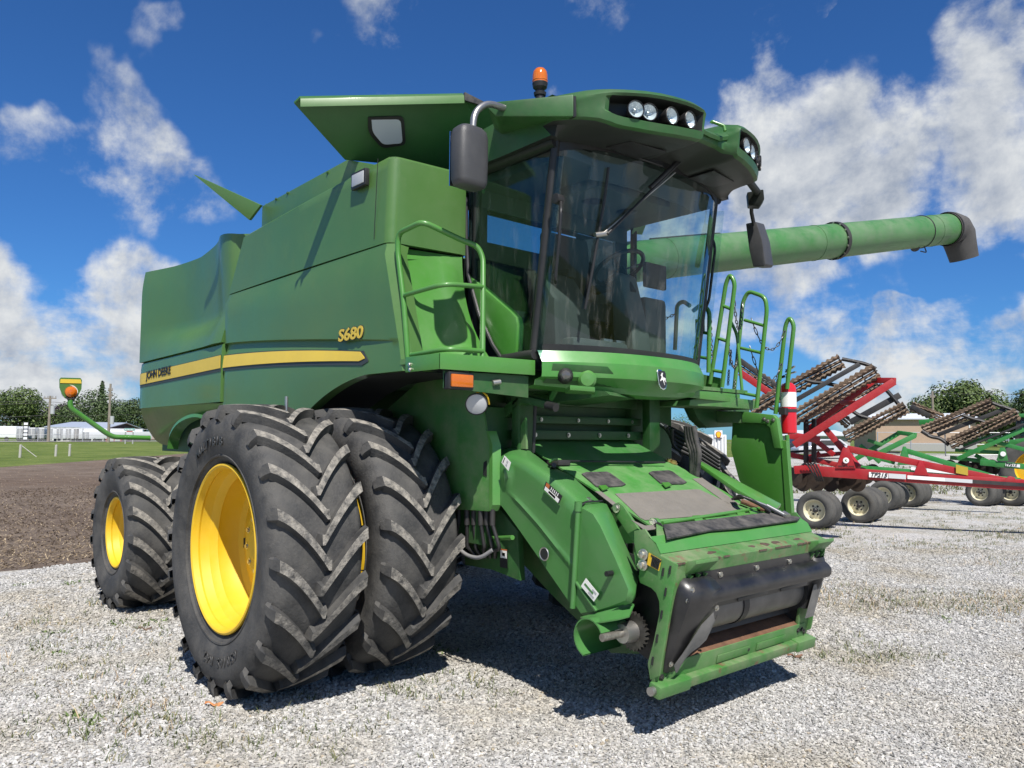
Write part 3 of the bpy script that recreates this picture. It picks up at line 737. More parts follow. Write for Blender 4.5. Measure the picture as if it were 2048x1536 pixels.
# ---- open tank covers
A = P(588,207,y=-2.08); Bp = P(927,189,x=.74); H1 = P(690,320,y=-1.60)
nrm = (Bp-A).cross(H1-A).normalized()
def onpl(px, py):
    d_ = ray(px, py); s_ = (A-CAM_POS).dot(nrm)/d_.dot(nrm); return CAM_POS+d_*s_
H2 = onpl(960, 345); A2 = onpl(600, 195)
if nrm.dot(CAM_POS-A) < 0: nrm = -nrm
GRSHADE = mat('green_cover_shaded', (.028,.115,.026), .42, var=.12, dust=.2, dustcol=(.12,.14,.09))  # body green darkened: shade of the cover's underside put into the paint
cw = plate('tank_cover_wing', [A, A2, Bp, onpl(972,300), H2, H1], nrm*-.03, GRSHADE, COMB, bevel=.004)
# folded flange along the top edge
flg = [A2, Bp, Bp+nrm*.10+V((0,0,-.02)), A2+nrm*.08+V((0,0,-.03)), A+nrm*.02]
plate('cover_flange', [A2+V((0,0,.0)), Bp, Bp-V((0,0,.055))+nrm*.012, A2-V((0,0,.055))+nrm*.012], nrm*.02, PANEL, COMB, bevel=.003)
wpts = [onpl(*q) for q in ((742,238),(800,237),(804,284),(765,287),(744,262))]
ctr = sum(wpts, V())/5
fr_ = plate('cover_window_seal', [p+(p-ctr).normalized()*.03+nrm*.004 for p in fillet(wpts+[wpts[0]], .03, 3)[:-1]], nrm*.012, BLACK, COMB)
plate('cover_window', [p+nrm*.018 for p in fillet(wpts+[wpts[0]], .03, 3)[:-1]], nrm*.006, mat('window_plastic', (.72,.76,.80), .25, trans=.25, coat=.4), fr_)
H2m = V((H2.x, -H2.y, H2.z)); Bm = V((Bp.x, -Bp.y, Bp.z))
plate('tank_cover_front', [Bp+V((0,.01,0)), Bm, V((.35,.85,3.66)), V((.35,-.75,3.66)), H2+V((0,.01,0))], (-.03,0,.0), GRSHADE, COMB)
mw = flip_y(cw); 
plate('cover_edge_rubber', [Bp+V((0,0,.012)), P(973,209,x=.76), P(973,216,x=.76), Bp+V((0,0,-.05))], (.02,0,0), RUBFLAP, COMB)
# rear cover, leaning back
RA = P(392,350,x=-2.28); RH1 = P(503,441,y=-1.60); RH2 = P(526,411,y=-1.56)
rn_ = (RH1-RA).cross(RH2-RA).normalized()
plate('tank_cover_rear', [RA, RH2, RH1], rn_*.03, PANEL, COMB, bevel=.003)
plate('tank_cover_rear_panel', [V((-2.1,-1.1,3.86)), V((RA.x+.35,1.6,3.80)), V((-1.5,1.55,3.66)), RH2+V((0,.03,0))], (-.02,0,.03), PANEL, COMB)

# ================================================================ CAB
def ws(y, t):      # windscreen: y across, t up
    z = 2.325+1.42*t; xe = 1.50+.20*t; bu = .23-.05*t
    return V((xe+bu*(1-abs(y/.91)**2.6), y, z-.05*t*(abs(y)/.91)**6))
ysn = lin(-.91, .91, 28)
bm = B(); b_grid(bm, [[ws(y, t) for y in ysn] for t in lin(0, 1, 10)]); finish(bm, 'windscreen', GLASS, COMB, ang=80)
bm = B(); b_grid(bm, [[ws(y, t)+V((.004,0,0)) for y in ysn] for t in (0,.028)]); finish(bm, 'windscreen_border', BLACK, COMB, ang=80)
bm = B(); b_grid(bm, [[ws(y, t)+V((.004,0,0)) for y in ysn] for t in (.955,1)]); finish(bm, 'windscreen_border', BLACK, COMB, ang=80)
for s in (-1,1):
    tubeo('a_pillar', [ws(s*.915, t)+V((-.02,0,0)) for t in lin(-.01,1.02,8)], .032, BLACK, COMB)
    tubeo('b_pillar', [(.82,s*.90,2.28),(.84,s*.90,3.72)], .03, DARKI, COMB)
    tubeo('roof_rail', [(.78,s*.93,3.70),(1.70,s*.93,3.70)], .05, BLACK, COMB)
    tubeo('sill_rail', [(.80,s*.93,2.27),(1.50,s*.93,2.29)], .035, BLACK, COMB)
# doors
dpx = [(958,332),(1040,318),(1126,312),(1105,520),(1083,705),(1036,706),(1036,640),(1024,626),(936,548),(934,470),(940,390)]
dg = [P(*q, y=-.925) for q in dpx]
plate('door_glass', dg, (0,.010,0), GLASSD, COMB)
def mir(p): return V((p.x,-p.y,p.z))
lg = plate('side_window', [mir(P(*q, y=-.925)) for q in [(958,332),(1040,318),(1126,312),(1105,520),(1083,705),(990,706),(936,600),(934,470),(940,390)]], (0,.010,0), GLASSC, COMB)
gp = [P(*q, y=-.945) for q in [(932,546),(1020,622),(1031,634),(1034,650),(1031,712),(1001,714),(985,690),(958,630),(938,570)]]
dp = plate('door_panel', gp, (0,.07,0), GREEN, COMB, bevel=.018)
bm = B(); b_tube(bm, [P(932,395,y=-.95),P(932,470,y=-.95),P(936,550,y=-.95),P(958,630,y=-.95),P(985,690,y=-.95),P(1002,716,y=-.95)], .016, 8); finish(bm, 'door_seal', BLACK, COMB)
tubeo('grab_handle', [P(1122,405,y=-.95),P(1122,420,y=-1.0),P(1118,480,y=-1.0),P(1110,560,y=-1.0),P(1112,565,y=-.95)], .011, BLACK, COMB, fil=.03)
bm = B(); c = P(1114,398,y=-.96); b_cyl(bm, c+V((0,.04,0)), c-V((0,.02,0)), .035, n=14); finish(bm, 'door_hinge', BLACK, COMB, .006)
# cab shell: floor, rear wall with window, headliner
boxo('cab_floor', .76, 1.42, -.90, .90, 2.20, 2.30, DARKI, COMB)
LINER = mat('headliner', (.12,.125,.12), .9)
rw_ = [(-.90,2.25),(.90,2.25),(.90,3.22),(-.90,3.22)]
plate('cab_rear_wall', [(.76,y,z) for y, z in rw_], (-.03,0,0), mat('cab_trim', (.06,.063,.064), .8), COMB)
plate('cab_rear_wall', [(.76,y,z) for y, z in [(-.90,3.48),(.90,3.48),(.90,3.76),(-.90,3.76)]], (-.03,0,0), LINER, COMB)
for s in (-1,1): plate('cab_rear_wall', [(.76,s*y,z) for y, z in [(.90,3.22),(.90,3.48),(.74,3.48),(.74,3.22)]], (-.03,0,0), mat('cab_trim', (0,0,0)), COMB)
plate('rear_window', [(.765,y,z) for y, z in [(-.74,3.22),(.74,3.22),(.74,3.48),(-.74,3.48)]], (-.008,0,0), GLASSC, COMB)
boxo('headliner', .78, 1.72, -.88, .88, 3.60, 3.70, LINER, COMB, bevel=.03)
boxo('roof_console', .98, 1.62, -.42, .42, 3.52, 3.61, LINER, COMB, bevel=.03)
for y in (-.2,.2): latheo('speaker_grille', [(.001,-.006),(.07,-.006),(.085,0)], (1.35,y,3.515), (0,0,1), BLACK, COMB, 20)
# seat, console, steering
st = boxo('operator_seat', .90, 1.28, -.30, .22, 2.62, 2.78, SEATC, COMB, bevel=.05)
bm = B(); b_poly(bm, [(.86,-.28,2.72),(1.00,-.28,2.72),(.90,-.25,3.38),(.80,-.25,3.38)], (0,.5,0)); finish(bm, 'seat_back', SEATC, st, .05, 3)
boxo('seat_base', .95, 1.22, -.2, .14, 2.30, 2.62, DARKI, st, bevel=.02)
for y in (-.36, .26): boxo('arm_rest', .92, 1.30, y-.04, y+.05, 2.92, 2.99, SEATC, st, bevel=.025)
bx_ = boxo('trainer_seat', .84, 1.10, -.82, -.45, 2.55, 2.66, SEATC, COMB, bevel=.03)
boxo('seat_back', .80, .88, -.80, -.46, 2.64, 3.05, SEATC, bx_, bevel=.03)
CONS = mat('console_plastic', (.10,.104,.098), .6, var=.1)
bm = B(); b_poly(bm, [(1.36,.02,2.30),(1.58,.02,2.30),(1.56,.02,2.55),(1.44,.02,2.98),(1.36,.02,3.02),(1.33,.02,2.9)], (0,.20,0)); col_ = finish(bm, 'steering_column', CONS, COMB, .04, 3)
sc = V((1.34,.12,3.06)); sn = V((-.50,0,.86)).normalized(); s1, s2_ = frame_of(sn)
tubeo('steering_wheel', [sc+(s1*math.cos(a)+s2_*math.sin(a))*.20 for a in lin(0, 2*PI, 32)[:-1]], .017, BLACK, COMB, closed=True)
for a in (.5,2.6,4.7): beamo('wheel_spoke', sc-sn*.03, sc+(s1*math.cos(a)+s2_*math.sin(a))*.2, .03, .012, BLACK, COMB, bevel=0)
cylo('column_shaft', sc-sn*.25, sc-sn*.01, .035, BLACK, COMB)
boxo('front_console', 1.28, 1.56, -.62, -.02, 2.30, 2.44, CONS, COMB, bevel=.05)
boxo('side_console', .95, 1.42, .34, .62, 2.30, 2.86, CONS, COMB, bevel=.05)
boxo('monitor', 1.42, 1.46, .30, .56, 2.92, 3.12, BLACK, COMB, bevel=.015)
boxo('foot_pedal', 1.46, 1.50, -.10, .0, 2.34, 2.46, STEEL, COMB, bevel=.005)
boxo('foot_pedal', 1.46, 1.50, -.24, -.14, 2.34, 2.46, STEEL, COMB, bevel=.005)
bm = B(); b_poly(bm, [(1.20,-.70,2.30),(1.45,-.66,2.30),(1.42,-.66,2.72),(1.25,-.66,2.95),(1.18,-.68,2.9)], (0,.36,0)); finish(bm, 'instructor_console', mat('console_dark', (.06,.063,.06), .7), COMB, .05, 3)
# sun blind at the top of the windscreen
bm = B(); b_grid(bm, [[ws(y, t)-V((.10,0,0)) for y in lin(-.6,.6,10)] for t in (.84,.985)], (-.01,0,0)); finish(bm, 'sun_blind', LINER, COMB)
# wipers
wp = P(1196,468,x=1.74); 
def wsp(px, py, off=.03):
    # point just in front of the windscreen under a photo point
    d_ = ray(px, py); best = None; s_ = 3.0
    while s_ < 8:
        q = CAM_POS+d_*s_; t_ = (q.z-2.325)/1.42; yy = max(-.95,min(.95,q.y))
        if q.x <= ws(yy, t_).x+off: return q
        s_ += .005
    return P(px, py, y=0)
cylo('wiper_arm', wsp(1392,288,.06), wsp(1300,375,.05), .018, BLACK, COMB, r1=.014)
cylo('wiper_arm', wsp(1374,310,.07), wsp(1215,468,.05), .010, BLACK, COMB)
cylo('wiper_rod', wsp(1350,345,.05), wsp(1207,466,.04), .006, STEEL, COMB)
tubeo('wiper_blade', [wsp(1217,335,.02), wsp(1209,400,.022), wsp(1197,470,.025), wsp(1183,550,.022), wsp(1170,618,.02)], .010, BLACK, COMB)
cylo('wiper_joint', wsp(1190,470,.03), wsp(1213,467,.03), .018, STEEL, COMB)
cylo('wiper_blade', wsp(1236,302,.02), wsp(1325,332,.02), .009, BLACK, COMB)

# ---- bumper under the windscreen
def bx(y, k):
    """front face of the bumper, k 0 top .. 1 bottom"""
    a = abs(y)/.92; e = 1-min(a,1)**2.4
    x = 1.50+.30*e + (.055*math.sin(PI*min(k*1.25,1))) - .05*max(0,k-.55)*2
    return x
def bumper_rows():
    rows = []
    ks = [(0,2.30),(.03,2.318),(.08,2.30),(.3,2.24),(.5,2.165),(.55,2.14),(.8,2.07),(.95,2.035),(1,2.02)]
    for k, z in ks:
        r = []
        for y in lin(-.915,.915,40):
            e = (abs(y)/.915)
            zz_ = z+(.055*e**2 if k > .6 else 0)
            x = bx(y, k)
            if k == 0: x -= .10
            if k == 1: x -= .12
            r.append((x, y*(1-.04*max(0,(k-.6))*e), zz_))
        rows.append(r)
    return rows
rows = bumper_rows()
rows = [[(r[0][0]-.02, r[0][1]+.05, r[0][2])]+r+[(r[-1][0]-.02, r[-1][1]-.05, r[-1][2])] for r in rows]
grido('cab_bumper', rows, None, mat('green_paint_bright', (.060,.235,.042), .30, var=.08, vscale=2, dust=.3, dscale=3, dustcol=(.2,.25,.15), coat=.1), COMB, ang=24)
def on_bumper(px, py, off):
    d_ = ray(px, py); s_ = 3.0
    while s_ < 8:
        q = CAM_POS+d_*s_; yy = max(-.97,min(.97,q.y)); k = min(1,max(0,(2.31-q.z)/.28))
        if q.x <= bx(yy, k)+off: return q
        s_ += .004
    return P(px, py, y=-.6)
# darker lamp bay pressed into the bumper
bm = B(); rows = []
for k in (.36,.50,.66,.82):
    y0_, y1_ = -.855-.02*k, -.52+.30*(k-.36)
    rows.append([(bx(y, k)+.006, y, 2.31-.28*k+.02*(abs(y)/.915)**2) for y in lin(y0_, y1_, 10)])
b_grid(bm, rows); finish(bm, 'bumper_lamp_bay', GFRAME, COMB, ang=60)
bm = B(); c = on_bumper(1131,751,.02); nb = V((.75,-.66,0)); b_lathe(bm, [(.001,.03),(.035,.028),(.045,.01),(.052,.0),(.055,-.04)], c, nb, 28); o = finish(bm, 'bumper_lamp', BLACK, COMB)
latheo('lamp_lens', [(.001,.04),(.025,.036),(.040,.02)], c, nb, mat('dark_lens', (.08,.075,.07), .1, coat=.8), o, 24)
bm = B(); c = on_bumper(1174,759,.02); b_lathe(bm, [(.001,.04),(.045,.036),(.062,.015),(.066,-.04)], c, nb, 28); finish(bm, 'bumper_knob', GREEN, COMB)
plate('bumper_step', [P(*q, z=2.045) for q in [(1130,778),(1190,780),(1190,774),(1140,770)]], (0,0,-.03), GREEN, COMB, bevel=.005)
# emblem plate on the bumper
ec = on_bumper(1323,760,.012); ex = V((-.10,1,0)).normalized(); em = basis(ec, ex, V((-.12,0,1)))
def shield(w_, h_):
    return [(-w_,h_*.75),(-w_*.75,h_),(w_*.75,h_),(w_,h_*.75),(w_*.92,-h_*.45),(w_*.6,-h_*.85),(0,-h_),(-w_*.6,-h_*.85),(-w_*.92,-h_*.45)]
bm = B(); b_poly(bm, [em @ V((x,y,0)) for x, y in shield(.056,.074)], em.to_3x3() @ V((0,0,.008))); eo = finish(bm, 'emblem', CHROME, COMB, .003)
bm = B(); b_poly(bm, [em @ V((x,y,.008)) for x, y in shield(.048,.064)], em.to_3x3() @ V((0,0,.003))); finish(bm, 'emblem_field', BLACK, eo)
deer = [(-.048,.012),(-.030,.022),(-.012,.020),(.004,.034),(.000,.052),(-.012,.066),(-.006,.068),(.006,.054),(.012,.066),(.016,.052),(.026,.046),(.030,.038),(.020,.034),(.020,.018),(.036,.002),(.050,-.012),(.044,-.018),(.028,-.006),(.012,.000),(.002,-.012),(-.010,-.036),(-.018,-.052),(-.024,-.050),(-.016,-.030),(-.014,-.008),(-.028,-.004),(-.044,-.022),(-.052,-.020),(-.040,.000)]
bm = B(); b_poly(bm, [em @ V((-x*.74,y*.74,.011)) for x, y in deer], em.to_3x3() @ V((0,0,.003))); finish(bm, 'emblem_deer', WHITEP, eo)

# ---- roof with lamp pods
XF = [(0,2.27),(.12,2.27),(.17,2.30),(.20,2.37),(.30,2.365),(.45,2.33),(.6,2.28),(.75,2.20),(.85,2.13),(.90,2.08),(.95,2.0),(.985,1.92),(1.02,1.82)]
ZT = [(0,3.86),(.12,3.865),(.17,3.88),(.22,3.93),(.35,3.945),(.6,3.95),(.85,3.94),(.95,3.93),(1.02,3.92)]
ZB = [(0,3.77),(.12,3.77),(.17,3.74),(.22,3.70),(.35,3.69),(.6,3.68),(.8,3.70),(.9,3.745),(1.02,3.79)]
yy = [0,.06,.12,.15,.17,.185,.20,.22,.25,.28,.32,.37,.45,.55,.65,.72,.78,.82,.85,.88,.90,.92,.95,.985,1.02]
yy = [-v for v in yy[:0:-1]]+yy
bm = B(); secs = []
for y in yy:
    a = abs(y); xf, zt, zb_ = interp(XF, a), interp(ZT, a), interp(ZB, a)
    pod = max(0, min(1, (a-.225)/.03))*max(0, min(1, (.86-a)/.05)); dpt = .13*pod
    hgt = zt-zb_
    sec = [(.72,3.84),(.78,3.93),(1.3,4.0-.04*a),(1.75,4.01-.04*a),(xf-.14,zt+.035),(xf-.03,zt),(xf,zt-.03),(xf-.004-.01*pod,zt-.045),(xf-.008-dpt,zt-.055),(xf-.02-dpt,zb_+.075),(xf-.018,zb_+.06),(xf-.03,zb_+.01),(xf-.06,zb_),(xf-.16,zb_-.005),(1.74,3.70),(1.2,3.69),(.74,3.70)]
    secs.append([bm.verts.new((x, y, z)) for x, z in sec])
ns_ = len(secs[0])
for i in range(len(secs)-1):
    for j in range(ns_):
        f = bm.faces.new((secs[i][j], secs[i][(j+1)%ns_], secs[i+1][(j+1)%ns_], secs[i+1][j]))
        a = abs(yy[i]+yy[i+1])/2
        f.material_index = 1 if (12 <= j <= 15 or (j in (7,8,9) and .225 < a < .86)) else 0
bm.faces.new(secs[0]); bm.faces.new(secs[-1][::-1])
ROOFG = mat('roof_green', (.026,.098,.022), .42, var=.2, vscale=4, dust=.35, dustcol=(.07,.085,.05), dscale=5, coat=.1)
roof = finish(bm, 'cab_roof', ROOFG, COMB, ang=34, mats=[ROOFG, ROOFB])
def round_lamp(c, nrm, r, parent, name='work_lamp'):
    bm = B(); b_lathe(bm, [(.001,-.07),(r*.7,-.07),(r*1.05,-.02),(r*1.1,.012),(r*1.02,.016),(r*.98,.006)], c, nrm, 28); o = finish(bm, name, BLACK, parent)
    latheo('lamp_reflector', [(.001,-.035),(r*.25,-.034),(r*.6,-.02),(r*.97,.004)], c, nrm, LENS, o, 28, 60)
    latheo('lamp_glass', [(.001,.014),(r*.5,.012),(r*.97,.006)], c, nrm, GLASSC, o, 28, 60)
    bm = B(); b_lathe(bm, [(.001,-.005),(r*.16,-.008),(r*.2,-.03)], c, nrm, 14); finish(bm, 'lamp_bulb', mat('bulb', (.5,.5,.48), .2, metal=.6), o)
for s in (-1,1):
    for ya, xo, az in ((.722,2.165,-.9),(.625,2.195,-.8),(.475,2.255,-.22),(.335,2.295,-.08)):
        round_lamp(V((xo+.035, s*ya, 3.812)), V((1, s*abs(az)*.6, -.05)), .052, COMB)
# underside vents
for s in (-1,1):
    plate('roof_vent', [(1.86,s*.30,3.692),(2.10,s*.28,3.684),(2.06,s*.60,3.684),(1.86,s*.62,3.692)], (0,0,-.010), BLACK, COMB, bevel=.003)
# visor wings at the cab corners
for s in (-1,1):
    f = (lambda p: p) if s < 0 else mir
    wpt = [P(978,204,y=-1.30), P(1147,188,y=-1.0), P(1147,233,y=-1.0), P(992,233,y=-1.27), P(974,214,y=-1.31)]
    bm = B(); fr = [f(p) for p in wpt]; bk = [f(p+V((-.30,.32,-.02 if i in (2,3) else .02))) for i, p in enumerate(wpt)]
    b_poly(bm, fr, fr[0]*0+(bk[0]-fr[0])); finish(bm, 'visor_wing', ROOFG, COMB, .012)
    tr = [f(P(*q, y=-1.0)) for q in [(937,366),(945,340),(958,312),(975,290),(1010,266),(1045,253),(1085,244)]]
    bm = B(); b_grid(bm, [[p for p in tr],[p+V((0,.0,-.03)) for p in tr],[p+V((0,.16*(-s)*-1 if False else (.15 if s<0 else -.15),-.05)) for p in tr]]); b_grid(bm, [[p for p in tr],[p+V((0,(.25 if s<0 else -.25),.10)) for p in tr]]); finish(bm, 'roof_trim', GREEN, COMB, ang=40)
for s in (-1,1):
    f = (lambda p: p) if s < 0 else mir
    plate('visor_hinge', [f(p) for p in (P(1146,192,y=-.995), P(1152,192,y=-.985), P(1153,232,y=-.985), P(1146,234,y=-.995))], V((-.10,.03 if s<0 else -.03,0)), BLACK, COMB)
# mirrors
def mirror(s):
    f = (lambda p: V(p)) if s < 0 else (lambda p: mir(V(p)))
    c = f((1.54,-1.535,3.475))
    bm = B(); rows = []
    prof = [(-.192,.70),(-.183,.86),(-.152,.96),(0,1.0),(.134,.98),(.17,.90),(.19,.70)]
    for z, k in prof:
        r = []
        for a in lin(0, 2*PI, 24)[:-1]:
            ca, sa = math.cos(a), math.sin(a); e = .55
            r.append(bm.verts.new(c+V((.075*k*math.copysign(abs(ca)**e, ca), .118*k*math.copysign(abs(sa)**e, sa), z))))
        rows.append(r)
    for i in range(len(rows)-1):
        for k in range(24): bm.faces.new((rows[i][k], rows[i][(k+1)%24], rows[i+1][(k+1)%24], rows[i+1][k]))
    bm.faces.new(rows[0][::-1]); bm.faces.new(rows[-1]); o = finish(bm, 'mirror', GREYP, COMB, ang=45)
    boxo('mirror_glass', c.x-.083, c.x-.076, c.y-.095, c.y+.095, c.z-.18, c.z+.17, CHROME, o)
    return o
mirror(-1)
tubeo('mirror_arm', [(1.55,-1.52,3.64),(1.55,-1.51,3.77),(1.54,-1.40,3.87),(1.52,-1.20,3.89)], .022, STEEL, COMB, fil=.08)
# left mirror hangs lower on a long stalk
lm = V((1.83,1.27,3.36)); bm = B()
pl_ = [P(1491,447,y=1.27),P(1512,443,y=1.27),P(1524,480,y=1.27),P(1531,528,y=1.27),P(1527,533,y=1.27),P(1506,534,y=1.27),P(1498,500,y=1.27)]
b_poly(bm, pl_, (-.03,.18,.02)); finish(bm, 'mirror', GREYP, COMB, .012)
tubeo('mirror_arm', [P(1503,410,y=1.2),P(1503,425,y=1.25),P(1508,450,y=1.28)], .016, BLACK, COMB)
plate('mirror_bracket', [P(1494,384,y=1.12),P(1527,378,y=1.12),P(1529,398,y=1.12),P(1520,412,y=1.12),P(1497,411,y=1.12)], (-.06,.08,0), ROOFB, COMB, bevel=.01)
tubeo('mirror_arm', [P(1515,385,y=1.12), (1.95,.98,3.80)], .03, ROOFB, COMB)
# beacon
bc = P(1080,186,y=-1.05); cylo('beacon_mount', bc-V((0,0,.09)), bc-V((0,0,.012)), .03, BLACK, COMB, n=16); bm = B()
b_lathe(bm, [(.001,-.02),(.038,-.02),(.042,0),(.026,.008),(.026,.014),(.046,.034),(.052,.062),(.050,.066),(.001,.066)], bc, (0,0,1), 28); be = finish(bm, 'beacon', BLACK, COMB)
latheo('beacon_lens', [(.050,.064),(.050,.115),(.045,.142),(.033,.160),(.016,.168),(.001,.170)], bc, (0,0,1), AMBER, be, 28, 60)
latheo('beacon_bulb', [(.001,.066),(.018,.066),(.018,.11),(.001,.125)], bc, (0,0,1), mat('bulb_amber', (.9,.45,.1), .3), be, 16)
latheo('beacon_band', [(.051,.076),(.0525,.080),(.051,.084)], bc, (0,0,1), AMBER, be, 28)
tubeo('roof_handle', [P(1422,247,y=.05),P(1424,243,y=.05),P(1448,252,y=.1),P(1450,262,y=.1)], .012, GREEN, COMB, fil=.01)
tubeo('grab_rail', [P(1420,470,y=1.02),P(1428,485,y=1.02),P(1430,500,y=1.02),P(1418,600,y=1.02),P(1410,620,y=1.02),P(1400,625,y=1.0)], .012, BLACK, COMB, fil=.03)

# ================================================================ FEEDER HOUSE
def Ppl(px, py, p0, n):
    d_ = ray(px, py); n = V(n); return CAM_POS+d_*((V(p0)-CAM_POS).dot(n)/d_.dot(n))
TP0, TPN = V((1.77,0,1.38)), V((.42,0,1)).normalized()
def top(px, py, off=0.0): return Ppl(px, py, TP0+TPN*off, TPN)
ftz = lambda x: 1.38-.42*(x-1.77)
side = [(.75,ftz(.75)),(2.36,ftz(2.36)),(2.36,.95),(2.12,.40),(1.9,.36),(1.4,.62),(.75,1.0)]
prism('feeder_body', side, -.62, .62, GFRAME, COMB)
plate('feeder_top', [(.80,-.64,ftz(.80)+.004),(2.37,-.64,ftz(2.37)+.004),(2.37,.66,ftz(2.37)+.004),(.80,.66,ftz(.80)+.004)], TPN*.012, mat('green_feeder_top', (.06,.23,.045), .45, var=.12, dust=.38, dustcol=(.28,.29,.2), dscale=5), COMB)
for q in ([(1163,949),(1172,946),(1213,945),(1220,948),(1251,970),(1244,973),(1203,976),(1192,974)], [(1297,947),(1304,944),(1337,942),(1345,945),(1373,966),(1366,969),(1329,970),(1320,967)]):
    h_ = plate('inspection_hatch', [top(*a, .018) for a in q], TPN*.008, RUBFLAP, COMB)
    plate('hatch_latch', [top(q[6][0]-6+a, q[6][1]-3+b, .03) for a, b in ((0,0),(14,-1),(20,5),(8,9))], TPN*.008, GREEN, h_)
plate('grit_pad', [top(*a, .017) for a in [(1230,988),(1393,979),(1400,980),(1488,1021),(1482,1026),(1290,1041),(1280,1036)]], TPN*.003, PAD, COMB)
plate('grit_pad', [top(*a, .017) for a in [(1190,983),(1203,984),(1240,1014),(1226,1011)]], TPN*.003, PAD, COMB)
plate('grit_pad', [top(*a, .017) for a in [(1385,958),(1404,956),(1480,1010),(1455,1008)]], TPN*.003, PAD, COMB)
plate('grit_pad', [top(*a, .017) for a in [(1262,1040),(1290,1052),(1330,1048),(1330,1056),(1290,1062)]], TPN*.003, PAD, COMB)
# cross beams and inner front of the separator behind the feeder
for z0, z1, x in ((1.98,2.06,.96),(1.84,1.90,1.0),(1.72,1.79,1.04)):
    boxo('cross_beam', x, x+.06, -.72, .72, z0, z1, GFRAME, COMB, bevel=.008)
for y in (-.55,-.2,.15,.5): bolt((1.105,y,1.755), (1,0,0), .012, COMB); 
for y in (-.45,-.05,.3,.6): bolt((1.065,y,1.87), (1,0,0), .010, COMB)
boxo('separator_front', .70, .94, -.95, .95, .98, 2.12, GFRAME, COMB)
boxo('cab_support', .62, 1.30, -.85, .85, 2.06, 2.20, GFRAME, COMB, bevel=.02)
# ---- right-hand drive shield
SM = mat('green_shield', (.055,.185,.045), .30, var=.06, dust=.25, dustcol=(.16,.20,.13), dscale=2.2, coat=.2)
Lp = [(980,985),(1008,1018),(1035,1055),(1070,1105),(1105,1156),(1141,1208)]
Rp = [(984,915),(1014,909),(1048,922),(1090,950),(1118,974),(1154,1007)]
Ip = [(988,899),(1024,893),(1058,899),(1098,931),(1144,952),(1200,1003)]
def bump_o(q): 
    c = P(1032,948,y=-.98); d_ = math.hypot(q.x-c.x, q.z-c.z); return -.045*math.exp(-(d_/.12)**4) if q.x < 1.3 else 0
rows = []
ncol = 22
def samp(tab, s):
    s *= len(tab)-1; i = min(int(s), len(tab)-2); f = s-i
    return (tab[i][0]+(tab[i+1][0]-tab[i][0])*f, tab[i][1]+(tab[i+1][1]-tab[i][1])*f)
for t in (-.15,0,.04,.2,.30,.335,.37,.405,.44,.55,.65,.75,.85,.93,.98,1.0):
    r = []
    for i in range(ncol+1):
        s = i/ncol; a, b = samp(Lp, s), samp(Rp, s)
        if t < 0: p = P(*a, y=-.98)+V((.01,.10,-.005))
        else:
            p = P(a[0]+(b[0]-a[0])*t, a[1]+(b[1]-a[1])*t, y=-.98)
            dy = bump_o(p)
            if s > .22: dy += -.011*math.exp(-((t-.37)/.03)**2)*min(1,(s-.22)*8)
            if t > .9: dy += .035*((t-.9)/.1)**2
            p = p+V((0,dy,0))
        r.append(p)
    rows.append(r)
for t in (.12,.45,1.0):
    r = []
    for i in range(ncol+1):
        s = i/ncol; a, b = samp(Rp, s), samp(Ip, s)
        y = -.945+.245*t; q0 = P(*b, y=-.70); p0 = rows[15][i]
        r.append(p0.lerp(q0, t)+V((0,0,.018*math.sin(PI*t))))
    rows.append(r)
rows = [[r[0]+V((-.02,.12,0))]+r for r in rows]
shield_o = grido('drive_shield', rows, None, SM, COMB, ang=50)
# front door of the shield
face = [(1156,1009),(1166,1010),(1186,1021),(1202,1046),(1235,1118),(1263,1184),(1257,1207),(1222,1220),(1188,1230),(1160,1234),(1147,1214)]
inner = [(1160,1004),(1190,1002),(1213,1008),(1226,1032),(1252,1092),(1278,1148),(1272,1195)]
bm = B()
fv = [P(*q, y=-.985) for q in face]
cen = P(1190,1120,y=-.985)
# outer face as rings for a soft edge
ring0 = [bm.verts.new(p+V((0,.03,0))) for p in fv]; ring1 = [bm.verts.new(p.lerp(cen, .07)+V((0,-.004,0))) for p in fv]; ring2 = [bm.verts.new(p.lerp(cen, .5)+V((0,-.012,0))) for p in fv]; cv = bm.verts.new(cen+V((0,-.012,0)))
n = len(fv)
for i in range(n):
    k = (i+1)%n
    bm.faces.new((ring0[i], ring0[k], ring1[k], ring1[i])); bm.faces.new((ring1[i], ring1[k], ring2[k], ring2[i])); bm.faces.new((ring2[i], ring2[k], cv))
iv = [bm.verts.new(P(*q, y=-.72)) for q in inner]
for i in range(6): bm.faces.new((ring0[i], ring0[i+1], iv[i+1], iv[i]))
finish(bm, 'shield_door', SM, COMB, ang=48)
cylo('shield_hinge', P(1157,1006,y=-1.0), P(1145,1216,y=-1.0), .018, SM, COMB, n=12)
cylo('hinge_pin', P(1157,1003,y=-1.0), P(1156,1022,y=-1.0), .024, SM, COMB, n=12)
beamo('shield_rib', P(1152,1164,y=-1.0), P(1193,1222,y=-1.0), .02, .014, SM, COMB, bevel=.004)
c = P(1224,1146,y=-1.0); cylo('latch_stud', c, c+V((0,-.05,0)), .016, BLACK, COMB, n=10)
latheo('shield_hole', [(.001,0),(.035,0)], P(1088,1108,y=-1.004), (0,-1,0), DARKI, COMB, 20)
latheo('hole_rim', [(.034,.0),(.040,.004),(.044,.0)], P(1088,1108,y=-1.003), (0,-1,0), STEEL, COMB, 20)
c = P(1176,1000,y=-.83); bolt(c, (.2,0,1), .018, COMB)
tubeo('latch_cord', [P(1160,1012,y=-1.0), P(1172,1004,y=-.95), P(1204,1002,y=-.72)], .006, BLACK, COMB)
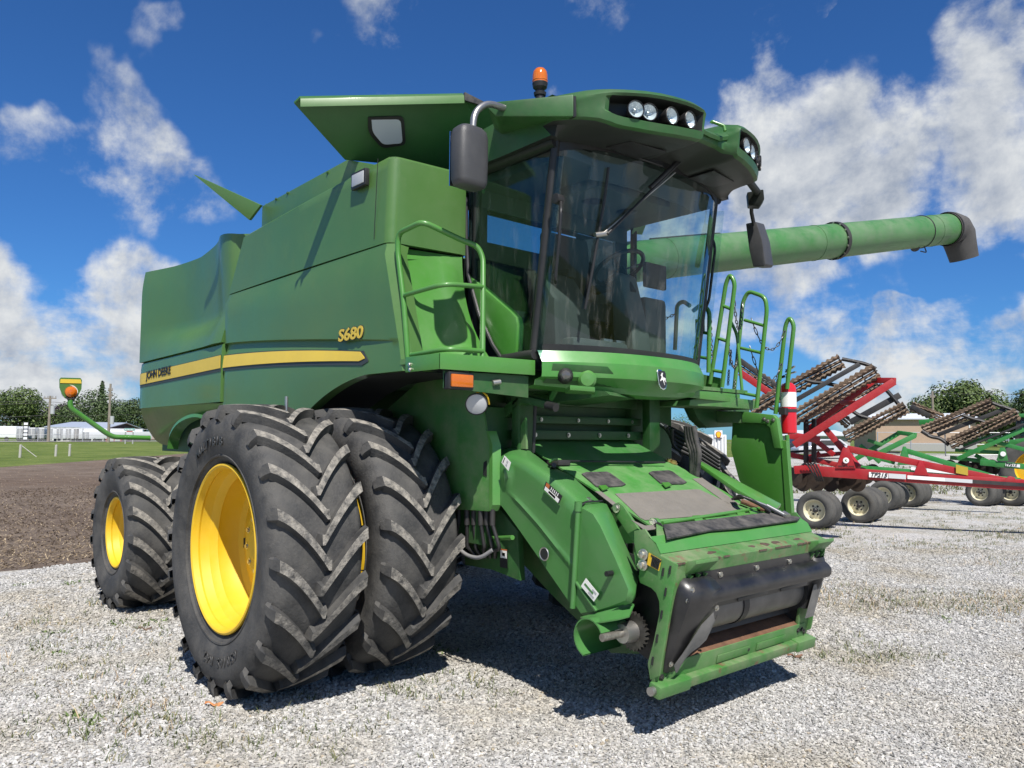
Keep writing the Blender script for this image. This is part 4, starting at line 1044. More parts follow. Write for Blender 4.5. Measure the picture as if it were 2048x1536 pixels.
def decal(name, quad, y, material, bands=(), off=.004, n=None):
    pts = [P(*q, y=y) for q in quad]; nn = (pts[1]-pts[0]).cross(pts[2]-pts[0]).normalized()
    if nn.dot(CAM_POS-pts[0]) < 0: nn = -nn
    o = plate(name, [p+nn*off for p in pts], nn*.0015, material, COMB)
    def q2(u, v): return pts[0].lerp(pts[1], u).lerp(pts[3].lerp(pts[2], u), v)+nn*(off+.0018)
    for (u0,u1,v0,v1,mm) in bands:
        plate('decal_print', [q2(u0,v0),q2(u1,v0),q2(u1,v1),q2(u0,v1)], nn*.001, mm, o)
    return o, q2, nn
ORG = mat('decal_orange', (.45,.13,.04), .5); KB = mat('decal_black', (.02,.02,.02), .5); DW = WHITEP
decal('serial_label', [(1004,925),(1010,911),(1023,925),(1018,942)], -1.03, DW, [(.15,.85,.12,.2,KB),(.2,.45,.5,.7,mat('decal_grey',(.4,.4,.4),.5)),(.55,.85,.5,.7,mat('decal_grey',(0,0,0)))])
lines = [(.58,.93,.36+.10*i,.40+.10*i,DW) for i in range(5)]
decal('warning_decal', [(1088,978),(1093,963),(1126,992),(1119,1008)], -1.0, KB, [(.03,.47,.06,.94,DW),(.52,.97,.06,.26,ORG),(.12,.38,.3,.72,KB)]+lines)
o_, q2_, n_ = decal('torn_decal', [(1163,1172),(1173,1156),(1199,1188),(1189,1203)], -1.012, DW, [(.4,.6,.1,.75,SM),(.15,.35,.5,.9,mat('decal_grey',(0,0,0))),(.66,.86,.6,.9,mat('decal_grey',(0,0,0)))])
# curled shaft guard under the door
sc_ = P(1213,1268,y=-.95); rr_ = .115
bm = B(); rows = []
for a in lin(R(25), R(250), 16):
    rows.append([sc_+V((rr_*math.cos(a)+0*.1, -.16, rr_*math.sin(a))), sc_+V((rr_*math.cos(a), .20, rr_*math.sin(a)))])
b_grid(bm, rows); 
r2 = [[p+V((-math.cos(a)*.008,0,-math.sin(a)*.008)) for p in r] for r, a in zip(rows, lin(R(25), R(250), 16))]; b_grid(bm, r2)
b_grid(bm, [[r[0] for r in rows],[r[0] for r in r2]])
finish(bm, 'shaft_guard', SM, COMB, ang=60)
latheo('guard_back', [(.001,0),(rr_*.98,0),(rr_*.98,.006)], sc_+V((0,.17,0)), (0,1,0), GFRAME, COMB, 28)
bm = B(); b_grid(bm, [[P(1160,1234,y=-1.0), P(1200,1244,y=-1.08), sc_+V((rr_*math.cos(R(60)),-.16,rr_*math.sin(R(60))))],[P(1190,1226,y=-.98),P(1222,1222,y=-1.0),P(1235,1238,y=-1.05)],[P(1257,1205,y=-.95),P(1268,1208,y=-.9),P(1258,1232,y=-.98)]], (0,.004,-.008)); finish(bm, 'guard_lip', SM, COMB, ang=60)
# drive shaft and sprocket
s0_ = P(1266,1262,y=-.86); 
bm = B()
nt_ = 26; prof2 = []
for k in range(nt_*2): 
    a = 2*PI*k/(nt_*2); rr2 = .115 if k%2 == 0 else .098; prof2.append(V((s0_.x+rr2*math.cos(a), s0_.y-.012, s0_.z+rr2*math.sin(a))))
b_poly(bm, prof2, (0,.024,0)); finish(bm, 'sprocket', mat('dark_steel', (.10,.095,.085), .45, metal=.8, var=.3, vscale=20), COMB)
cylo('shaft_collar', s0_+V((0,-.10,0)), s0_, .055, STEEL, COMB, r1=.062, n=24)
cylo('drive_shaft', s0_+V((-.01,-.26,0)), s0_, .022, mat('splined_shaft', (.30,.28,.24), .4, metal=.7, var=.3, vscale=60), COMB, n=16)

# ---- front face frame
F0 = V((2.430,-.866,.318)); FU = V((.17,0,.712)).normalized(); FN = V((.712,0,-.17)).normalized(); FH = .735
def FF(a, b, c=0.0): return F0+V((0,a,0))+FU*b+FN*c
W_ = 1.732
def fplate(name, pts, c0, c1, material, bevel=.004): return plate(name, [FF(a,b,c0) for a, b in pts], FN*(c1-c0), material, COMB, bevel)
# header beam profile from the left end, extruded across
hp = [P(*q, y=-.866) for q in [(1299,1075),(1311,1087),(1322,1110),(1353,1128)]]
prof = [(p.x, p.z) for p in hp]
lastx, lastz = prof[-1]
f1 = FF(0,.60,.0); prof2 = prof+[(FF(0,.655).x, FF(0,.655).z),(FF(0,.655,-.05).x, FF(0,.655,-.05).z),(2.30,.98),(prof[0][0]-.12, prof[0][1]-.10)]
bm = B(); b_poly(bm, [(x,-.862,z) for x, z in prof2], (0,1.728,0)); hb_ = finish(bm, 'header_beam', GWORN, COMB, .003, 1, ang=9)
bm = B(); b_grid(bm, [[(x+.004, y, z+.003) for y in (-.868,.87)] for x, z in ((2.404,1.163),(2.455,1.133),(2.489,1.076))], (-.004,0,-.003)); finish(bm, 'header_band', mat('green_band', (.055,.215,.042), .36, var=.08, dust=.2, dustcol=(.2,.24,.15)), COMB, ang=5)
EDGE = mat('bare_edge', (.13,.085,.065), .6, metal=.4, var=.4, vscale=30)
rge = random.Random(4); y_ = -.86
while y_ < .84:
    l_ = rge.uniform(.03,.22); w2 = rge.uniform(.004,.012)
    if rge.random() < .75: bm = B(); b_box(bm, 2.597-w2, 2.6025, y_, min(y_+l_,.862), 1.026, 1.0355); finish(bm, 'edge_wear', EDGE, COMB)
    y_ += l_+rge.uniform(.01,.12)
for q in ((1.02,.62,.045,.03),(1.15,.62,.06,.022),(.86,.62,.03,.02),(.42,.62,.05,.02),(1.42,.62,.04,.018)):
    c_ = V((2.545,-.866+q[0],1.0545)); pts_ = [c_+V((.02*math.cos(t)*q[3]/.03*(1+.3*math.sin(3*t+q[0]*9)), q[2]*math.sin(t)*(1+.25*math.sin(2*t+q[0]*7)), 0)) for t in lin(0,2*PI,14)[:-1]]
    plate('paint_chip', [V((p.x, p.y, 1.033+(2.6-p.x)*(.038/.108)+.0008)) for p in pts_], (0,0,.0012), EDGE, COMB)
plate('rubber_flap', [P(*q, z=None, y=None, x=None) if False else Ppl(*q, V((prof[0][0],0,prof[0][1]+.012)), (.38,0,1)) for q in [(1326,1052),(1430,1040),(1545,1026),(1600,1037),(1595,1042),(1480,1058),(1420,1063),(1333,1080)]], V((.38,0,1)).normalized()*.010, RUBFLAP, COMB)
plate('header_top_plate', [(prof[0][0]-.16,-.60,prof[0][1]+.055),(prof[0][0],-.80,prof[0][1]+.002),(prof[0][0],.83,prof[0][1]+.002),(prof[0][0]-.16,.74,prof[0][1]+.055)], (0,0,-.01), GREEN2, COMB)
# left and right side plates
spx = [(1289,1058),(1302,1077),(1312,1090),(1322,1112),(1354,1129),(1318,1352),(1300,1360),(1295,1327),(1307,1283),(1319,1225),(1318,1203),(1312,1186),(1302,1176),(1280,1166),(1277,1155),(1279,1140),(1268,1086),(1268,1062)]
pl = [P(*q, y=-.868) for q in spx]
plate('frame_side_plate', pl, (0,.014,0), GREEN2, COMB, bevel=.003)
plate('frame_side_plate', [mir(p) for p in pl], (0,-.014,0), GREEN2, COMB, bevel=.003)
for px, py in ((1327,1144),(1332,1184),(1324,1229),(1315,1277),(1306,1322),(1341,1140)):
    a = P(px, py-8, y=-.872); b = P(px-2, py+8, y=-.872); cylo('slot', a, b, .006, DARKI, COMB, n=8)
for px, py in ((1288,1109),(1287,1130)):
    c = P(px,py,y=-.872); bm = B(); b_cyl(bm, c, c+V((0,-.012,0)), .034, n=24); b_cyl(bm, c+V((0,-.012,0)), c+V((0,-.035,0)), .022, n=6); finish(bm, 'pivot_bolt', ZINC, COMB, .003)
o_, q2_, n_ = decal('caution_decal', [(1295,1129),(1299,1105),(1324,1120),(1319,1142)], -.874, YELLOW, [(.06,.94,.30,.94,KB)]+[(.14,.80-.05*(i%2),.38+.105*i,.42+.105*i,DW) for i in range(5)])
YB = mat('decal_yellow', (.75,.55,.02), .5)
# decal corners run: left-bottom, left-top, right-top, right-bottom -> text along u of the swapped quad
pq = [P(*q, y=-.880) for q in [(1295,1129),(1299,1105),(1324,1120),(1319,1142)]]
ct = pq[1].lerp(pq[2], .55).lerp(pq[0].lerp(pq[3], .55), .15)
letters('caution_word', 'CAUTION', .017, basis(ct, pq[2]-pq[1], pq[1]-pq[0]), KB, o_, bold=.001)
# front flanges
fplate('face_flange', [(0,0),(.15,0),(.20,.30),(.16,.66),(0,FH-.02)], -.02, .0, GWORN)
fplate('face_flange', [(W_-.15,0),(W_,0),(W_,FH-.02),(W_-.12,.66),(W_-.18,.30)], -.02, .0, GWORN)
fplate('bottom_sill', [(.05,-.015),(W_-.05,-.015),(W_-.06,.13),(.18,.13)], -.02, .005, GREEN2)
bm = B(); b_beam(bm, FF(.10,-.005,.02), FF(W_-.02,-.005,.02), .07, .06, FU); finish(bm, 'lock_bar', GWORN, COMB, .008)
bm = B(); b_beam(bm, FF(-.02,-.005,.025), FF(.28,-.005,.025), .085, .075, FU); finish(bm, 'lock_pin_housing', GREEN2, COMB, .012)
bm = B(); b_beam(bm, FF(W_-.22,-.005,.025), FF(W_+.02,-.005,.025), .085, .075, FU); finish(bm, 'lock_pin_housing', GREEN2, COMB, .012)
for a in (.0,): cylo('lock_pin', FF(-.05,-.005,.02), FF(.02,-.005,.02), .025, STEEL, COMB, n=14)
for a, b in ((.10,.085),(.145,.085),(.19,.08),(.06,.05),(W_-.10,.085),(W_-.15,.085),(W_-.06,.06),(W_*.55,.06)):
    bolt(FF(a,b,.002), FN, .013, COMB, BLK2)
# hooks on top of the frame
for a in (.20, W_-.13):
    bm = B(); b_poly(bm, [FF(a-.10,.66,.0),FF(a-.10,.70,.03),FF(a-.10,.745,.06),FF(a-.10,.765,.055),FF(a-.10,.74,.0),FF(a-.10,.72,-.05),FF(a-.10,.66,-.05)], (0,.22,0)); finish(bm, 'saddle_hook', GREEN2, COMB, .006)
    for k in (-.07,.0,.07): bm = B(); b_poly(bm, [FF(a+k,.60,.004),FF(a+k,.66,.03),FF(a+k,.66,.0),FF(a+k,.60,-.01)], (0,.012,0)); finish(bm, 'hook_web', GREEN2, COMB)
# black rubber seal: rolled header lip and side tongues
SEAL = mat('seal_rubber', (.014,.014,.015), .30, var=.2, dust=.22, dustcol=(.11,.10,.09), dscale=6)
bm = B(); rows = []
for k, (b, c) in enumerate([(.66,.004),(.605,.010),(.600,.03),(.590,.075),(.565,.105),(.535,.112),(.505,.10),(.488,.07),(.482,.055),(.445,.05),(.44,.02)]):
    rows.append([FF(a, b+.0*a, c) for a in lin(.20, W_-.06, 14)])
b_grid(bm, rows, FN*-.012); finish(bm, 'seal_lip', SEAL, COMB, ang=38)
bm = B(); rows = []
for b, w0, w1, c in [(.645,.09,.30,.02),(.625,.06,.35,.07),(.585,.045,.375,.108),(.53,.04,.375,.118),(.44,.04,.36,.100),(.34,.045,.33,.075),(.24,.05,.28,.055),(.16,.055,.22,.04),(.08,.065,.17,.015)]:
    rows.append([FF(w0-.0, b, .004), FF(w0+.015, b, c*.8), FF((w0+w1)/2, b, c), FF(w1-.02, b, c*.8), FF(w1, b, .0)])
b_grid(bm, rows); finish(bm, 'seal_corner', SEAL, COMB, ang=60)
GREYR = mat('scuffed_rubber', (.16,.155,.145), .8, var=.2, vscale=10)
bm = B(); rows = []
for b, w0, w1, c in [(.43,.30,.352,.104),(.36,.215,.335,.094),(.30,.16,.315,.084),(.24,.115,.28,.070),(.17,.095,.23,.056),(.11,.10,.17,.042)]:
    rows.append([FF(w0+(w1-w0)*k, b+.03*math.sin(5*k+b*20), c+.004*math.sin(PI*k)) for k in lin(0,1,5)])
b_grid(bm, rows); finish(bm, 'seal_wear_patch', GREYR, COMB, ang=60)
bm = B(); rows = []
for b, w0, w1, c in [(.62,W_-.16,W_-.02,.03),(.56,W_-.20,W_-.02,.08),(.46,W_-.20,W_-.03,.08),(.36,W_-.18,W_-.045,.055),(.26,W_-.20,W_-.06,.04)]:
    rows.append([FF(w0, b, .0), FF(w0+.02, b, c*.8), FF((w0+w1)/2, b, c), FF(w1-.01, b, c*.7), FF(w1, b, .0)])
b_grid(bm, rows); finish(bm, 'seal_corner', BLACK, COMB, ang=60)
bm = B(); b_grid(bm, [[FF(W_-.19+k*.12, b, .07-.05*(.5-b)) for k in lin(0,1,4)] for b in (.45,.36,.27,.20)]); finish(bm, 'seal_wear_patch', GREYR, COMB)
for a, b, c in ((.085,.600,.075),(.065,.54,.075),(.085,.14,.03),(.33,.47,.10),(W_-.05,.57,.05)): bolt(FF(a,b,c), FN, .012, COMB)
for a in (.45,.85,1.25,1.55): bolt(FF(a,.625,.010), FN, .013, COMB)
for a in (.62,1.12): beamo('seal_strip', FF(a,.462,.056), FF(a+.34,.468,.056), .006, .022, SEAL, COMB)
# inside: drum, floor, walls
DR = mat('drum_steel', (.17,.162,.15), .42, metal=.55, var=.2, vscale=6, dust=.3, dustcol=(.25,.22,.18))
cylo('feed_drum', FF(.16,.36,-.12), FF(W_-.16,.36,-.12), .135, DR, COMB, n=36)
for a in (.78,): cylo('drum_strap', FF(a,.36,-.12), FF(a+.06,.36,-.12), .142, BLACK, COMB, n=36)
for a in (.22,W_-.2): cylo('drum_flange', FF(a,.36,-.12), FF(a+.012,.36,-.12), .16, BLK2, COMB, n=36)
plate('feeder_floor', [FF(.15,.12,.0),FF(W_-.15,.12,.0),FF(W_-.2,.24,-.55),FF(.2,.24,-.55)], FU*.01, RUSTM, COMB)
plate('feeder_back', [FF(.1,.05,-.5),FF(W_-.1,.05,-.5),FF(W_-.1,.66,-.5),FF(.1,.66,-.5)], FN*-.01, DARKI, COMB)
for a in (.14, W_-.15): plate('feeder_cheek', [FF(a,.05,-.03),FF(a,.66,-.03),FF(a,.62,-.5),FF(a,.10,-.5)], (0,.01,0), BLK2, COMB)
plate('drum_shield', [FF(.2,.20,-.06),FF(W_-.18,.20,-.06),FF(W_-.18,.26,-.10),FF(.2,.26,-.10)], FN*-.008, BLK2, COMB)
for a, bz in ((.60,.05),(1.05,.05)): fplate('sill_tab', [(a,.035),(a+.36,.035),(a+.36,.085),(a,.085)], .006, .012, GREEN2)
# arms and links at the feeder front corners
plate('lift_bracket', [P(*q, y=-.70) for q in [(1221,1016),(1236,1004),(1246,1012),(1282,1066),(1302,1078),(1290,1130),(1270,1090)]], (0,.02,0), GREEN2, COMB, bevel=.004)
bolt(P(1233,1016,y=-.705), (0,-1,0), .02, COMB)
tubeo('link_rod', [P(1243,1017,y=-.66), P(1262,1033,y=-.60), P(1300,1044,y=-.52)], .018, STEEL, COMB)
plate('lever_plate', [P(*q, y=-.60) for q in [(1290,1060),(1300,1036),(1312,1037),(1326,1055),(1325,1066),(1304,1072)]], (0,.03,0), GREEN2, COMB, bevel=.004)
bolt(P(1306,1047,y=-.61), (0,-1,0), .022, COMB); bolt(P(1317,1057,y=-.61), (0,-1,0), .026, COMB, BLK2)
cylo('cross_rod', top(1325,1046,.05), top(1522,1016,.05), .012, GREEN, COMB, n=10)
cylo('cross_rod', top(1410,1040,.04), top(1560,1022,.04), .010, GREEN, COMB, n=10)
for px, py in ((1390,1042),(1478,1034),(1500,1026)): bm = B(); b_poly(bm, [top(px-8,py-3,.02),top(px+8,py-4,.02),top(px+14,py+6,.02),top(px-2,py+8,.02)], TPN*.03); finish(bm, 'rod_tab', GREEN, COMB, .003)
# right-hand (machine left) side of the feeder: long cover, rams and hoses
plate('side_cover', [top(*q, .06) for q in [(1388,928),(1402,930),(1560,1015),(1548,1027),(1520,1014),(1470,985)]], TPN*.03, GREEN, COMB, bevel=.005)
cylo('ram_rod', top(1478,990,.12), top(1535,1012,.10), .009, STEEL, COMB, n=12)
cylo('ram_body', top(1533,1011,.10), top(1572,1032,.08), .016, mat('grey_ram', (.16,.165,.17), .4, metal=.4), COMB, n=14)
cylo('ram_end', top(1566,1028,.08), top(1576,1034,.08), .026, STEEL, COMB, n=14)
cylo('rusty_link', top(1482,1002,.05), top(1545,1026,.05), .020, RUSTM, COMB, n=10)
for i in range(3): tubeo('hydraulic_hose', [top(1465+4*i,998,.05), top(1480+6*i,990+2*i,.14), top(1510+5*i,1005+2*i,.12), top(1540,1020+2*i,.08)], .010, BLACK, COMB, fil=.05)

# ================================================================ DECKS, FRAME, LADDERS
# right-hand service deck
dk = [(.98,-1.655),(1.43,-1.655),(1.50,-.93),(.95,-.93)]
plate('service_deck', [(x,y,2.205) for x, y in dk], (0,0,.035), GREEN2, COMB)
bm = B(); b_poly(bm, [(1.05,-1.66,2.15),(1.43,-1.66,2.15),(1.43,-1.66,2.25),(1.05,-1.66,2.25)], (0,.012,0)); finish(bm, 'deck_edge', GREEN, COMB, .003)
bm = B(); b_poly(bm, [(1.43,-1.66,2.15),(1.505,-.93,2.15),(1.505,-.93,2.25),(1.43,-1.66,2.25)], (-.012,0,0)); finish(bm, 'deck_edge', GREEN, COMB, .003)
for px, py in ((819,729),(820,739)): bolt(P(px,py,y=-1.662), (0,-1,0), .010, COMB)
# perforated bar under the deck with light coming through
bar = [(1.40,-1.60,2.145),(1.46,-.95,2.145),(1.46,-.95,2.00),(1.40,-1.60,2.04)]
plate('deck_beam', bar, (-.02,0,0), GFRAME, COMB)
lb = boxo('marker_lamp', 1.38, 1.44, -1.60, -1.40, 2.03, 2.14, BLACK, COMB, bevel=.01)
boxo('lamp_lens', 1.435, 1.455, -1.585, -1.415, 2.045, 2.125, AMBER, lb, bevel=.008)
oc = P(953,808,x=1.36); bm = B(); b_lathe(bm, [(.001,-.06),(.05,-.05),(.072,-.01),(.074,.008),(.068,.010)], oc, (.75,-.6,-.35), 28); ol = finish(bm, 'work_lamp', BLACK, COMB)
latheo('lamp_lens', [(.001,.018),(.035,.016),(.068,.006)], oc, (.75,-.6,-.35), LENS2, ol, 28, 60)
tubeo('lamp_wire', [oc+V((0,0,.07)), oc+V((.02,.02,.09)), oc+V((.05,.05,.05)), oc+V((.03,.08,.0))], .007, YELLOW, COMB, fil=.02)
cylo('deck_fitting', P(985,766,x=1.44), P(1000,764,x=1.45), .018, STEEL, COMB)
# handrail
PT = lambda px, py, x=None, y=None: P(px, py, x=x, y=y)
cor_t, cor_m, cor_b = PT(845,443,y=-1.62), PT(890,567,y=-1.62), PT(895,697,y=-1.62)
tl_ = PT(797,468,y=-1.62); bl_ = V((1.02,-1.62,2.24))
p2b = PT(965,702,x=1.42); p2t = PT(966,512,x=1.27); p2m = PT(966,574,x=1.32)
tubeo('handrail', [bl_, PT(807,600,y=-1.62), PT(795,500,y=-1.62), PT(797,466,y=-1.62), cor_t, PT(925,481,x=1.20), PT(955,492,x=1.24), PT(966,515,x=1.27), p2m, p2b-V((0,0,.05))], .019, GREEN, COMB, fil=.06)
tubeo('rail_bar', [PT(810,590,y=-1.62), cor_m, p2m], .016, GREEN, COMB, fil=.12)
tubeo('rail_bar', [PT(822,710,y=-1.62), cor_b, p2b], .016, GREEN, COMB, fil=.12)
# frame plates below the deck
fp = [P(*q, y=-1.02) for q in [(850,752),(955,752),(972,862),(984,892),(984,1010),(978,1023),(905,1018),(800,1010),(760,830)]]
plate('frame_plate', fp, (0,.02,0), GREEN2, COMB, bevel=.003)
plate('plate_flange', [P(*q, y=-1.025) for q in [(972,862),(976,862),(985,890),(985,1010),(979,1022),(978,1010),(979,893)]], (.03,.05,0), GREEN, COMB)
plate('plate_slot', [P(*q, y=-1.024) for q in [(967,925),(973,921),(973,953),(966,950)]], (0,.006,0), DARKI, COMB)
boxo('front_frame', .30, 1.05, -.98, -.66, .98, 1.95, GFRAME, COMB, bevel=.01)
fr2 = [P(*q, y=-.90) for q in [(985,1000),(1035,1062),(1040,1162),(985,1140),(930,1130),(925,1030)]]
plate('lower_frame', fr2, (0,.05,0), GFRAME, COMB, bevel=.005)
cylo('peg', P(983,1077,y=-.92), P(1025,1075,y=-1.0), .016, GREEN, COMB, n=12)
decal('warning_decal', [(1001,1134),(1001,1097),(1016,1099),(1016,1137)], -.905, KB, [(.52,.92,.08,.92,DW),(.64,.8,.3,.7,KB),(.93,1,.05,.95,ORG)])
# hydraulic couplers and hoses
for i, px in enumerate((918,934,948,962,974,985)):
    a = P(px,1024,y=-.98-.02*(i%2)); cylo('coupler', a+V((0,0,.02)), a-V((0,0,.09)), .020, BLK2, COMB, n=12)
    tubeo('hydraulic_hose', [a-V((0,0,.08)), a+V((.02*(i-2),.02,-.25)), P(930+12*i,1100,y=-.95), P(945+9*i,1115,y=-.92)], .014, BLACK, COMB, fil=.10)
tubeo('hydraulic_hose', [P(918,1098,y=-.99), P(935,1112,y=-1.0), P(960,1117,y=-1.0), P(985,1100,y=-.97)], .014, mat('grey_hose', (.22,.22,.22), .5), COMB, fil=.08)
boxo('coupler_block', .70, 1.0, -.96, -.9, 1.16, 1.28, DARKI, COMB)
# brackets and struts under the cab on the right side
plate('lift_arm', [P(*q, y=-.80) for q in [(990,828),(1035,789),(1042,790),(1100,805),(1096,818),(1043,806),(1004,840),(993,838)]], (0,.10,0), GFRAME, COMB, bevel=.006)
cylo('arm_grip', P(1094,811,y=-.80), P(1112,815,y=-.80), .03, BLACK, COMB, n=14)
plate('gusset', [P(*q, y=-.78) for q in [(1020,896),(1048,838),(1050,835),(1052,898)]], (0,.02,0), GREEN2, COMB)
boxo('feeder_upright', 1.12, 1.20, -.80, -.66, 1.55, 2.08, GFRAME, COMB, bevel=.01)
boxo('feeder_upright', 1.12, 1.20, .66, .80, 1.55, 2.08, GFRAME, COMB, bevel=.01)
cylo('gas_strut', P(1071,800,y=-.72), P(1067,905,y=-.72), .012, BLACK, COMB, n=10)
plate('bumper_bracket', [P(*q, y=-.6) for q in [(1095,775),(1210,782),(1220,790),(1150,800),(1100,806)]], (-.2,.5,0), GFRAME, COMB)
# latch assembly on the feeder
boxo('latch_block', *(lambda c: (c.x-.07, c.x+.07, c.y-.06, c.y+.06, c.z, c.z+.035))(top(1115,930,.0)), BLK2, COMB, bevel=.005)
tubeo('latch_handle', [top(1100,924,.04), top(1100,924,.10), top(1106,918,.12), top(1114,918,.12)], .010, GREEN, COMB, fil=.02)
cylo('latch_rod', top(1120,922,.05), top(1330,925,.05), .007, BLACK, COMB, n=8)
cylo('latch_rod', top(1106,938,.02), top(1108,930,.09), .016, BLK2, COMB, n=10)
for px, py in ((1338,922),(1347,926)): bolt(top(px,py,.02), TPN, .022, COMB, mat('brass', (.5,.38,.15), .35, metal=.8))
# hose bundle on the left of the feeder
for i in range(4): tubeo('hydraulic_hose', [P(1372+5*i,852,y=.62), P(1374+6*i,880,y=.64), P(1384+5*i,905,y=.64), P(1384+3*i,955,y=.66)], .022, RUBFLAP, COMB, fil=.12, n=8)
for i in range(5): tubeo('hydraulic_hose', [P(1312+8*i,845+3*i,y=.8), P(1345,858+9*i,y=.85), P(1385,880+8*i,y=.9), P(1440,918+7*i,y=.95)], .018, BLACK, COMB, fil=.2, n=8)
# ---- left platform and ladder
plate('platform', [(1.50,.93,2.14),(1.44,1.75,2.14),(.85,1.75,2.14),(.85,.93,2.14)], (0,0,.03), GREEN2, COMB)
bm = B(); b_poly(bm, [P(1378,795,x=1.50),P(1480,806,x=1.45),P(1480,789,x=1.45),P(1378,778,x=1.50)], (-.012,0,0)); finish(bm, 'platform_edge', GREEN, COMB, .002)
plate('toe_board', [P(*q, y=1.30) for q in [(1392,746),(1440,756),(1440,778),(1392,772)]], (0,.012,0), GREEN2, COMB)
plate('step_panel', [P(*q, x=1.46) for q in [(1381,800),(1428,790),(1512,801),(1512,819),(1430,813),(1378,811)]], (-.45,0,0), GREEN2, COMB, bevel=.004)
plate('platform_bracket', [P(*q, x=1.15) for q in [(1384,812),(1500,818),(1490,852),(1415,856),(1396,838)]], (-.10,0,0), GFRAME, COMB, bevel=.004)
boxo('front_frame', .30, 1.00, .66, 1.22, 1.20, 2.06, GFRAME, COMB, bevel=.01)
lad = [P(*q, y=1.74) for q in [(1465,842),(1540,846),(1553,856),(1562,900),(1580,1030),(1520,1026),(1478,960),(1462,900)]]
plate('ladder_panel', lad, (0,.02,0), GREEN, COMB, bevel=.003)
plate('ladder_frame', [P(*q, y=1.70) for q in [(1402,822),(1484,823),(1484,846),(1402,845)]], (0,.16,0), GREEN2, COMB, bevel=.004)
plate('ladder_frame', [P(*q, y=1.69) for q in [(1484,823),(1545,830),(1553,838),(1562,897),(1548,896),(1540,856),(1530,847),(1484,845)]], (0,.06,0), GREEN, COMB, bevel=.004)
for px, py in ((1528,838),(1535,842),(1546,840)): bolt(P(px,py,y=1.688), (0,-1,0), .012, COMB)
plate('ladder_flange', [P(*q, y=1.73) for q in [(1562,880),(1572,882),(1583,1022),(1583,1032),(1572,1030)]], (0,.05,0), GREEN, COMB)
def hoop(pts, y, r=.019, fil=.06, name='ladder_rail'): return tubeo(name, [P(*q, y=y) for q in pts], r, GREEN, COMB, fil=fil, n=10)
hoop([(1420,768),(1452,566),(1460,548),(1470,566),(1444,775)], 1.28)
for a, b in (((1447,612),(1462,618)),((1435,676),(1453,682)),((1423,740),(1445,744))): tubeo('rung', [P(*a, y=1.28), P(*b, y=1.28)], .015, GREEN, COMB)
hoop([(1467,794),(1486,602),(1497,582),(1530,594),(1534,618),(1513,816)], 1.72, fil=.09)
for a, b in (((1489,640),(1530,652)),((1482,696),(1524,706)),((1472,784),(1514,792))): tubeo('rung', [P(*a, y=1.72), P(*b, y=1.72)], .015, GREEN, COMB)
hoop([(1551,828),(1571,650),(1579,634),(1588,650),(1574,778)], 1.92)
hoop([(1574,870),(1582,1000),(1580,1016),(1572,1028)], 1.92, name='ladder_stringer')
hoop([(1386,622),(1404,608),(1419,622),(1417,745)], 1.05)
for a, b in (((1400,664),(1418,667)),((1388,712),(1417,717))): tubeo('rung', [P(*a, y=1.05), P(*b, y=1.05)], .014, GREEN, COMB)
hoop([(1460,640),(1474,668),(1484,780)], 1.5, r=.014)
boxo('switch_box', *(lambda c: (c.x-.03, c.x+.03, c.y-.03, c.y+.03, c.z-.06, c.z+.06))(P(1400,652,y=1.04)), BLACK, COMB, bevel=.008)
hoop([(1350,700),(1354,610),(1366,602),(1380,612)], 1.15)
# chains: real links
def chain(a, b, sag, name='chain'):
    a, b = V(a), V(b); n = max(8, int((b-a).length*1.25/.03)); bm = B(); pts = [a.lerp(b, i/n)-V((0,0,sag*4*(i/n)*(1-i/n))) for i in range(n+1)]
    for i in range(n):
        d_ = (pts[i+1]-pts[i]).normalized(); s, u = frame_of(d_)
        if i%2: s = u
        c = (pts[i]+pts[i+1])/2; h_ = (pts[i+1]-pts[i]).length*.62
        b_tube(bm, [c+d_*(math.cos(t)*h_)+s*(math.sin(t)*.010) for t in lin(0, 2*PI, 8)[:-1]], .0042, 5, closed=True)
    o = finish(bm, name, mat('chain_steel', (.16,.16,.155), .4, metal=.7), COMB, ang=70); o['kind'] = 'stuff'; return o
chain(P(1503,638,y=1.74), P(1570,662,y=1.90), .22)
chain(P(1500,694,y=1.74), P(1563,728,y=1.90), .24)
chain(P(1468,600,y=1.30), P(1486,605,y=1.70), .25)
chain(P(1456,680,y=1.32), P(1478,690,y=1.70), .22)
chain(P(1290,628,y=.98), P(1352,626,y=1.15), .05)
chain(P(1421,640,y=1.08), P(1424,720,y=1.15), .02)
for px, py in ((1470,760),(1462,700),(1458,740)): chain(P(px,py,y=1.6), P(px-2,py+30,y=1.6), .0)
# ---- unloading auger
A0, A1 = V((0.0,1.40,3.49)), V((1.20,7.42,4.735))
ad = (A1-A0).normalized(); Lg = (A1-A0).length
def AT(s): return A0+ad*s
def auger_s(px): 
    # distance along the tube under a photo column
    lo, hi = 0, Lg*1.3
    for _ in range(40):
        m_ = (lo+hi)/2; q = AT(m_)-CAM_POS; x = 1024+FPX*q.dot(CR)/q.dot(CF)
        lo, hi = (m_, hi) if x < px else (lo, m_)
    return lo
AUG = mat('green_auger', (.05,.17,.045), .38, var=.10, dust=.5, dustcol=(.20,.21,.17), dscale=2.5, coat=.1)
bm = B(); b_lathe(bm, [(.215,-.15),(.215,Lg)], A0, ad, 40); tube_o = finish(bm, 'unloading_auger', AUG, COMB, ang=60)
for px, w_, r_ in ((1668,.03,.238),): 
    s_ = auger_s(px); latheo('auger_flange', [(.21,-w_),(r_,-w_),(r_,w_),(.21,w_)], AT(s_), ad, BLK2, COMB, 40)
    s1, s2_ = frame_of(ad)
    for k in range(14): a = 2*PI*k/14; bolt(AT(s_)-ad*(w_)+(s1*math.cos(a)+s2_*math.sin(a))*.225, -ad, .010, COMB)
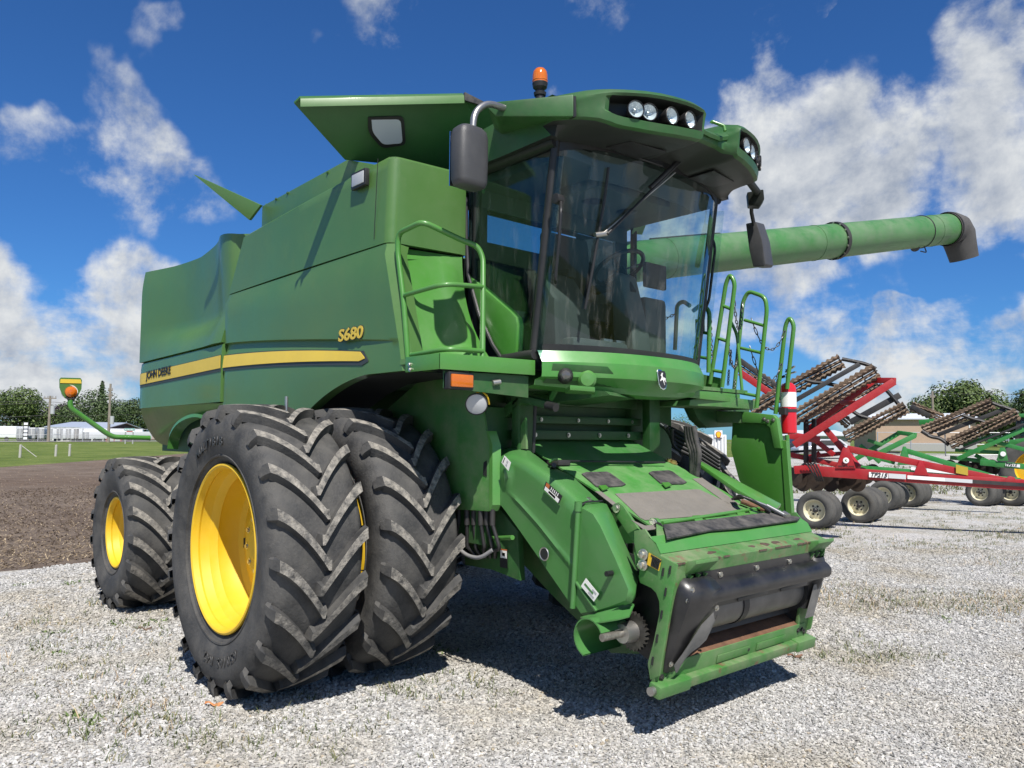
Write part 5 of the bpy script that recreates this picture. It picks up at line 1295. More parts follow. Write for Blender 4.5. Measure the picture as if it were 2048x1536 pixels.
for px in (1625,1860,1330): latheo('auger_seam', [(.214,-.008),(.219,-.008),(.219,.008),(.214,.008)], AT(auger_s(px)), ad, AUG, COMB, 40)
s_ = auger_s(1840); latheo('auger_cable', [(.215,-.008),(.226,0),(.215,.008)], AT(s_), ad, BLACK, COMB, 40)
c = AT(s_)-V((0,0,.26)); tubeo('lamp_wire', [c+V((.05,0,.05)), c+V((.06,.05,-.03)), c+V((.02,-.05,-.02))], .008, BLACK, COMB, fil=.03)
bm = B(); b_lathe(bm, [(.001,-.08),(.05,-.06),(.06,0),(.055,.01),(.001,.015)], c+V((-.02,-.12,.02)), (.4,-.5,-.8), 20); finish(bm, 'auger_lamp', BLACK, COMB)
tubeo('auger_rail', [AT(auger_s(1300))+V((0,0,.225)), AT(auger_s(1420))+V((0,0,.225)), AT(auger_s(1440))+V((0,0,.22))], .012, BLK2, COMB)
# rubber spout
SP = mat('spout_rubber', (.055,.052,.05), .7, var=.25, dust=.3, dustcol=(.17,.16,.15))
rows = []; bm = B(); dv = V((.05,.22,-1)).normalized()
cs = [(AT(Lg-.10), ad, .232, .232), (AT(Lg+.02), ad, .235, .235), (AT(Lg+.12)+V((0,0,-.03)), ad.lerp(dv,.35).normalized(), .232, .235), (AT(Lg+.20)+V((0,0,-.12)), ad.lerp(dv,.65).normalized(), .23, .225), (AT(Lg+.26)+V((0,0,-.28)), ad.lerp(dv,.85).normalized(), .215, .20), (AT(Lg+.33)+V((0,0,-.46)), ad.lerp(dv,.90).normalized(), .20, .185)]
for c, dd, ra, rb_ in cs:
    s = V((1,-.2,0)); s = (s-dd*s.dot(dd)).normalized(); u = dd.cross(s)
    rows.append([bm.verts.new(c+s*(rb_*math.cos(a))+u*(ra*math.sin(a))) for a in lin(0,2*PI,28)[:-1]])
for i in range(len(rows)-1):
    for k in range(28): bm.faces.new((rows[i][k], rows[i][(k+1)%28], rows[i+1][(k+1)%28], rows[i+1][k]))
finish(bm, 'auger_spout', SP, COMB, ang=60)
latheo('spout_clamp', [(.23,-.012),(.242,-.012),(.242,.012),(.23,.012)], AT(Lg-.07), ad, BLK2, COMB, 36)
# elbow at the tank
bm = B(); b_tube(bm, [(-.35,1.25,2.6),(-.25,1.30,3.25),(-.12,1.30,3.44),(0.0,1.45,3.50)], [.25,.25,.24,.22], 24); finish(bm, 'auger_elbow', AUG, COMB, ang=60)
# ---- rear marker on its arm
mk = [P(*q, x=-4.4) for q in [(119,758),(122,755),(161,756),(164,760),(163,778),(157,790),(151,797),(131,797),(124,788),(119,775)]]
ms = plate('marker_board', mk, (-.01,0,0), PANEL, COMB)
plate('marker_stripe', [p+V((.006,0,0)) for p in [P(*q, x=-4.4) for q in [(121,758),(161,759),(163,767),(120,766)]]], (-.004,0,0), STRIPE, ms)
mc = P(142,784,x=-4.39); bm = B(); b_lathe(bm, [(.001,.05),(.03,.047),(.058,.025),(.064,0),(.06,-.02)], mc, (1,-.1,0), 24); finish(bm, 'marker_light', AMBER, ms)
latheo('marker_bezel', [(.064,-.01),(.080,-.005),(.082,-.03)], mc+V((-.004,-.01,.0)), (1,-.1,0), WHITEP, ms, 24)
tubeo('marker_yoke', [P(132,793,x=-4.38),P(135,798,x=-4.38),P(148,798,x=-4.38),P(152,792,x=-4.38)], .010, BLK2, COMB)
tubeo('marker_arm', [P(141,797,x=-4.40), P(140,815,x=-4.40), P(215,868,x=-4.40), P(228,874,x=-4.40), P(300,876,x=-4.4)], .028, GREEN, COMB, fil=.15)
tubeo('rear_strut', [P(340,893,y=-1.3), P(362,893,y=-1.2), P(372,868,y=-1.2)], .03, BLK2, COMB)

# ================================================================ fire extinguisher strapped to the ladder
fb = P(1578,868,y=2.0)
FE = empty('fire_extinguisher', fb); tag(FE, 'red fire extinguisher with white label strapped beside the left ladder', 'extinguisher')
REDE = mat('extinguisher_red', (.55,.012,.02), .3, coat=.4)
latheo('cylinder', [(.001,0),(.06,.0),(.068,.012),(.068,.40),(.062,.43),(.035,.455),(.022,.46),(.022,.475)], (0,0,0), (0,0,1), REDE, FE, 32)
latheo('label_band', [(.0685,.24),(.0695,.241),(.0695,.37),(.0685,.371)], (0,0,0), (0,0,1), WHITEP, FE, 32)
for k, z in enumerate((.355,.335,.30,.28,.262)): 
    bm = B(); b_lathe(bm, [(.0698,z),(.0702,z+.001),(.0702,z+.006),(.0698,z+.007)], (0,0,0), (0,0,1), 14, a0=R(200), a1=R(300)); finish(bm, 'label_print', mat('decal_grey',(.4,.4,.4),.5), FE)
latheo('strap', [(.069,.195),(.073,.196),(.073,.22),(.069,.221)], (0,0,0), (0,0,1), BLK2, FE, 32)
bm = B(); b_cyl(bm, (0,0,.47), (0,0,.52), .02, n=12); b_beam(bm, (-.02,0,.53), (.09,-.03,.55), .02, .012); b_beam(bm, (-.02,0,.555), (.08,-.03,.60), .02, .012); finish(bm, 'valve', STEEL, FE)
tubeo('hose', [(-.03,0,.52),(-.09,-.02,.5),(-.10,-.02,.38),(-.095,-.02,.2)], .012, BLACK, FE, fil=.05)
latheo('tag', [(.001,0),(.02,0),(.022,.02)], (0,0,.56), (0,0,1), mat('blue_plastic', (.05,.18,.45), .4), FE, 12)
bm = B(); b_box(bm, -.03, .03, -.12, -.03, .17, .23); o = finish(bm, 'bracket', BLK2, FE)

# ================================================================ IMPLEMENTS ON THE RIGHT
class Plane:
    """upright working plane of an implement: photo points meet it at a real distance"""
    def __init__(self, px, dist, turn=0.0):
        self.o = D(px, dist); d_ = ray(px, 870); d_.z = 0; d_.normalize()
        self.n = Matrix.Rotation(R(turn), 3, 'Z') @ d_; self.e = V((self.n.y, -self.n.x, 0))
    def q(self, px, py, off=0.0):
        return Ppl(px, py, self.o+self.n*off, self.n)
IVORY = mat('ivory_rim', (.62,.58,.42), .45, var=.06, dust=.25, dustcol=(.35,.3,.2))
TYRE2 = mat('implement_tyre', (.05,.05,.048), .8, var=.2, vscale=4, dust=.5, dustcol=(.17,.16,.14))
BASK = mat('basket_bar', (.16,.105,.07), .75, var=.45, vscale=5, dust=.55, dustcol=(.33,.27,.19), dscale=4)
BASKD = mat('basket_star', (.022,.02,.019), .7, dust=.3, dustcol=(.16,.10,.06))
def imp_wheel(root, c, r, axle, w_=.28, twin=0, gap=.34):
    """wheel with ivory rim; axle points towards the viewer's side"""
    a = V(axle).normalized()
    for k in range(1+twin):
        cc = V(c)-a*(gap*k)
        we = empty('wheel', (0,0,0), root)
        h = w_/2
        latheo('tyre', [(r*.56,h*.75),(r*.62,h*.95),(r*.78,h*1.06),(r*.92,h*.92),(r*.985,h*.66),(r*.97,h*.45),(r,h*.40),(r,h*.1),(r*.97,h*.06),(r*.97,-h*.06),(r,-h*.1),(r,-h*.40),(r*.97,-h*.45),(r*.985,-h*.66),(r*.92,-h*.92),(r*.78,-h*1.06),(r*.62,-h*.95),(r*.56,-h*.75)], cc, a, TYRE2, we, 40, 60)
        latheo('rim', [(r*.585,h*.78),(r*.60,h*.84),(r*.57,h*.86),(r*.54,h*.72),(r*.52,h*.2),(r*.46,h*.12),(r*.30,h*.30),(r*.14,h*.32),(.001,h*.32)], cc, a, IVORY, we, 32, 40)
        latheo('hub', [(r*.13,h*.3),(r*.13,h*.6),(r*.08,h*.75),(.001,h*.76)], cc, a, BLK2, we, 16)
        s, u = frame_of(a)
        for j in range(6): bolt(cc+a*(h*.31)+(s*math.cos(j*PI/3)+u*math.sin(j*PI/3))*r*.24, a, .014, we, BLK2, 'wheel_nut')
def basket(root, A, Bv, r, nb=9, nd=5, twist=.6, seed=0):
    A, Bv = V(A), V(Bv); d_ = (Bv-A); Lb = d_.length; d_.normalize(); s, u = frame_of(d_); be = empty('rolling_basket', (0,0,0), root)
    for k in range(nb):
        bm = B(); n = int(Lb/.055); ph = 2*PI*k/nb+seed
        rows = []
        for i in range(n+1):
            t = i/n; a = ph+twist*t; rd = s*math.cos(a)+u*math.sin(a); c = A+d_*(Lb*t)
            rows.append((c, rd))
        tn = V()
        va = []; 
        for i, (c, rd) in enumerate(rows):
            tg = d_.cross(rd); ro = r*(1.06 if i%2 else .84)
            va.append([bm.verts.new(c+rd*(r*.60)-tg*.013), bm.verts.new(c+rd*ro-tg*.011), bm.verts.new(c+rd*ro+tg*.011), bm.verts.new(c+rd*(r*.60)+tg*.013)])
        for i in range(n):
            for j in range(4): bm.faces.new((va[i][j], va[i+1][j], va[i+1][(j+1)%4], va[i][(j+1)%4]))
        finish(bm, 'toothed_bar', BASK, be, ang=20)
    for i in range(nd):
        t = i/(nd-1); c = A+d_*(Lb*(.01+.98*t)); bm = B(); pts = []
        for k in range(nb*2):
            a = seed+twist*t+PI*k/nb; rr2 = r*.82 if k%2 == 0 else r*.52; pts.append(c+(s*math.cos(a)+u*math.sin(a))*rr2-d_*.007)
        b_poly(bm, pts, d_*.014); finish(bm, 'star_plate', BASKD, be)
    cylo('basket_shaft', A, Bv, r*.13, BASKD, be, n=8)
COULT = mat('coulter_steel', (.045,.032,.025), .6, metal=.3, var=.5, vscale=6, dust=.3, dustcol=(.16,.11,.07))
def disc(root, c, r, ax):
    latheo('coulter', [(.001,.012),(r*.5,.010),(r,.0),(r*.5,-.010),(.001,-.012)], c, ax, COULT, root, 22)
def fbeam(root, pl, a, b, wpx, name, material, off=0.0, off2=None, deep=None):
    p, q = pl.q(*a, off), pl.q(*b, off if off2 is None else off2); k = (p-CAM_POS).dot(CF)/FPX
    return beamo(name, p, q, deep or wpx*k*.9, wpx*k, material, root, bevel=.012)
LOGO = mat('badge_white', (.78,.78,.76), .4)
STRP = mat('stripe_silver', (.55,.56,.57), .35)
def implement(name, label, pl, C, spec):
    root = empty(name, pl.o); tag(root, label, 'implement', None)
    # children are built in world coordinates: hold an un-moved root
    root.location = (0,0,0)
    for a, b, w_, nm, off, off2 in spec['beams']: fbeam(root, pl, a, b, w_, nm, C, off, off2)
    for a, b, w_, nm, off, off2 in spec.get('black', []): fbeam(root, pl, a, b, w_, nm, BLK2, off, off2)
    for a, b, r, off, off2, sd_ in spec['baskets']: basket(root, pl.q(*a, off), pl.q(*b, off2), r, seed=sd_, nd=spec.get('nd', 10))
    for pts, off, th in spec.get('plates', []): plate('mast_plate', [pl.q(*q, off) for q in pts], pl.n*th, C, root, .01)
    for pts, off in spec.get('arms', []):
        k = (pl.q(*pts[0], off)-CAM_POS).dot(CF)/FPX
        tubeo('basket_arm', [pl.q(*q, off) for q in pts], 4.2*k, BLK2, root, fil=.2, n=6)
    for px, py, r, off, tw in spec['wheels']:
        c = pl.q(px, py, off); c.z = gz(c.x, c.y)+r*.985
        imp_wheel(root, c, r, (-pl.n*.93-pl.e*.36), twin=tw)
    for px, py, r, off in spec.get('discs', []):
        disc(root, pl.q(px, py, off), r, (pl.n+pl.e*.6))
    return root
P1 = Plane(1700, 16.9, 4)
red = implement('tillage_implement', 'red folded tillage implement with raised rolling baskets, nearest behind the combine ladder', P1, RED, dict(
    beams=[((1632,942),(2110,974),20,'main_beam',0,0), ((1694,897),(2030,966),13,'upper_strut',0,0), ((1788,763),(1588,890),15,'fold_arm',-.1,-.1), ((1745,761),(1790,761),11,'fold_arm',.2,-.1), ((1745,763),(1612,862),12,'fold_arm',.5,.5),
           ((1683,805),(1716,806),9,'cross_member',.4,-.05), ((1575,870),(1640,880),14,'frame_tube',.1,.1), ((1588,940),(1640,936),16,'frame_tube',0,0), ((1640,905),(1570,962),9,'frame_tube',.8,.8), ((1600,915),(1700,905),8,'frame_tube',1.2,1.2), ((1648,855),(1700,915),12,'wing_link',.5,.5), ((1630,880),(1668,910),10,'wing_link',.3,.3), ((1480,745),(1545,790),13,'fold_arm',.6,.6),((1560,905),(1700,935),10,'frame_tube',.4,.4),((1690,900),(1718,935),9,'mast_brace',.5,.2)],
    black=[((1560,818),(1719,728),9,'wing_beam',.2,.2), ((1612,838),(1612,925),8,'parking_stand',.3,.3), ((1628,838),(1628,925),8,'parking_stand',.3,.3), ((1500,910),(1668,898),5,'cross_rod',.6,.6), ((1480,720),(1590,800),9,'wing_beam',1.2,1.2)],
    baskets=[((1500,820),(1683,722),.165,.55,.55,.2), ((1545,862),(1752,741),.165,.10,.10,.7), ((1474,728),(1585,800),.15,1.3,1.3,.4)],
    arms=[([(1684,718),(1704,722),(1732,728),(1752,738)],.2), ([(1610,760),(1628,765),(1650,766),(1676,772)],.25), ([(1540,815),(1560,822),(1580,830),(1600,838)],.25)],
    plates=[([(1671,937),(1686,895),(1697,895),(1712,937)],-.12,.06), ([(1826,951),(1838,922),(1844,921),(1858,951)],-.10,.05), ([(2000,964),(2020,952),(2030,955),(2034,966)],-.1,.05)],
    wheels=[(1632,998,.365,-.2,1), (1719,987,.365,1.35,2)],
    discs=[(1588+9*i, 953+6*(i%3), .19, .4+.14*(i%4)) for i in range(16)]))
# badge, number decal and stripe of the red implement
c = P1.q(1692,921,-.16); latheo('badge', [(.001,.006),(.052,.006),(.056,0)], c, -P1.n, LOGO, red, 24)
letters('badge_mark', 'K', .07, basis(c-P1.n*.010, P1.e, (0,0,1)), GREEN3, red)
letters('maker_name', 'GREAT PLAINS', .045, basis(P1.q(1692,933,-.125), P1.e, (0,0,1)), BLK2, red)
def beam_y(px): return 942+(px-1632)*(32/478)
def strip(root, pl, x0, x1, h0, h1, material, name, off=-.125, by=beam_y):
    return plate(name, [pl.q(x0,by(x0)-h0,off),pl.q(x1,by(x1)-h0,off),pl.q(x1,by(x1)+h1,off),pl.q(x0,by(x0)+h1,off)], pl.n*.004, material, root)
strip(red, P1, 1738, 1776, 5.2, 5.2, LOGO, 'number_decal')
letters('implement_number', 'TF215', .115, basis(P1.q(1757,beam_y(1757),-.133), P1.q(1790,beam_y(1790),-.10)-P1.q(1750,beam_y(1750),-.10), (0,0,1)), KB, red, shear=.25, bold=.003)
strip(red, P1, 1777, 1812, 5, 4.5, STRP, 'stripe_decal'); strip(red, P1, 1815, 1890, 3.6, 3.6, LOGO, 'stripe_decal'); strip(red, P1, 1890, 1945, 3.6, 3.6, STRP, 'stripe_decal'); strip(red, P1, 1945, 2110, 3.6, 3.8, BLK2, 'stripe_decal')
plate('yellow_band', [P1.q(1912,929,-.10),P1.q(1936,935,-.10),P1.q(1936,951,-.10),P1.q(1912,946,-.10)], P1.n*.01, mat('amber_band', (.42,.30,.03), .5), red)
for i in range(4): tubeo('hydraulic_hose', [P1.q(1606+6*i,930,-.15), P1.q(1612+6*i,925,-.2), P1.q(1625+5*i,945,-.2), P1.q(1634+4*i,962,-.1)], .016, BLACK, red, fil=.1, n=6)
P2 = Plane(1800, 21.8, 4)
g1 = implement('tillage_implement', 'green folded tillage implement directly behind the red one', P2, GREEN3, dict(
    beams=[((1700,935),(2040,962),12,'main_beam',0,0), ((1808,900),(2000,958),10,'upper_strut',0,0), ((1830,871),(1735,918),10,'fold_arm',-.1,-.1), ((1796,865),(1832,870),8,'fold_arm',.2,-.1), ((1798,866),(1700,925),9,'fold_arm',.4,.4), ((1735,880),(1765,890),7,'cross_member',.3,.3), ((1700,900),(1790,925),9,'frame_tube',.5,.5), ((1720,890),(1760,925),8,'frame_tube',.4,.4)],
    black=[((1700,845),(1800,790),12,'wing_beam',.3,.3), ((1690,900),(1800,905),4,'cross_rod',.6,.6)],
    baskets=[((1610,850),(1758,770),.17,.5,.5,.1), ((1690,875),(1812,815),.17,.1,.1,.5), ((1640,800),(1700,850),.15,1.0,1.0,.3)],
    arms=[([(1758,768),(1775,782),(1800,812),(1812,816)],.2), ([(1690,810),(1715,830),(1740,838)],.25)],
    plates=[([(1795,930),(1806,893),(1812,893),(1822,930)],-.1,.05)],
    wheels=[(1768,978,.365,-.1,2), (1816,972,.365,1.2,2)],
    discs=[(1690+14*i, 945+6*(i%2), .22, .6) for i in range(6)]))
plate('number_decal', [P2.q(1822,934,-.10),P2.q(1832,935,-.10),P2.q(1832,941,-.10),P2.q(1822,940,-.10)], P2.n*.004, LOGO, g1)
plate('stripe_decal', [P2.q(1854,937,-.10),P2.q(1990,949,-.10),P2.q(1990,955,-.10),P2.q(1854,944,-.10)], P2.n*.004, LOGO, g1)
P3 = Plane(1960, 24.5, 0)
g2 = implement('tillage_implement', 'green folded tillage implement farthest right with wide brown baskets', P3, GREEN3, dict(
    beams=[((1960,925),(2120,940),11,'main_beam',0,0), ((1915,918),(2048,858),9,'fold_arm',-.1,-.1), ((1910,900),(1998,905),7,'frame_tube',.2,.2), ((1975,880),(2110,915),8,'upper_strut',.0,.0), ((1950,910),(2000,935),8,'frame_tube',.5,.5), ((1838,845),(1870,842),10,'cross_member',.8,.8), ((1900,915),(1990,925),8,'frame_tube',.6,.6), ((1925,890),(1998,870),9,'fold_arm',.3,.3)],
    black=[((1875,870),(2010,818),8,'wing_beam',.3,.3), ((1822,812),(1860,832),9,'wing_beam',1.0,1.0), ((1918,900),(2048,848),4,'gas_ram',-.2,-.2)],
    baskets=[((1846,862),(1986,806),.17,.5,.5,.1), ((1898,888),(2036,827),.17,.1,.1,.5), ((1822,812),(1885,838),.15,1.1,1.1,.3)],
    arms=[([(1843,862),(1862,874),(1880,876),(1898,890)],.2), ([(1985,806),(2000,812),(2020,818),(2036,826)],.25), ([(1925,830),(1945,838),(1965,842),(1980,850)],.2)],
    plates=[([(1993,922),(2000,895),(2010,895),(2017,922)],-.1,.05)],
    wheels=[(1962,972,.365,-.1,2), (2022,965,.365,.4,1)],
    discs=[(1900+14*i, 935+6*(i%2), .22, .6) for i in range(7)]))
latheo('badge', [(.001,.006),(.06,.006),(.065,0)], P3.q(2006,908,-.14), -P3.n, LOGO, g2, 20)
plate('number_decal', [P3.q(2011,926,-.10),P3.q(2040,929,-.10),P3.q(2040,935,-.10),P3.q(2011,932,-.10)], P3.n*.004, LOGO, g2)
letters('implement_number', 'TF212', .10, basis(P3.q(2022,929.5,-.108), P3.e, (0,0,1)), KB, g2, shear=.25, bold=.003)
# tractor cut by the right edge of the picture
P4 = Plane(2040, 27, 0)
trc = empty('tractor', (0,0,0)); tag(trc, 'green tractor with yellow rear wheel, cut off at right edge of the photo', 'tractor')
c = P4.q(2070,930,0); c.z = gz(c.x,c.y)+.92
we = empty('wheel', (0,0,0), trc); latheo('tyre', [(.5,.2),(.7,.28),(.86,.24),(.92,.12),(.92,-.12),(.86,-.24),(.7,-.28),(.5,-.2)], c, -P4.n, TYRE2, we, 36, 60); latheo('rim', [(.52,.2),(.5,.18),(.46,.0),(.2,.05),(.001,.05)], c, -P4.n, YELLOW, we, 32)
for k in range(22):
    a = 2*PI*k/22; s, u = frame_of(P4.n); rd = s*math.cos(a)+u*math.sin(a); beamo('tread_lug', c+rd*.93-P4.n*.22, c+rd*.93+P4.n*.02+(d_ if False else V((0,0,0))), .06, .06, TYRE2, we, up=rd, bevel=0)
plate('fender', [P4.q(*q, -.25) for q in [(2014,888),(2020,880),(2048,876),(2100,876),(2100,884),(2050,886),(2022,893)]], P4.n*.5, GREEN3, trc, .02)
plate('cab', [P4.q(*q, .1) for q in [(2030,880),(2033,835),(2120,832),(2120,880)]], P4.n*1.4, BLK2, trc, .03)
plate('cab_window', [P4.q(*q, .09) for q in [(2040,872),(2042,842),(2110,842),(2110,872)]], P4.n*.01, GLASSD, trc)
plate('cab_roof', [P4.q(*q, 0) for q in [(2024,835),(2026,828),(2126,824),(2126,834)]], P4.n*1.6, GREEN3, trc, .02)
plate('hood', [P4.q(*q, .3) for q in [(2100,925),(2100,875),(2230,880),(2240,925)]], P4.n*.9, GREEN3, trc, .04)
c2 = P4.q(2230,950,0); c2.z = gz(c2.x,c2.y)+.6; latheo('front_wheel', [(.3,.15),(.5,.2),(.6,.1),(.6,-.1),(.5,-.2),(.3,-.15),(.001,-.1)], c2, -P4.n, TYRE2, trc, 28, 60)
# white tank with a fuel badge seen between the combine and its ladder
pt = Plane(1440, 30, 0); wt_ = empty('storage_container', (0,0,0)); tag(wt_, 'white ribbed container with yellow shell emblem glimpsed behind the ladder platform', 'container')
a, b = pt.q(1400,865), pt.q(1453,865); a.z = 1.9; b.z = 1.9
plate('body', [V((a.x,a.y,gz(a.x,a.y))), V((b.x,b.y,gz(b.x,b.y))), b, a], pt.n*1.6, mat('white_container', (.62,.63,.63), .5, var=.1), wt_, .03)
for i in range(8): 
    p = a.lerp(b, (i+.5)/8); beamo('rib', p-pt.n*.02-V((0,0,.05)), V((p.x,p.y,.35))-pt.n*.02, .05, .05, mat('white_container', (0,0,0)), wt_)
c = pt.q(1437,868,-.08); fan = [c+pt.e*(.10*math.sin(t))+V((0,0,.10*math.cos(t))) for t in lin(-1.9,1.9,10)]+[c+pt.e*.05+V((0,0,-.15)), c-pt.e*.05+V((0,0,-.15))]
bg_ = plate('emblem_board', [c+pt.e*x+V((0,0,z)) for x, z in ((-.14,-.13),(.14,-.13),(.14,.13),(-.14,.13))], pt.n*.02, LOGO, wt_)
plate('emblem_shell', [p-pt.n*.02 for p in fan], pt.n*.01, RED, bg_); plate('emblem_shell', [c+(p-c)*.8-pt.n*.03 for p in fan], pt.n*.01, YELLOW, bg_)

# ================================================================ TREES, POLES, BUILDINGS
def leaf_mat(name, c1, c2, c3):
    M = bpy.data.materials.new(name); M.use_nodes = True; t = M.node_tree; b = t.nodes['Principled BSDF']; b.inputs['Roughness'].default_value = .6
    geo = N(t, 'ShaderNodeNewGeometry'); r_ = N(t, 'ShaderNodeValToRGB'); L(t, geo.outputs['Random Per Island'], r_.inputs[0]); e = r_.color_ramp.elements
    e[0].color = (*c1,1); e[1].color = (*c3,1); x = e.new(.5); x.color = (*c2,1); L(t, r_.outputs[0], b.inputs['Base Color']); return M
LEAF1 = leaf_mat('leaf_green', (.035,.062,.013), (.065,.105,.022), (.11,.155,.035))
LEAF2 = leaf_mat('leaf_dark', (.024,.045,.013), (.042,.074,.019), (.070,.108,.028))
LEAF3 = leaf_mat('leaf_purple', (.014,.010,.012), (.026,.017,.020), (.040,.026,.028))
BARK = mat('bark', (.09,.07,.05), .9, var=.3, bump=.4)
def tree(base, h, w_, leaf, label, seed, name='broadleaf_tree', group=None, lobes=20, leaves=4600, leafs=None, conic=False, lowz=.12):
    rg = random.Random(seed); root = empty(name, base); tag(root, label, 'tree', group)
    bm = B(); b_tube(bm, [(0,0,-.2),(rg.uniform(-.02,.02)*h,0,h*.25),(0,rg.uniform(-.03,.03)*h,h*.6)], [h*.032,h*.024,h*.012], 8)
    for i in range(6):
        a = rg.uniform(0, 2*PI); z0 = h*rg.uniform(.18,.5); b_tube(bm, [(0,0,z0),(math.cos(a)*w_*.2,math.sin(a)*w_*.2,z0+h*.12),(math.cos(a)*w_*.36,math.sin(a)*w_*.36,z0+h*.25)], [h*.014,h*.009,h*.003], 6)
    finish(bm, 'trunk', BARK, root)
    vs, fs = [], []
    lb = []
    for i in range(lobes):
        if conic:
            t = (i+.5)/lobes; a = rg.uniform(0,2*PI); rr2 = w_*.5*(1-t)*.8; lb.append((V((math.cos(a)*rr2*.5, math.sin(a)*rr2*.5, h*(lowz+(1-lowz)*t))), max(w_*.30*(1-t), w_*.06), h*.07))
        else:
            a = rg.uniform(0,2*PI); t = rg.random(); z = h*(lowz+.16+(.84-lowz-.08)*t); env = math.sin(PI*min(1,(t*.80+.18)))**.7
            rr2 = w_*.5*env*math.sqrt(rg.random())*.85; s_ = rg.uniform(.15,.26)*w_; lb.append((V((math.cos(a)*rr2, math.sin(a)*rr2, min(z, h-s_*.6))), s_, s_*rg.uniform(.65,.95)))
    lsz = leafs or h*.026
    for i in range(leaves):
        c, s_, sz = rg.choice(lb); d_ = V((rg.gauss(0,1), rg.gauss(0,1), rg.gauss(0,1))).normalized(); k = rg.uniform(.55,1.08)**.6
        p = c+V((d_.x*s_, d_.y*s_, d_.z*sz))*k
        n = (d_+V((rg.uniform(-.6,.6), rg.uniform(-.6,.6), rg.uniform(-.2,.8)))).normalized(); s, u = frame_of(n); a = rg.uniform(0,PI); e1 = (s*math.cos(a)+u*math.sin(a))*lsz*rg.uniform(.6,1.4); e2 = (u*math.cos(a)-s*math.sin(a))*lsz*rg.uniform(.5,1.0)
        j = len(vs); vs += [p-e1, p-e2*.8+n*lsz*.2, p+e1, p+e2*.8+n*lsz*.2]; fs.append((j,j+1,j+2,j+3))
    me = bpy.data.meshes.new('crown'); me.from_pydata(vs, [], fs); me.materials.append(leaf); o = bpy.data.objects.new('crown', me); COL.objects.link(o); o.parent = root
    return root
def tree_px(cx, top_y, wpx, dist, leaf, label, seed, base_y=None, **k):
    b = D(cx, dist); depth = (b-CAM_POS).dot(CF); sc_ = depth/FPX
    hy = 875.5-(b.z-CAM_POS.z)*FPX/depth
    h = (hy-top_y)*sc_*1.12; wpx *= 1.55
    return tree(b, h, wpx*sc_, leaf, label, seed, **k)
tree_px(40, 797, 95, 150, LEAF1, 'wide light green tree at far left edge behind the white trailer', 1, leaves=6120)
tree_px(-15, 806, 90, 158, LEAF2, 'darker tree cut off by left edge, behind the light green tree', 2)
tree_px(75, 812, 50, 156, LEAF1, 'small green tree just left of the leaning utility pole', 31, leaves=1600)
tree_px(118, 824, 62, 165, LEAF3, 'dark purple leaved tree above the metal roofed shed', 3)
tree_px(175, 799, 88, 150, LEAF2, 'tall dark green tree behind the round amber marker', 4, leaves=6120)
tree_px(200, 784, 34, 160, LEAF2, 'pointed dark conifer top beside the tall pole', 5, name='conifer_tree', conic=True, leaves=1400, lobes=16)
tree_px(255, 814, 80, 145, LEAF2, 'dense round green tree right of the tall pole', 6, leaves=6120)
tree_px(320, 822, 70, 152, LEAF1, 'green tree half hidden behind the combine rear', 7)
tree_px(148, 806, 34, 190, LEAF1, 'thin pale tree between purple and dark trees', 8, leaves=500)
tree_px(1846, 800, 60, 125, LEAF1, 'low green tree behind the tan building, left of the pole', 9)
tree_px(1925, 772, 100, 130, LEAF1, 'tall light green tree rising behind the right baskets', 10, leaves=7140)
tree_px(1990, 790, 90, 135, LEAF1, 'green tree right of the tallest one on the right', 11, leaves=5780)
tree_px(2050, 783, 70, 120, LEAF2, 'dark green tree cut by right edge', 12, leaves=5100)
tree_px(1795, 822, 50, 135, LEAF1, 'small distant tree left of the tan building roof', 13, leaves=900)
tree_px(1880, 800, 66, 140, LEAF2, 'darker tree behind the right utility pole', 14)
for i, (cx, ty, wp_) in enumerate([(1330,838,60),(1375,835,70)]): tree_px(cx, ty, wp_, 120, LEAF1, ['pale tree glimpsed under the cab above the far tyre','tree glimpsed under the cab beside the ladder bracket'][i], 20+i, leaves=900)
WOOD = mat('pole_wood', (.22,.19,.155), .9, var=.2)
def pole(px, top_y, dist, arms, label, lean=0.0, extra=None):
    b = D(px, dist); depth = (b-CAM_POS).dot(CF); k = depth/FPX; hy = 875.5-(b.z-CAM_POS.z)*FPX/depth; h = (hy-top_y)*k
    root = empty('utility_pole', b); tag(root, label, 'pole', None)
    cylo('shaft', (0,0,-.3), (lean*h*.0,0,h), .17, WOOD, root, r1=.11, n=12)
    e = V((CR.x, CR.y, 0)).normalized()
    for ay, wpx in arms:
        z = (hy-ay)*k; w_ = wpx*k; ca = beamo('cross_arm', V((0,0,z))-e*w_/2, V((0,0,z))+e*w_/2, .10, .12, WOOD, root)
        for t in (-.46,-.2,.2,.46): cylo('insulator', V((0,0,z+.06))+e*w_*t, V((0,0,z+.26))+e*w_*t, .05, mat('insulator', (.30,.28,.27), .4), root, n=8)
    if extra:
        for ay in extra: cylo('transformer', V((0,0,(hy-ay)*k-.45))+e*.32, V((0,0,(hy-ay)*k+.45))+e*.32, .22, mat('grey_can', (.4,.41,.42), .5), root, n=12)
    return root, k, hy
PB = pole(97, 798, 100, [(803,24)], 'wooden utility pole with one cross arm in front of the trailers', extra=[826])[0]
PC = pole(217, 773, 98, [(786,9),(797,9)], 'tall grey utility pole with short arms behind the marker arm', extra=[846])[0]
PD = pole(1867, 776, 95, [(788,10)], 'wooden utility pole in front of the trees on the right')[0]
def wire(a, b, sag, label):
    bm = B(); pts = [V(a).lerp(V(b), i/16)-V((0,0,sag*4*(i/16)*(1-i/16))) for i in range(17)]; b_tube(bm, pts, .022, 5); o = finish(bm, 'power_line', BLK2, None, ang=70); return tag(o, label, 'wire')
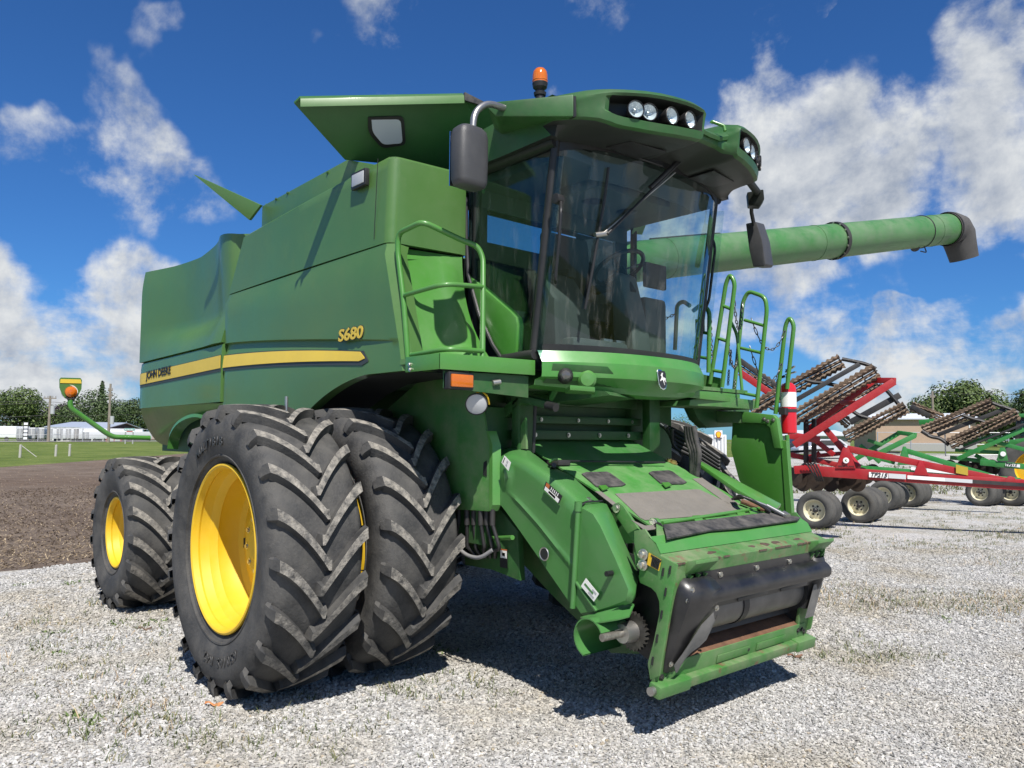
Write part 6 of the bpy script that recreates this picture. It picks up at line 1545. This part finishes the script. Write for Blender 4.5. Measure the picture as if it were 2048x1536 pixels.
def skyp(px, py, dist): 
    d_ = ray(px, py); h_ = math.hypot(d_.x, d_.y); return CAM_POS+d_*(dist/h_)
wire(skyp(-300,796,100), skyp(90,801,100), .3, 'highest power line running to the left utility pole')
wire(skyp(-300,805,100), skyp(108,804,100), .3, 'second power line left of the left utility pole')
wire(skyp(-300,832,100), skyp(97,830,100), .3, 'lowest cable left of the left utility pole')
wire(skyp(97,830,100), skyp(217,828,98), .2, 'cable between the two utility poles on the left')
wire(skyp(108,804,100), skyp(214,798,98), .3, 'upper power line between the two utility poles')
wire(skyp(217,828,98), skyp(520,824,110), .3, 'cable right of the tall pole disappearing behind the combine')
wire(skyp(217,800,98), skyp(520,792,110), .3, 'upper line right of the tall pole')
wire(skyp(1867,786,95), skyp(2200,783,95), .2, 'power line on the right crossing above the trees')

# semi trailers beyond the road
ALU = mat('trailer_aluminium', (.55,.56,.58), .4, metal=.25, var=.1); TDOOR = mat('trailer_door', (.30,.31,.32), .5, var=.15); TWHITE = mat('trailer_white', (.74,.75,.76), .45)
def trailer(x0, x1, side_px, label, top_y=862, dist=104, sidew=None, door=TDOOR):
    """rear end seen between columns x0..x1, long side towards side_px"""
    b = D((x0+x1)/2, dist); depth = (b-CAM_POS).dot(CF); k = depth/FPX; e = V((CR.x,CR.y,0)).normalized(); f = V((CF.x,CF.y,0)).normalized()
    root = empty('semi_trailer', b); tag(root, label, 'trailer', 'trailers parked beyond the road')
    w_ = (x1-x0)*k; h = (875.5-(b.z-CAM_POS.z)*FPX/depth-top_y)*k; dirv = (f*.92+e*(.39 if side_px > 0 else -.39))
    base = [-e*w_/2, e*w_/2, e*w_/2+dirv*9, -e*w_/2+dirv*9]
    plate('box', [p+V((0,0,.30)) for p in base], (0,0,h-.30), TWHITE, root, .02)
    for s in (0,1):
        plate('door', [p-f*.03 for p in (-e*w_/2*(1-s)+e*.03*s+V((0,0,.32)), e*w_/2*s-e*.03*(1-s)+V((0,0,.32)), e*w_/2*s-e*.03*(1-s)+V((0,0,h-.12)), -e*w_/2*(1-s)+e*.03*s+V((0,0,h-.12)))], f*.02, door, root)
        for j in (.3,.7): cylo('lock_bar', -e*w_/2*(1-s)+e*(w_/2*j)-f*.06+V((0,0,.35)), -e*w_/2*(1-s)+e*(w_/2*j)-f*.06+V((0,0,h-.15)), .03, ALU, root, n=6)
    beamo('bumper', -e*w_/2+V((0,0,.2)), e*w_/2+V((0,0,.2)), .06, .08, BLK2, root)
    for s in (-1,1):
        for dd in (.9,2.2): latheo('wheel', [(.001,.06),(.15,.06),(.21,.05),(.22,0),(.21,-.05),(.15,-.06),(.001,-.06)], e*(s*w_*.4)+dirv*dd+V((0,0,.21)), e, TYRE2, root, 20)
    return root
trailer(33, 46, -1, 'grey rear doors of the leftmost white trailer'); trailer(56, 70, -1, 'second trailer from the left with grey doors'); trailer(75, 88, -1, 'third trailer from the left with grey doors')
trailer(95, 105, 1, 'trailer partly behind the left utility pole'); trailer(113, 125, 1, 'trailer with panelled grey doors right of the left pole'); trailer(130, 142, 1, 'sixth trailer of the row, beside the dark container')
trailer(146, 157, 1, 'dark brown container end at the right of the trailer row', door=mat('container_brown', (.10,.08,.06), .6)); trailer(165, 178, 1, 'low grey truck body in front of the shed door', top_y=868)
lt = D(14, 106); k_ = (lt-CAM_POS).dot(CF)/FPX; e_ = V((CR.x,CR.y,0)).normalized(); f_ = V((CF.x,CF.y,0)).normalized()
ltr = empty('semi_trailer', lt); tag(ltr, 'long white trailer side cut by the left edge', 'trailer', 'trailers parked beyond the road')
plate('box', [e_*x+V((0,0,.40))+f_*y for x, y in ((-60*k_,0),(18*k_,0),(18*k_,2.5),(-60*k_,2.5))], (0,0,28*k_-.30), TWHITE, ltr, .03)
for x in (-3,-1.6,0): latheo('wheel', [(.001,.06),(.15,.06),(.24,.05),(.25,0),(.24,-.05),(.15,-.06),(.001,-.06)], e_*x+V((0,0,.24))-f_*.05, f_, TYRE2, ltr, 20)
rk = D(51, 103); rk_ = empty('ladder_rack', rk); tag(rk_, 'white slatted rack between the two leftmost trailers', 'rack')
kk = (rk-CAM_POS).dot(CF)/FPX
for i in range(5): boxo_ = beamo('slat', e_*(-4.5*kk)+V((0,0,.35+i*.40)), e_*(4.5*kk)+V((0,0,.35+i*.40)), .06, .26, TWHITE, rk_, bevel=0)
for s in (-1,1): beamo('upright', e_*(4.4*s*kk)+V((0,0,0)), e_*(4.4*s*kk)+V((0,0,2.2)), .08, .08, BLK2, rk_, bevel=0)
# buildings on the left
def bpt(px, py, dist): return skyp(px, py, dist)
ROOFM = mat('metal_roof', (.48,.52,.58), .35, metal=.3, var=.06); DKW = mat('dark_wall', (.045,.05,.055), .7); SIDING = mat('white_siding', (.66,.67,.67), .6, var=.05)
def block(name, label, pxl, pxr, top_y, dist, depth_, wall, roof=None, ridge_y=None, base_dz=-.3, gable_px=None, cat='building'):
    a, b = D(pxl, dist), D(pxr, dist); zt = skyp((pxl+pxr)/2, top_y, dist).z; f = f_
    root = empty(name, (0,0,0)); tag(root, label, cat)
    z0 = min(a.z, b.z)+base_dz; a.z = b.z = z0
    plate('wall', [a, b, b+f*depth_, a+f*depth_], (0,0,zt-z0), wall, root)
    if roof:
        zr = skyp((pxl+pxr)/2, ridge_y, dist+depth_/2).z; e = (b-a).normalized()*.35
        a2, b2 = V((a.x,a.y,zt))-e-f*.4, V((b.x,b.y,zt))+e-f*.4; m1, m2 = V((a.x,a.y,zr))-e+f*depth_/2, V((b.x,b.y,zr))+e+f*depth_/2; a3, b3 = V((a.x,a.y,zt))-e+f*(depth_+.4), V((b.x,b.y,zt))+e+f*(depth_+.4)
        rf = plate('roof', [a2, b2, m2, m1], (0,0,.10), roof, root); plate('roof', [m1, m2, b3, a3], (0,0,.10), roof, root)
        for s_, m__ in ((a, m1), (b, m2)): plate('gable', [V((s_.x,s_.y,zt)), V((s_.x,s_.y,zt))+f*depth_, V((s_.x,s_.y,zt))+f*depth_/2+V((0,0,zr-zt))], (b-a).normalized()*(.05 if s_ is a else -.05), wall, root)
    return root, a, b, zt
sh, a, b, zt = block('metal_shed', 'white shed with pale blue metal roof behind the trailers', 97, 164, 855, 118, 12, SIDING, ROOFM, 845)
sg, a, b, zt = block('dark_shed', 'dark fronted shed with white arched frames beside the white shed', 166, 208, 858, 114, 10, DKW, ROOFM, 846)
for (xa, xb, yt, pk) in ((168,184,866,859),(184,207,876,869)):
    q = [D(xa,113.5), skyp(xa,yt,113.5), skyp((xa+xb)/2,pk,113.5), skyp(xb,yt,113.5), D(xb,113.5)]; tubeo('arch_frame', q, .13, TWHITE, sg, n=6)
rd_, a, b, zt = block('red_garage', 'small red garage with two white doors behind the marker arm', 211, 243, 868, 112, 8, mat('red_siding', (.36,.03,.03), .6), mat('red_roof', (.33,.04,.04), .5), 863)
for xa, xb in ((216,228),(230,241)): plate('garage_door', [p-f_*.06 for p in (D(xa,112), D(xb,112), skyp(xb,876,112), skyp(xa,876,112))], f_*.03, mat('garage_door', (.45,.47,.49), .5), rd_)
hs, a, b, zt = block('low_house', 'low grey roofed house partly hidden by the combine rear', 262, 330, 879, 125, 9, mat('tan_siding', (.42,.38,.32), .7), mat('grey_roof', (.28,.23,.19), .8), 868)
# roadside sign
sgn = D(259, 92); sr = empty('roadside_sign', sgn); tag(sr, 'teal and white roadside sign board on two posts', 'sign'); k_ = (sgn-CAM_POS).dot(CF)/FPX
hz = lambda py: (875.5-(sgn.z-CAM_POS.z)*FPX/((sgn-CAM_POS).dot(CF))-py)*k_
for s in (-8,7): cylo('post', e_*(s*k_)+V((0,0,-.2)), e_*(s*k_)+V((0,0,hz(863))), .07, mat('grey_post', (.35,.35,.34), .5), sr, n=8)
plate('board', [e_*(x*k_)-f_*.1+V((0,0,hz(y_))) for x, y_ in ((-10,870),(11,870),(11,862),(-10,862))], f_*.08, TWHITE, sr)
plate('board_panel', [e_*(x*k_)-f_*.12+V((0,0,hz(y_))) for x, y_ in ((-9.6,866.3),(10.6,866.3),(10.6,862.2),(-9.6,862.2))], f_*.01, mat('teal_sign', (.06,.25,.22), .5), sr)
for i in range(6): plate('board_print', [e_*((x-8+2.9*i)*k_)-f_*.125+V((0,0,hz(y_))) for x, y_ in ((0,865.4),(1.8,865.4),(1.8,863.3),(0,863.3))], f_*.005, TWHITE, sr)
plate('board_print', [e_*(x*k_)-f_*.125+V((0,0,hz(y_))) for x, y_ in ((-5,869),(7,869),(7,867.4),(-5,867.4))], f_*.005, mat('red_print', (.4,.05,.04), .5), sr)
# white fence posts on the grass, chain-link fence behind the road
PW = mat('weathered_white', (.40,.385,.35), .8, var=.15)
for i, (px, py, tp_) in enumerate([(39.5,915,891),(111,912.5,891),(138.5,912,889.5)]):
    b = G(px, py); k_ = (b-CAM_POS).dot(CF)/FPX; r0 = empty('fence_post', b); tag(r0, ['leaning white fence post nearest the left edge','middle white fence post on the grass strip','right white fence post joined by a rail'][i], 'post')
    cylo('shaft', (0,0,-.2), (e_.x*.02,e_.y*.02,(py-tp_)*k_), .075, PW, r0, n=10)
    latheo('cap', [(.085,0),(.07,.03),(.001,.05)], (e_.x*.02,e_.y*.02,(py-tp_)*k_), (0,0,1), PW, r0, 10)
a, b = G(112,912), G(138,912); rl = tag(beamo('fence_rail', a+V((0,0,.95)), b+V((0,0,.98)), .05, .06, PW, None), 'horizontal rail between the two right fence posts', 'rail')
a, b = G(41,899)+V((0,0,.2)), G(74,914); cylo_ = cylo('brace_pole', G(40,914)+V((0,0,.75)), G(73,914), .025, PW, None, n=8); tag(cylo_, 'slanting pale brace leaning from left fence post to grass', 'brace')
FEN = mat('galvanised', (.42,.43,.44), .4, metal=.5)
def clf(pts, h, label, step):
    root = empty('chain_link_fence', (0,0,0)); tag(root, label, 'fence')
    for a, b in zip(pts, pts[1:]):
        n = max(2, int((b-a).length/step))
        for i in range(n+1):
            p = a.lerp(b, i/n); p.z = gz(p.x,p.y); cylo('post', p, p+V((0,0,h)), .045, FEN, root, n=6)
        for z in (.15, h*.5, h-.03):
            tubeo('rail', [V((p.x,p.y,gz(p.x,p.y)+z)) for p in (a.lerp(b, i/6) for i in range(7))], .025, FEN, root, n=5)
    return root
clf([D(-120,101.5), D(330,104)], 1.5, 'low chain link fence along the road in front of the trailers', 4.0)
clf([D(1755,72), D(1890,72), D(2150,74)], 1.9, 'chain link fence in front of the tan building', 4.5)
# tan building on the right
tb, a, b, zt = block('tan_building', 'long tan walled building with pale roof edge behind the implements', 1752, 1952, 839, 86, 5, mat('tan_wall', (.46,.33,.24), .8, var=.05), mat('pale_roof', (.55,.58,.62), .5), 829)
for px in (1802,1870,1938): plate('downpipe', [p-f_*.08 for p in (D(px-1.2,86), D(px+1.2,86), skyp(px+1.2,841,86), skyp(px-1.2,841,86))], f_*.08, TWHITE, tb)
plate('base_wall', [p-f_*.15 for p in (D(1752,86), D(1952,86), skyp(1952,886,86), skyp(1752,886,86))], f_*.12, mat('grey_base', (.38,.37,.35), .8), tb)
tb2, a, b, zt = block('grey_building', 'pale grey low building partly hidden behind the red implement', 1560, 1700, 872, 95, 10, mat('pale_wall', (.45,.46,.47), .7), mat('pale_roof', (0,0,0)), 862)
# parked cars far behind the red implement
def car(px, dist, colr, label, L_=4.5):
    b = D(px, dist); root = empty('parked_car', b); tag(root, label, 'car', 'cars parked far behind the implements')
    M_ = basis((0,0,0), e_, f_); 
    body = [(-L_/2,.35),(-L_/2,.75),(-L_/2+.3,.88),(-1.2,.92),(-.7,1.40),(.8,1.42),(1.4,.95),(L_/2-.1,.82),(L_/2,.55),(L_/2,.35)]
    bm = B(); b_poly(bm, [e_*x+V((0,0,z))-f_*.85 for x, z in body], f_*1.7); finish(bm, 'body', colr, root, .08, 3)
    bm = B(); b_poly(bm, [e_*x+V((0,0,z))-f_*.86 for x, z in [(-1.0,.95),(-.62,1.33),(.72,1.34),(1.15,.97)]], f_*1.72); finish(bm, 'window', BLK2, root, .01)
    for x in (-L_*.3, L_*.3):
        latheo('wheel', [(.001,.1),(.2,.1),(.32,.08),(.33,0),(.32,-.1),(.001,-.1)], e_*x-f_*.8+V((0,0,.32)), -f_, TYRE2, root, 18)
    return root
car(1650, 62, mat('car_silver', (.5,.5,.52), .25, coat=.5), 'silver car glimpsed below the red fold arm'); car(1600, 66, mat('car_dark', (.03,.03,.035), .25, coat=.5), 'dark car beside the fire extinguisher')

# ================================================================ LOOSE GRAVEL, WEEDS, STRAW
def gn_scatter(name, regions, density, smin, smax, material, flat=.62, seed=0):
    """real stones lying on the ground near the viewer"""
    bm = B()
    for poly in regions: bm.faces.new([bm.verts.new((x, y, gz(x, y)+.004)) for x, y in poly])
    me = bpy.data.meshes.new(name); bm.to_mesh(me); bm.free(); me.materials.append(material)
    o = bpy.data.objects.new(name, me); COL.objects.link(o); o['kind'] = 'stuff'
    g = bpy.data.node_groups.new(name, 'GeometryNodeTree'); g.interface.new_socket('Geometry', in_out='INPUT', socket_type='NodeSocketGeometry'); g.interface.new_socket('Geometry', in_out='OUTPUT', socket_type='NodeSocketGeometry')
    gi, go = g.nodes.new('NodeGroupInput'), g.nodes.new('NodeGroupOutput')
    dp = g.nodes.new('GeometryNodeDistributePointsOnFaces'); dp.inputs['Density'].default_value = density; dp.inputs['Seed'].default_value = seed; g.links.new(gi.outputs[0], dp.inputs[0])
    ic = g.nodes.new('GeometryNodeMeshIcoSphere'); ic.inputs['Radius'].default_value = 1; ic.inputs['Subdivisions'].default_value = 2
    sp_ = g.nodes.new('GeometryNodeSetPosition'); nz = g.nodes.new('ShaderNodeTexNoise'); nz.inputs['Scale'].default_value = 1.1; nz.inputs['Detail'].default_value = 1
    sub = g.nodes.new('ShaderNodeVectorMath'); sub.operation = 'SUBTRACT'; sub.inputs[1].default_value = (.5,.5,.5); g.links.new(nz.outputs['Color'], sub.inputs[0])
    scl = g.nodes.new('ShaderNodeVectorMath'); scl.operation = 'SCALE'; scl.inputs['Scale'].default_value = 2.2; g.links.new(sub.outputs[0], scl.inputs[0])
    g.links.new(ic.outputs[0], sp_.inputs[0]); g.links.new(scl.outputs[0], sp_.inputs['Offset'])
    sm = g.nodes.new('GeometryNodeSetMaterial'); sm.inputs['Material'].default_value = material; g.links.new(sp_.outputs[0], sm.inputs[0])
    ip = g.nodes.new('GeometryNodeInstanceOnPoints'); g.links.new(dp.outputs['Points'], ip.inputs['Points']); g.links.new(sm.outputs[0], ip.inputs['Instance'])
    rr = g.nodes.new('FunctionNodeRandomValue'); rr.data_type = 'FLOAT_VECTOR'; rr.inputs[0].default_value = (-.5,-.5,0); rr.inputs[1].default_value = (.5,.5,6.283); g.links.new(rr.outputs[0], ip.inputs['Rotation'])
    rs_ = g.nodes.new('FunctionNodeRandomValue'); rs_.data_type = 'FLOAT_VECTOR'; rs_.inputs[0].default_value = (smin,smin*.7,smin*flat*.7); rs_.inputs[1].default_value = (smax,smax*.8,smax*flat); rs_.inputs['Seed'].default_value = 3; g.links.new(rs_.outputs[0], ip.inputs['Scale'])
    g.links.new(ip.outputs[0], go.inputs[0]); md = o.modifiers.new('scatter', 'NODES'); md.node_group = g
    return o
SM_ = bpy.data.materials.new('gravel_stone'); SM_.use_nodes = True; t = SM_.node_tree; b = t.nodes['Principled BSDF']; b.inputs['Roughness'].default_value = .85; b.inputs['Specular IOR Level'].default_value = .25
oi = N(t, 'ShaderNodeObjectInfo'); cr = N(t, 'ShaderNodeValToRGB'); L(t, oi.outputs['Random'], cr.inputs[0]); e = cr.color_ramp.elements
for p_, c_ in ((0,(.22,.217,.21)),(.12,(.34,.335,.323)),(.45,(.44,.431,.413)),(.8,(.52,.51,.488)),(.97,(.63,.62,.595)),(1,(.40,.34,.25))):
    if p_ == 0: e[0].color = (*c_,1)
    elif p_ == 1: e[-1].color = (*c_,1)
    else: x = e.new(p_); x.color = (*c_,1)
tn = N(t, 'ShaderNodeTexNoise'); gp_ = N(t, 'ShaderNodeNewGeometry'); L(t, gp_.outputs['Position'], tn.inputs['Vector']); tn.inputs['Scale'].default_value = 120
mxx = N(t, 'ShaderNodeMix', data_type='RGBA', blend_type='MULTIPLY'); mxx.inputs[0].default_value = .5; L(t, cr.outputs[0], mxx.inputs[6]); L(t, tn.outputs['Color'], mxx.inputs[7])
mm_ = N(t, 'ShaderNodeMix', data_type='RGBA'); mm_.inputs[0].default_value = .25; L(t, cr.outputs[0], mm_.inputs[6]); L(t, mxx.outputs[2], mm_.inputs[7]); tn2 = N(t, 'ShaderNodeTexNoise'); L(t, gp_.outputs['Position'], tn2.inputs['Vector']); tn2.inputs['Scale'].default_value = .9; tn2.inputs['Detail'].default_value = 5
mr2 = N(t, 'ShaderNodeMapRange'); L(t, tn2.outputs[0], mr2.inputs[0]); mr2.inputs[1].default_value = .45; mr2.inputs[2].default_value = .66
tint = N(t, 'ShaderNodeMix', data_type='RGBA', blend_type='MULTIPLY'); L(t, mr2.outputs[0], tint.inputs[0]); L(t, mm_.outputs[2], tint.inputs[6]); tint.inputs[7].default_value = (.84,.79,.69,1); L(t, tint.outputs[2], b.inputs['Base Color'])
def gp(px, py): q = G(px, py); return (q.x, q.y)
near = [gp(*q) for q in [(-60,1560),(1180,1560),(1330,1280),(1024,1280),(-60,1280)]]
near_r = [gp(*q) for q in [(1180,1560),(2110,1560),(2110,1280),(1330,1280)]]
mid = [gp(*q) for q in [(-60,1280),(1024,1280),(1330,1280),(1400,1100),(1024,1100),(120,1130),(-60,1165)]]
mid_r = [gp(*q) for q in [(1330,1280),(2110,1280),(2110,1090),(1400,1100)]]
gn_scatter('gravel', [near], 2300, .006, .017, SM_, seed=1)
gn_scatter('gravel', [mid], 1100, .008, .020, SM_, seed=2)
gn_scatter('gravel', [near_r], 3000, .005, .0135, SM_, seed=3)
gn_scatter('gravel', [near_r, mid_r], 160, .010, .022, SM_, seed=7)
gn_scatter('gravel', [mid_r], 1500, .006, .016, SM_, seed=4)
WEED = leaf_mat('weed_leaf', (.05,.075,.02), (.10,.125,.04), (.21,.18,.09))
STRAW = leaf_mat('straw', (.22,.15,.08), (.36,.27,.16), (.50,.40,.26))
def tufts(name, spots, material, hmin, hmax, blades, spread, seed, wd=.005):
    rg = random.Random(seed); vs, fs = [], []
    for (x, y) in spots:
        z = gz(x, y); hs = rg.uniform(.6,1.3)
        for i in range(rg.randint(max(2,blades//2), blades)):
            a = rg.uniform(0,2*PI); h = rg.uniform(hmin,hmax)*hs; bx_, by_ = x+rg.gauss(0,spread), y+rg.gauss(0,spread); ln = rg.uniform(.3,1.6)*h
            w_ = wd*rg.uniform(.6,1.5); p0 = V((bx_,by_,z)); p1 = V((bx_+math.cos(a)*ln*.4, by_+math.sin(a)*ln*.4, z+h*.6)); p2 = V((bx_+math.cos(a)*ln, by_+math.sin(a)*ln, z+h)); s = V((-math.sin(a), math.cos(a), 0))*w_
            j = len(vs); vs += [p0-s, p0+s, p1+s*.8, p1-s*.8, p2]; fs += [(j,j+1,j+2,j+3), (j+3,j+2,j+4)]
    me = bpy.data.meshes.new(name); me.from_pydata(vs, [], fs); me.materials.append(material); o = bpy.data.objects.new(name, me); COL.objects.link(o); o['kind'] = 'stuff'; return o
rg = random.Random(11)
def spots(n, box, clump=None, amt=1.0):
    out_ = []
    while len(out_) < n:
        px, py = rg.uniform(box[0],box[2]), rg.uniform(box[1],box[3]); q = G(px, py)
        if mnoise.noise(V((q.x*.55, q.y*.55, 3.1)))+rg.uniform(-.35,.35) > (clump if clump is not None else -1): out_.append((q.x, q.y))
    return out_
S1 = spots(190, (0,1160,360,1480), .16)+spots(90, (0,1380,1500,1530), .3)+spots(60,(740,1330,1000,1400),0)+spots(420, (1600,1050,2048,1330), .16)+spots(900, (1600,980,2048,1100), .05)
tufts('weeds', S1, WEED, .012, .055, 10, .04, 4, .0032)
S2 = spots(60, (0,1200,360,1480), .2)+spots(350, (1620,1000,2048,1260), .18)+spots(500, (1700,960,2048,1010), .0)
tufts('dry_grass', S2, STRAW, .015, .07, 9, .06, 5, .0026)
S3 = spots(700, (1560,930,2048,990), -.1); tufts('yard_grass', S3, WEED, .06, .16, 10, .09, 6, .012)
# small leafy weeds
def rosette(px, py, r, label_seed):
    return [(G(px,py).x+random.Random(label_seed+i).gauss(0,r), G(px,py).y+random.Random(label_seed*3+i).gauss(0,r)) for i in range(10)]
lw = []
for i, q in enumerate([(52,1170),(145,1168),(235,1248),(300,1246),(95,1270),(145,1435),(180,1447),(115,1310),(880,1310),(860,1300),(1975,1100),(1890,1240)]): lw += rosette(*q, .05, i+50)
tufts('leafy_weeds', lw, leaf_mat('weed_green', (.06,.10,.025), (.10,.15,.04), (.16,.20,.07)), .012, .03, 6, .018, 8, .007)
# crop residue on the tilled field
rg = random.Random(21); vs, fs = [], []
for i in range(16000):
    px = rg.uniform(-420, 330); py = 912+(1160-912)*rg.random()**.75
    q = G(px, py)
    if q.x > -6.6-.2*(q.y): pass
    a = rg.uniform(0, 2*PI); ln = rg.uniform(.03,.11); w_ = rg.uniform(.002,.006); d_ = V((math.cos(a), math.sin(a), rg.uniform(-.1,.5))).normalized(); s = V((-math.sin(a), math.cos(a), 0))*w_
    p = V((q.x, q.y, q.z+rg.uniform(.0,.02))); j = len(vs)
    xe = fe[0][0]+(fe[-1][0]-fe[0][0])*max(0,min(1,(q.y-fe[0][1])/(fe[-1][1]-fe[0][1])))
    if q.x > xe-.2: continue
    vs += [p-d_*ln/2-s, p+d_*ln/2-s, p+d_*ln/2+s, p-d_*ln/2+s]; fs.append((j,j+1,j+2,j+3))
me = bpy.data.meshes.new('crop_residue'); me.from_pydata(vs, [], fs); me.materials.append(STRAW); o = bpy.data.objects.new('crop_residue', me); COL.objects.link(o); o['kind'] = 'stuff'
# clods of soil
gn_scatter('soil_clods', [[gp(*q) for q in [(-60,1150),(330,1112),(330,960),(-60,985)]]], 40, .008, .03, SOIL, flat=.6, seed=5)
# a dead leaf and a scrap by the wheel
for px, py, c_, nm, lab in ((1590,1317,(.16,.075,.04),'dead_leaf','curled brown leaf beside the feeder shadow'),(428,1415,(.45,.18,.06),'orange_scrap','small orange scrap on gravel before the front tyre'),(290,1262,(.10,.06,.04),'twig','thin brown twig on the gravel by the rear wheel')):
    q = G(px, py); rg = random.Random(px); bm = B(); rows = []
    for i in range(5): 
        a = rg.uniform(-.3,.3); rows.append([q+e_*(-.06+.03*i)+f_*(-.02*math.sin(PI*(i+.3)/4.6))+V((0,0,.02+.015*math.sin(i*1.7))), q+e_*(-.06+.03*i)+V((0,0,.028+.01*math.sin(i*2.1))), q+e_*(-.06+.03*i)+f_*(.02*math.sin(PI*(i+.3)/4.6))+V((0,0,.02+.015*math.cos(i*1.3)))])
    b_grid(bm, rows, (0,0,-.002)); tag(finish(bm, nm, mat(nm+'_mat', c_, .7, var=.3, vscale=30), None, ang=60), lab, 'litter')
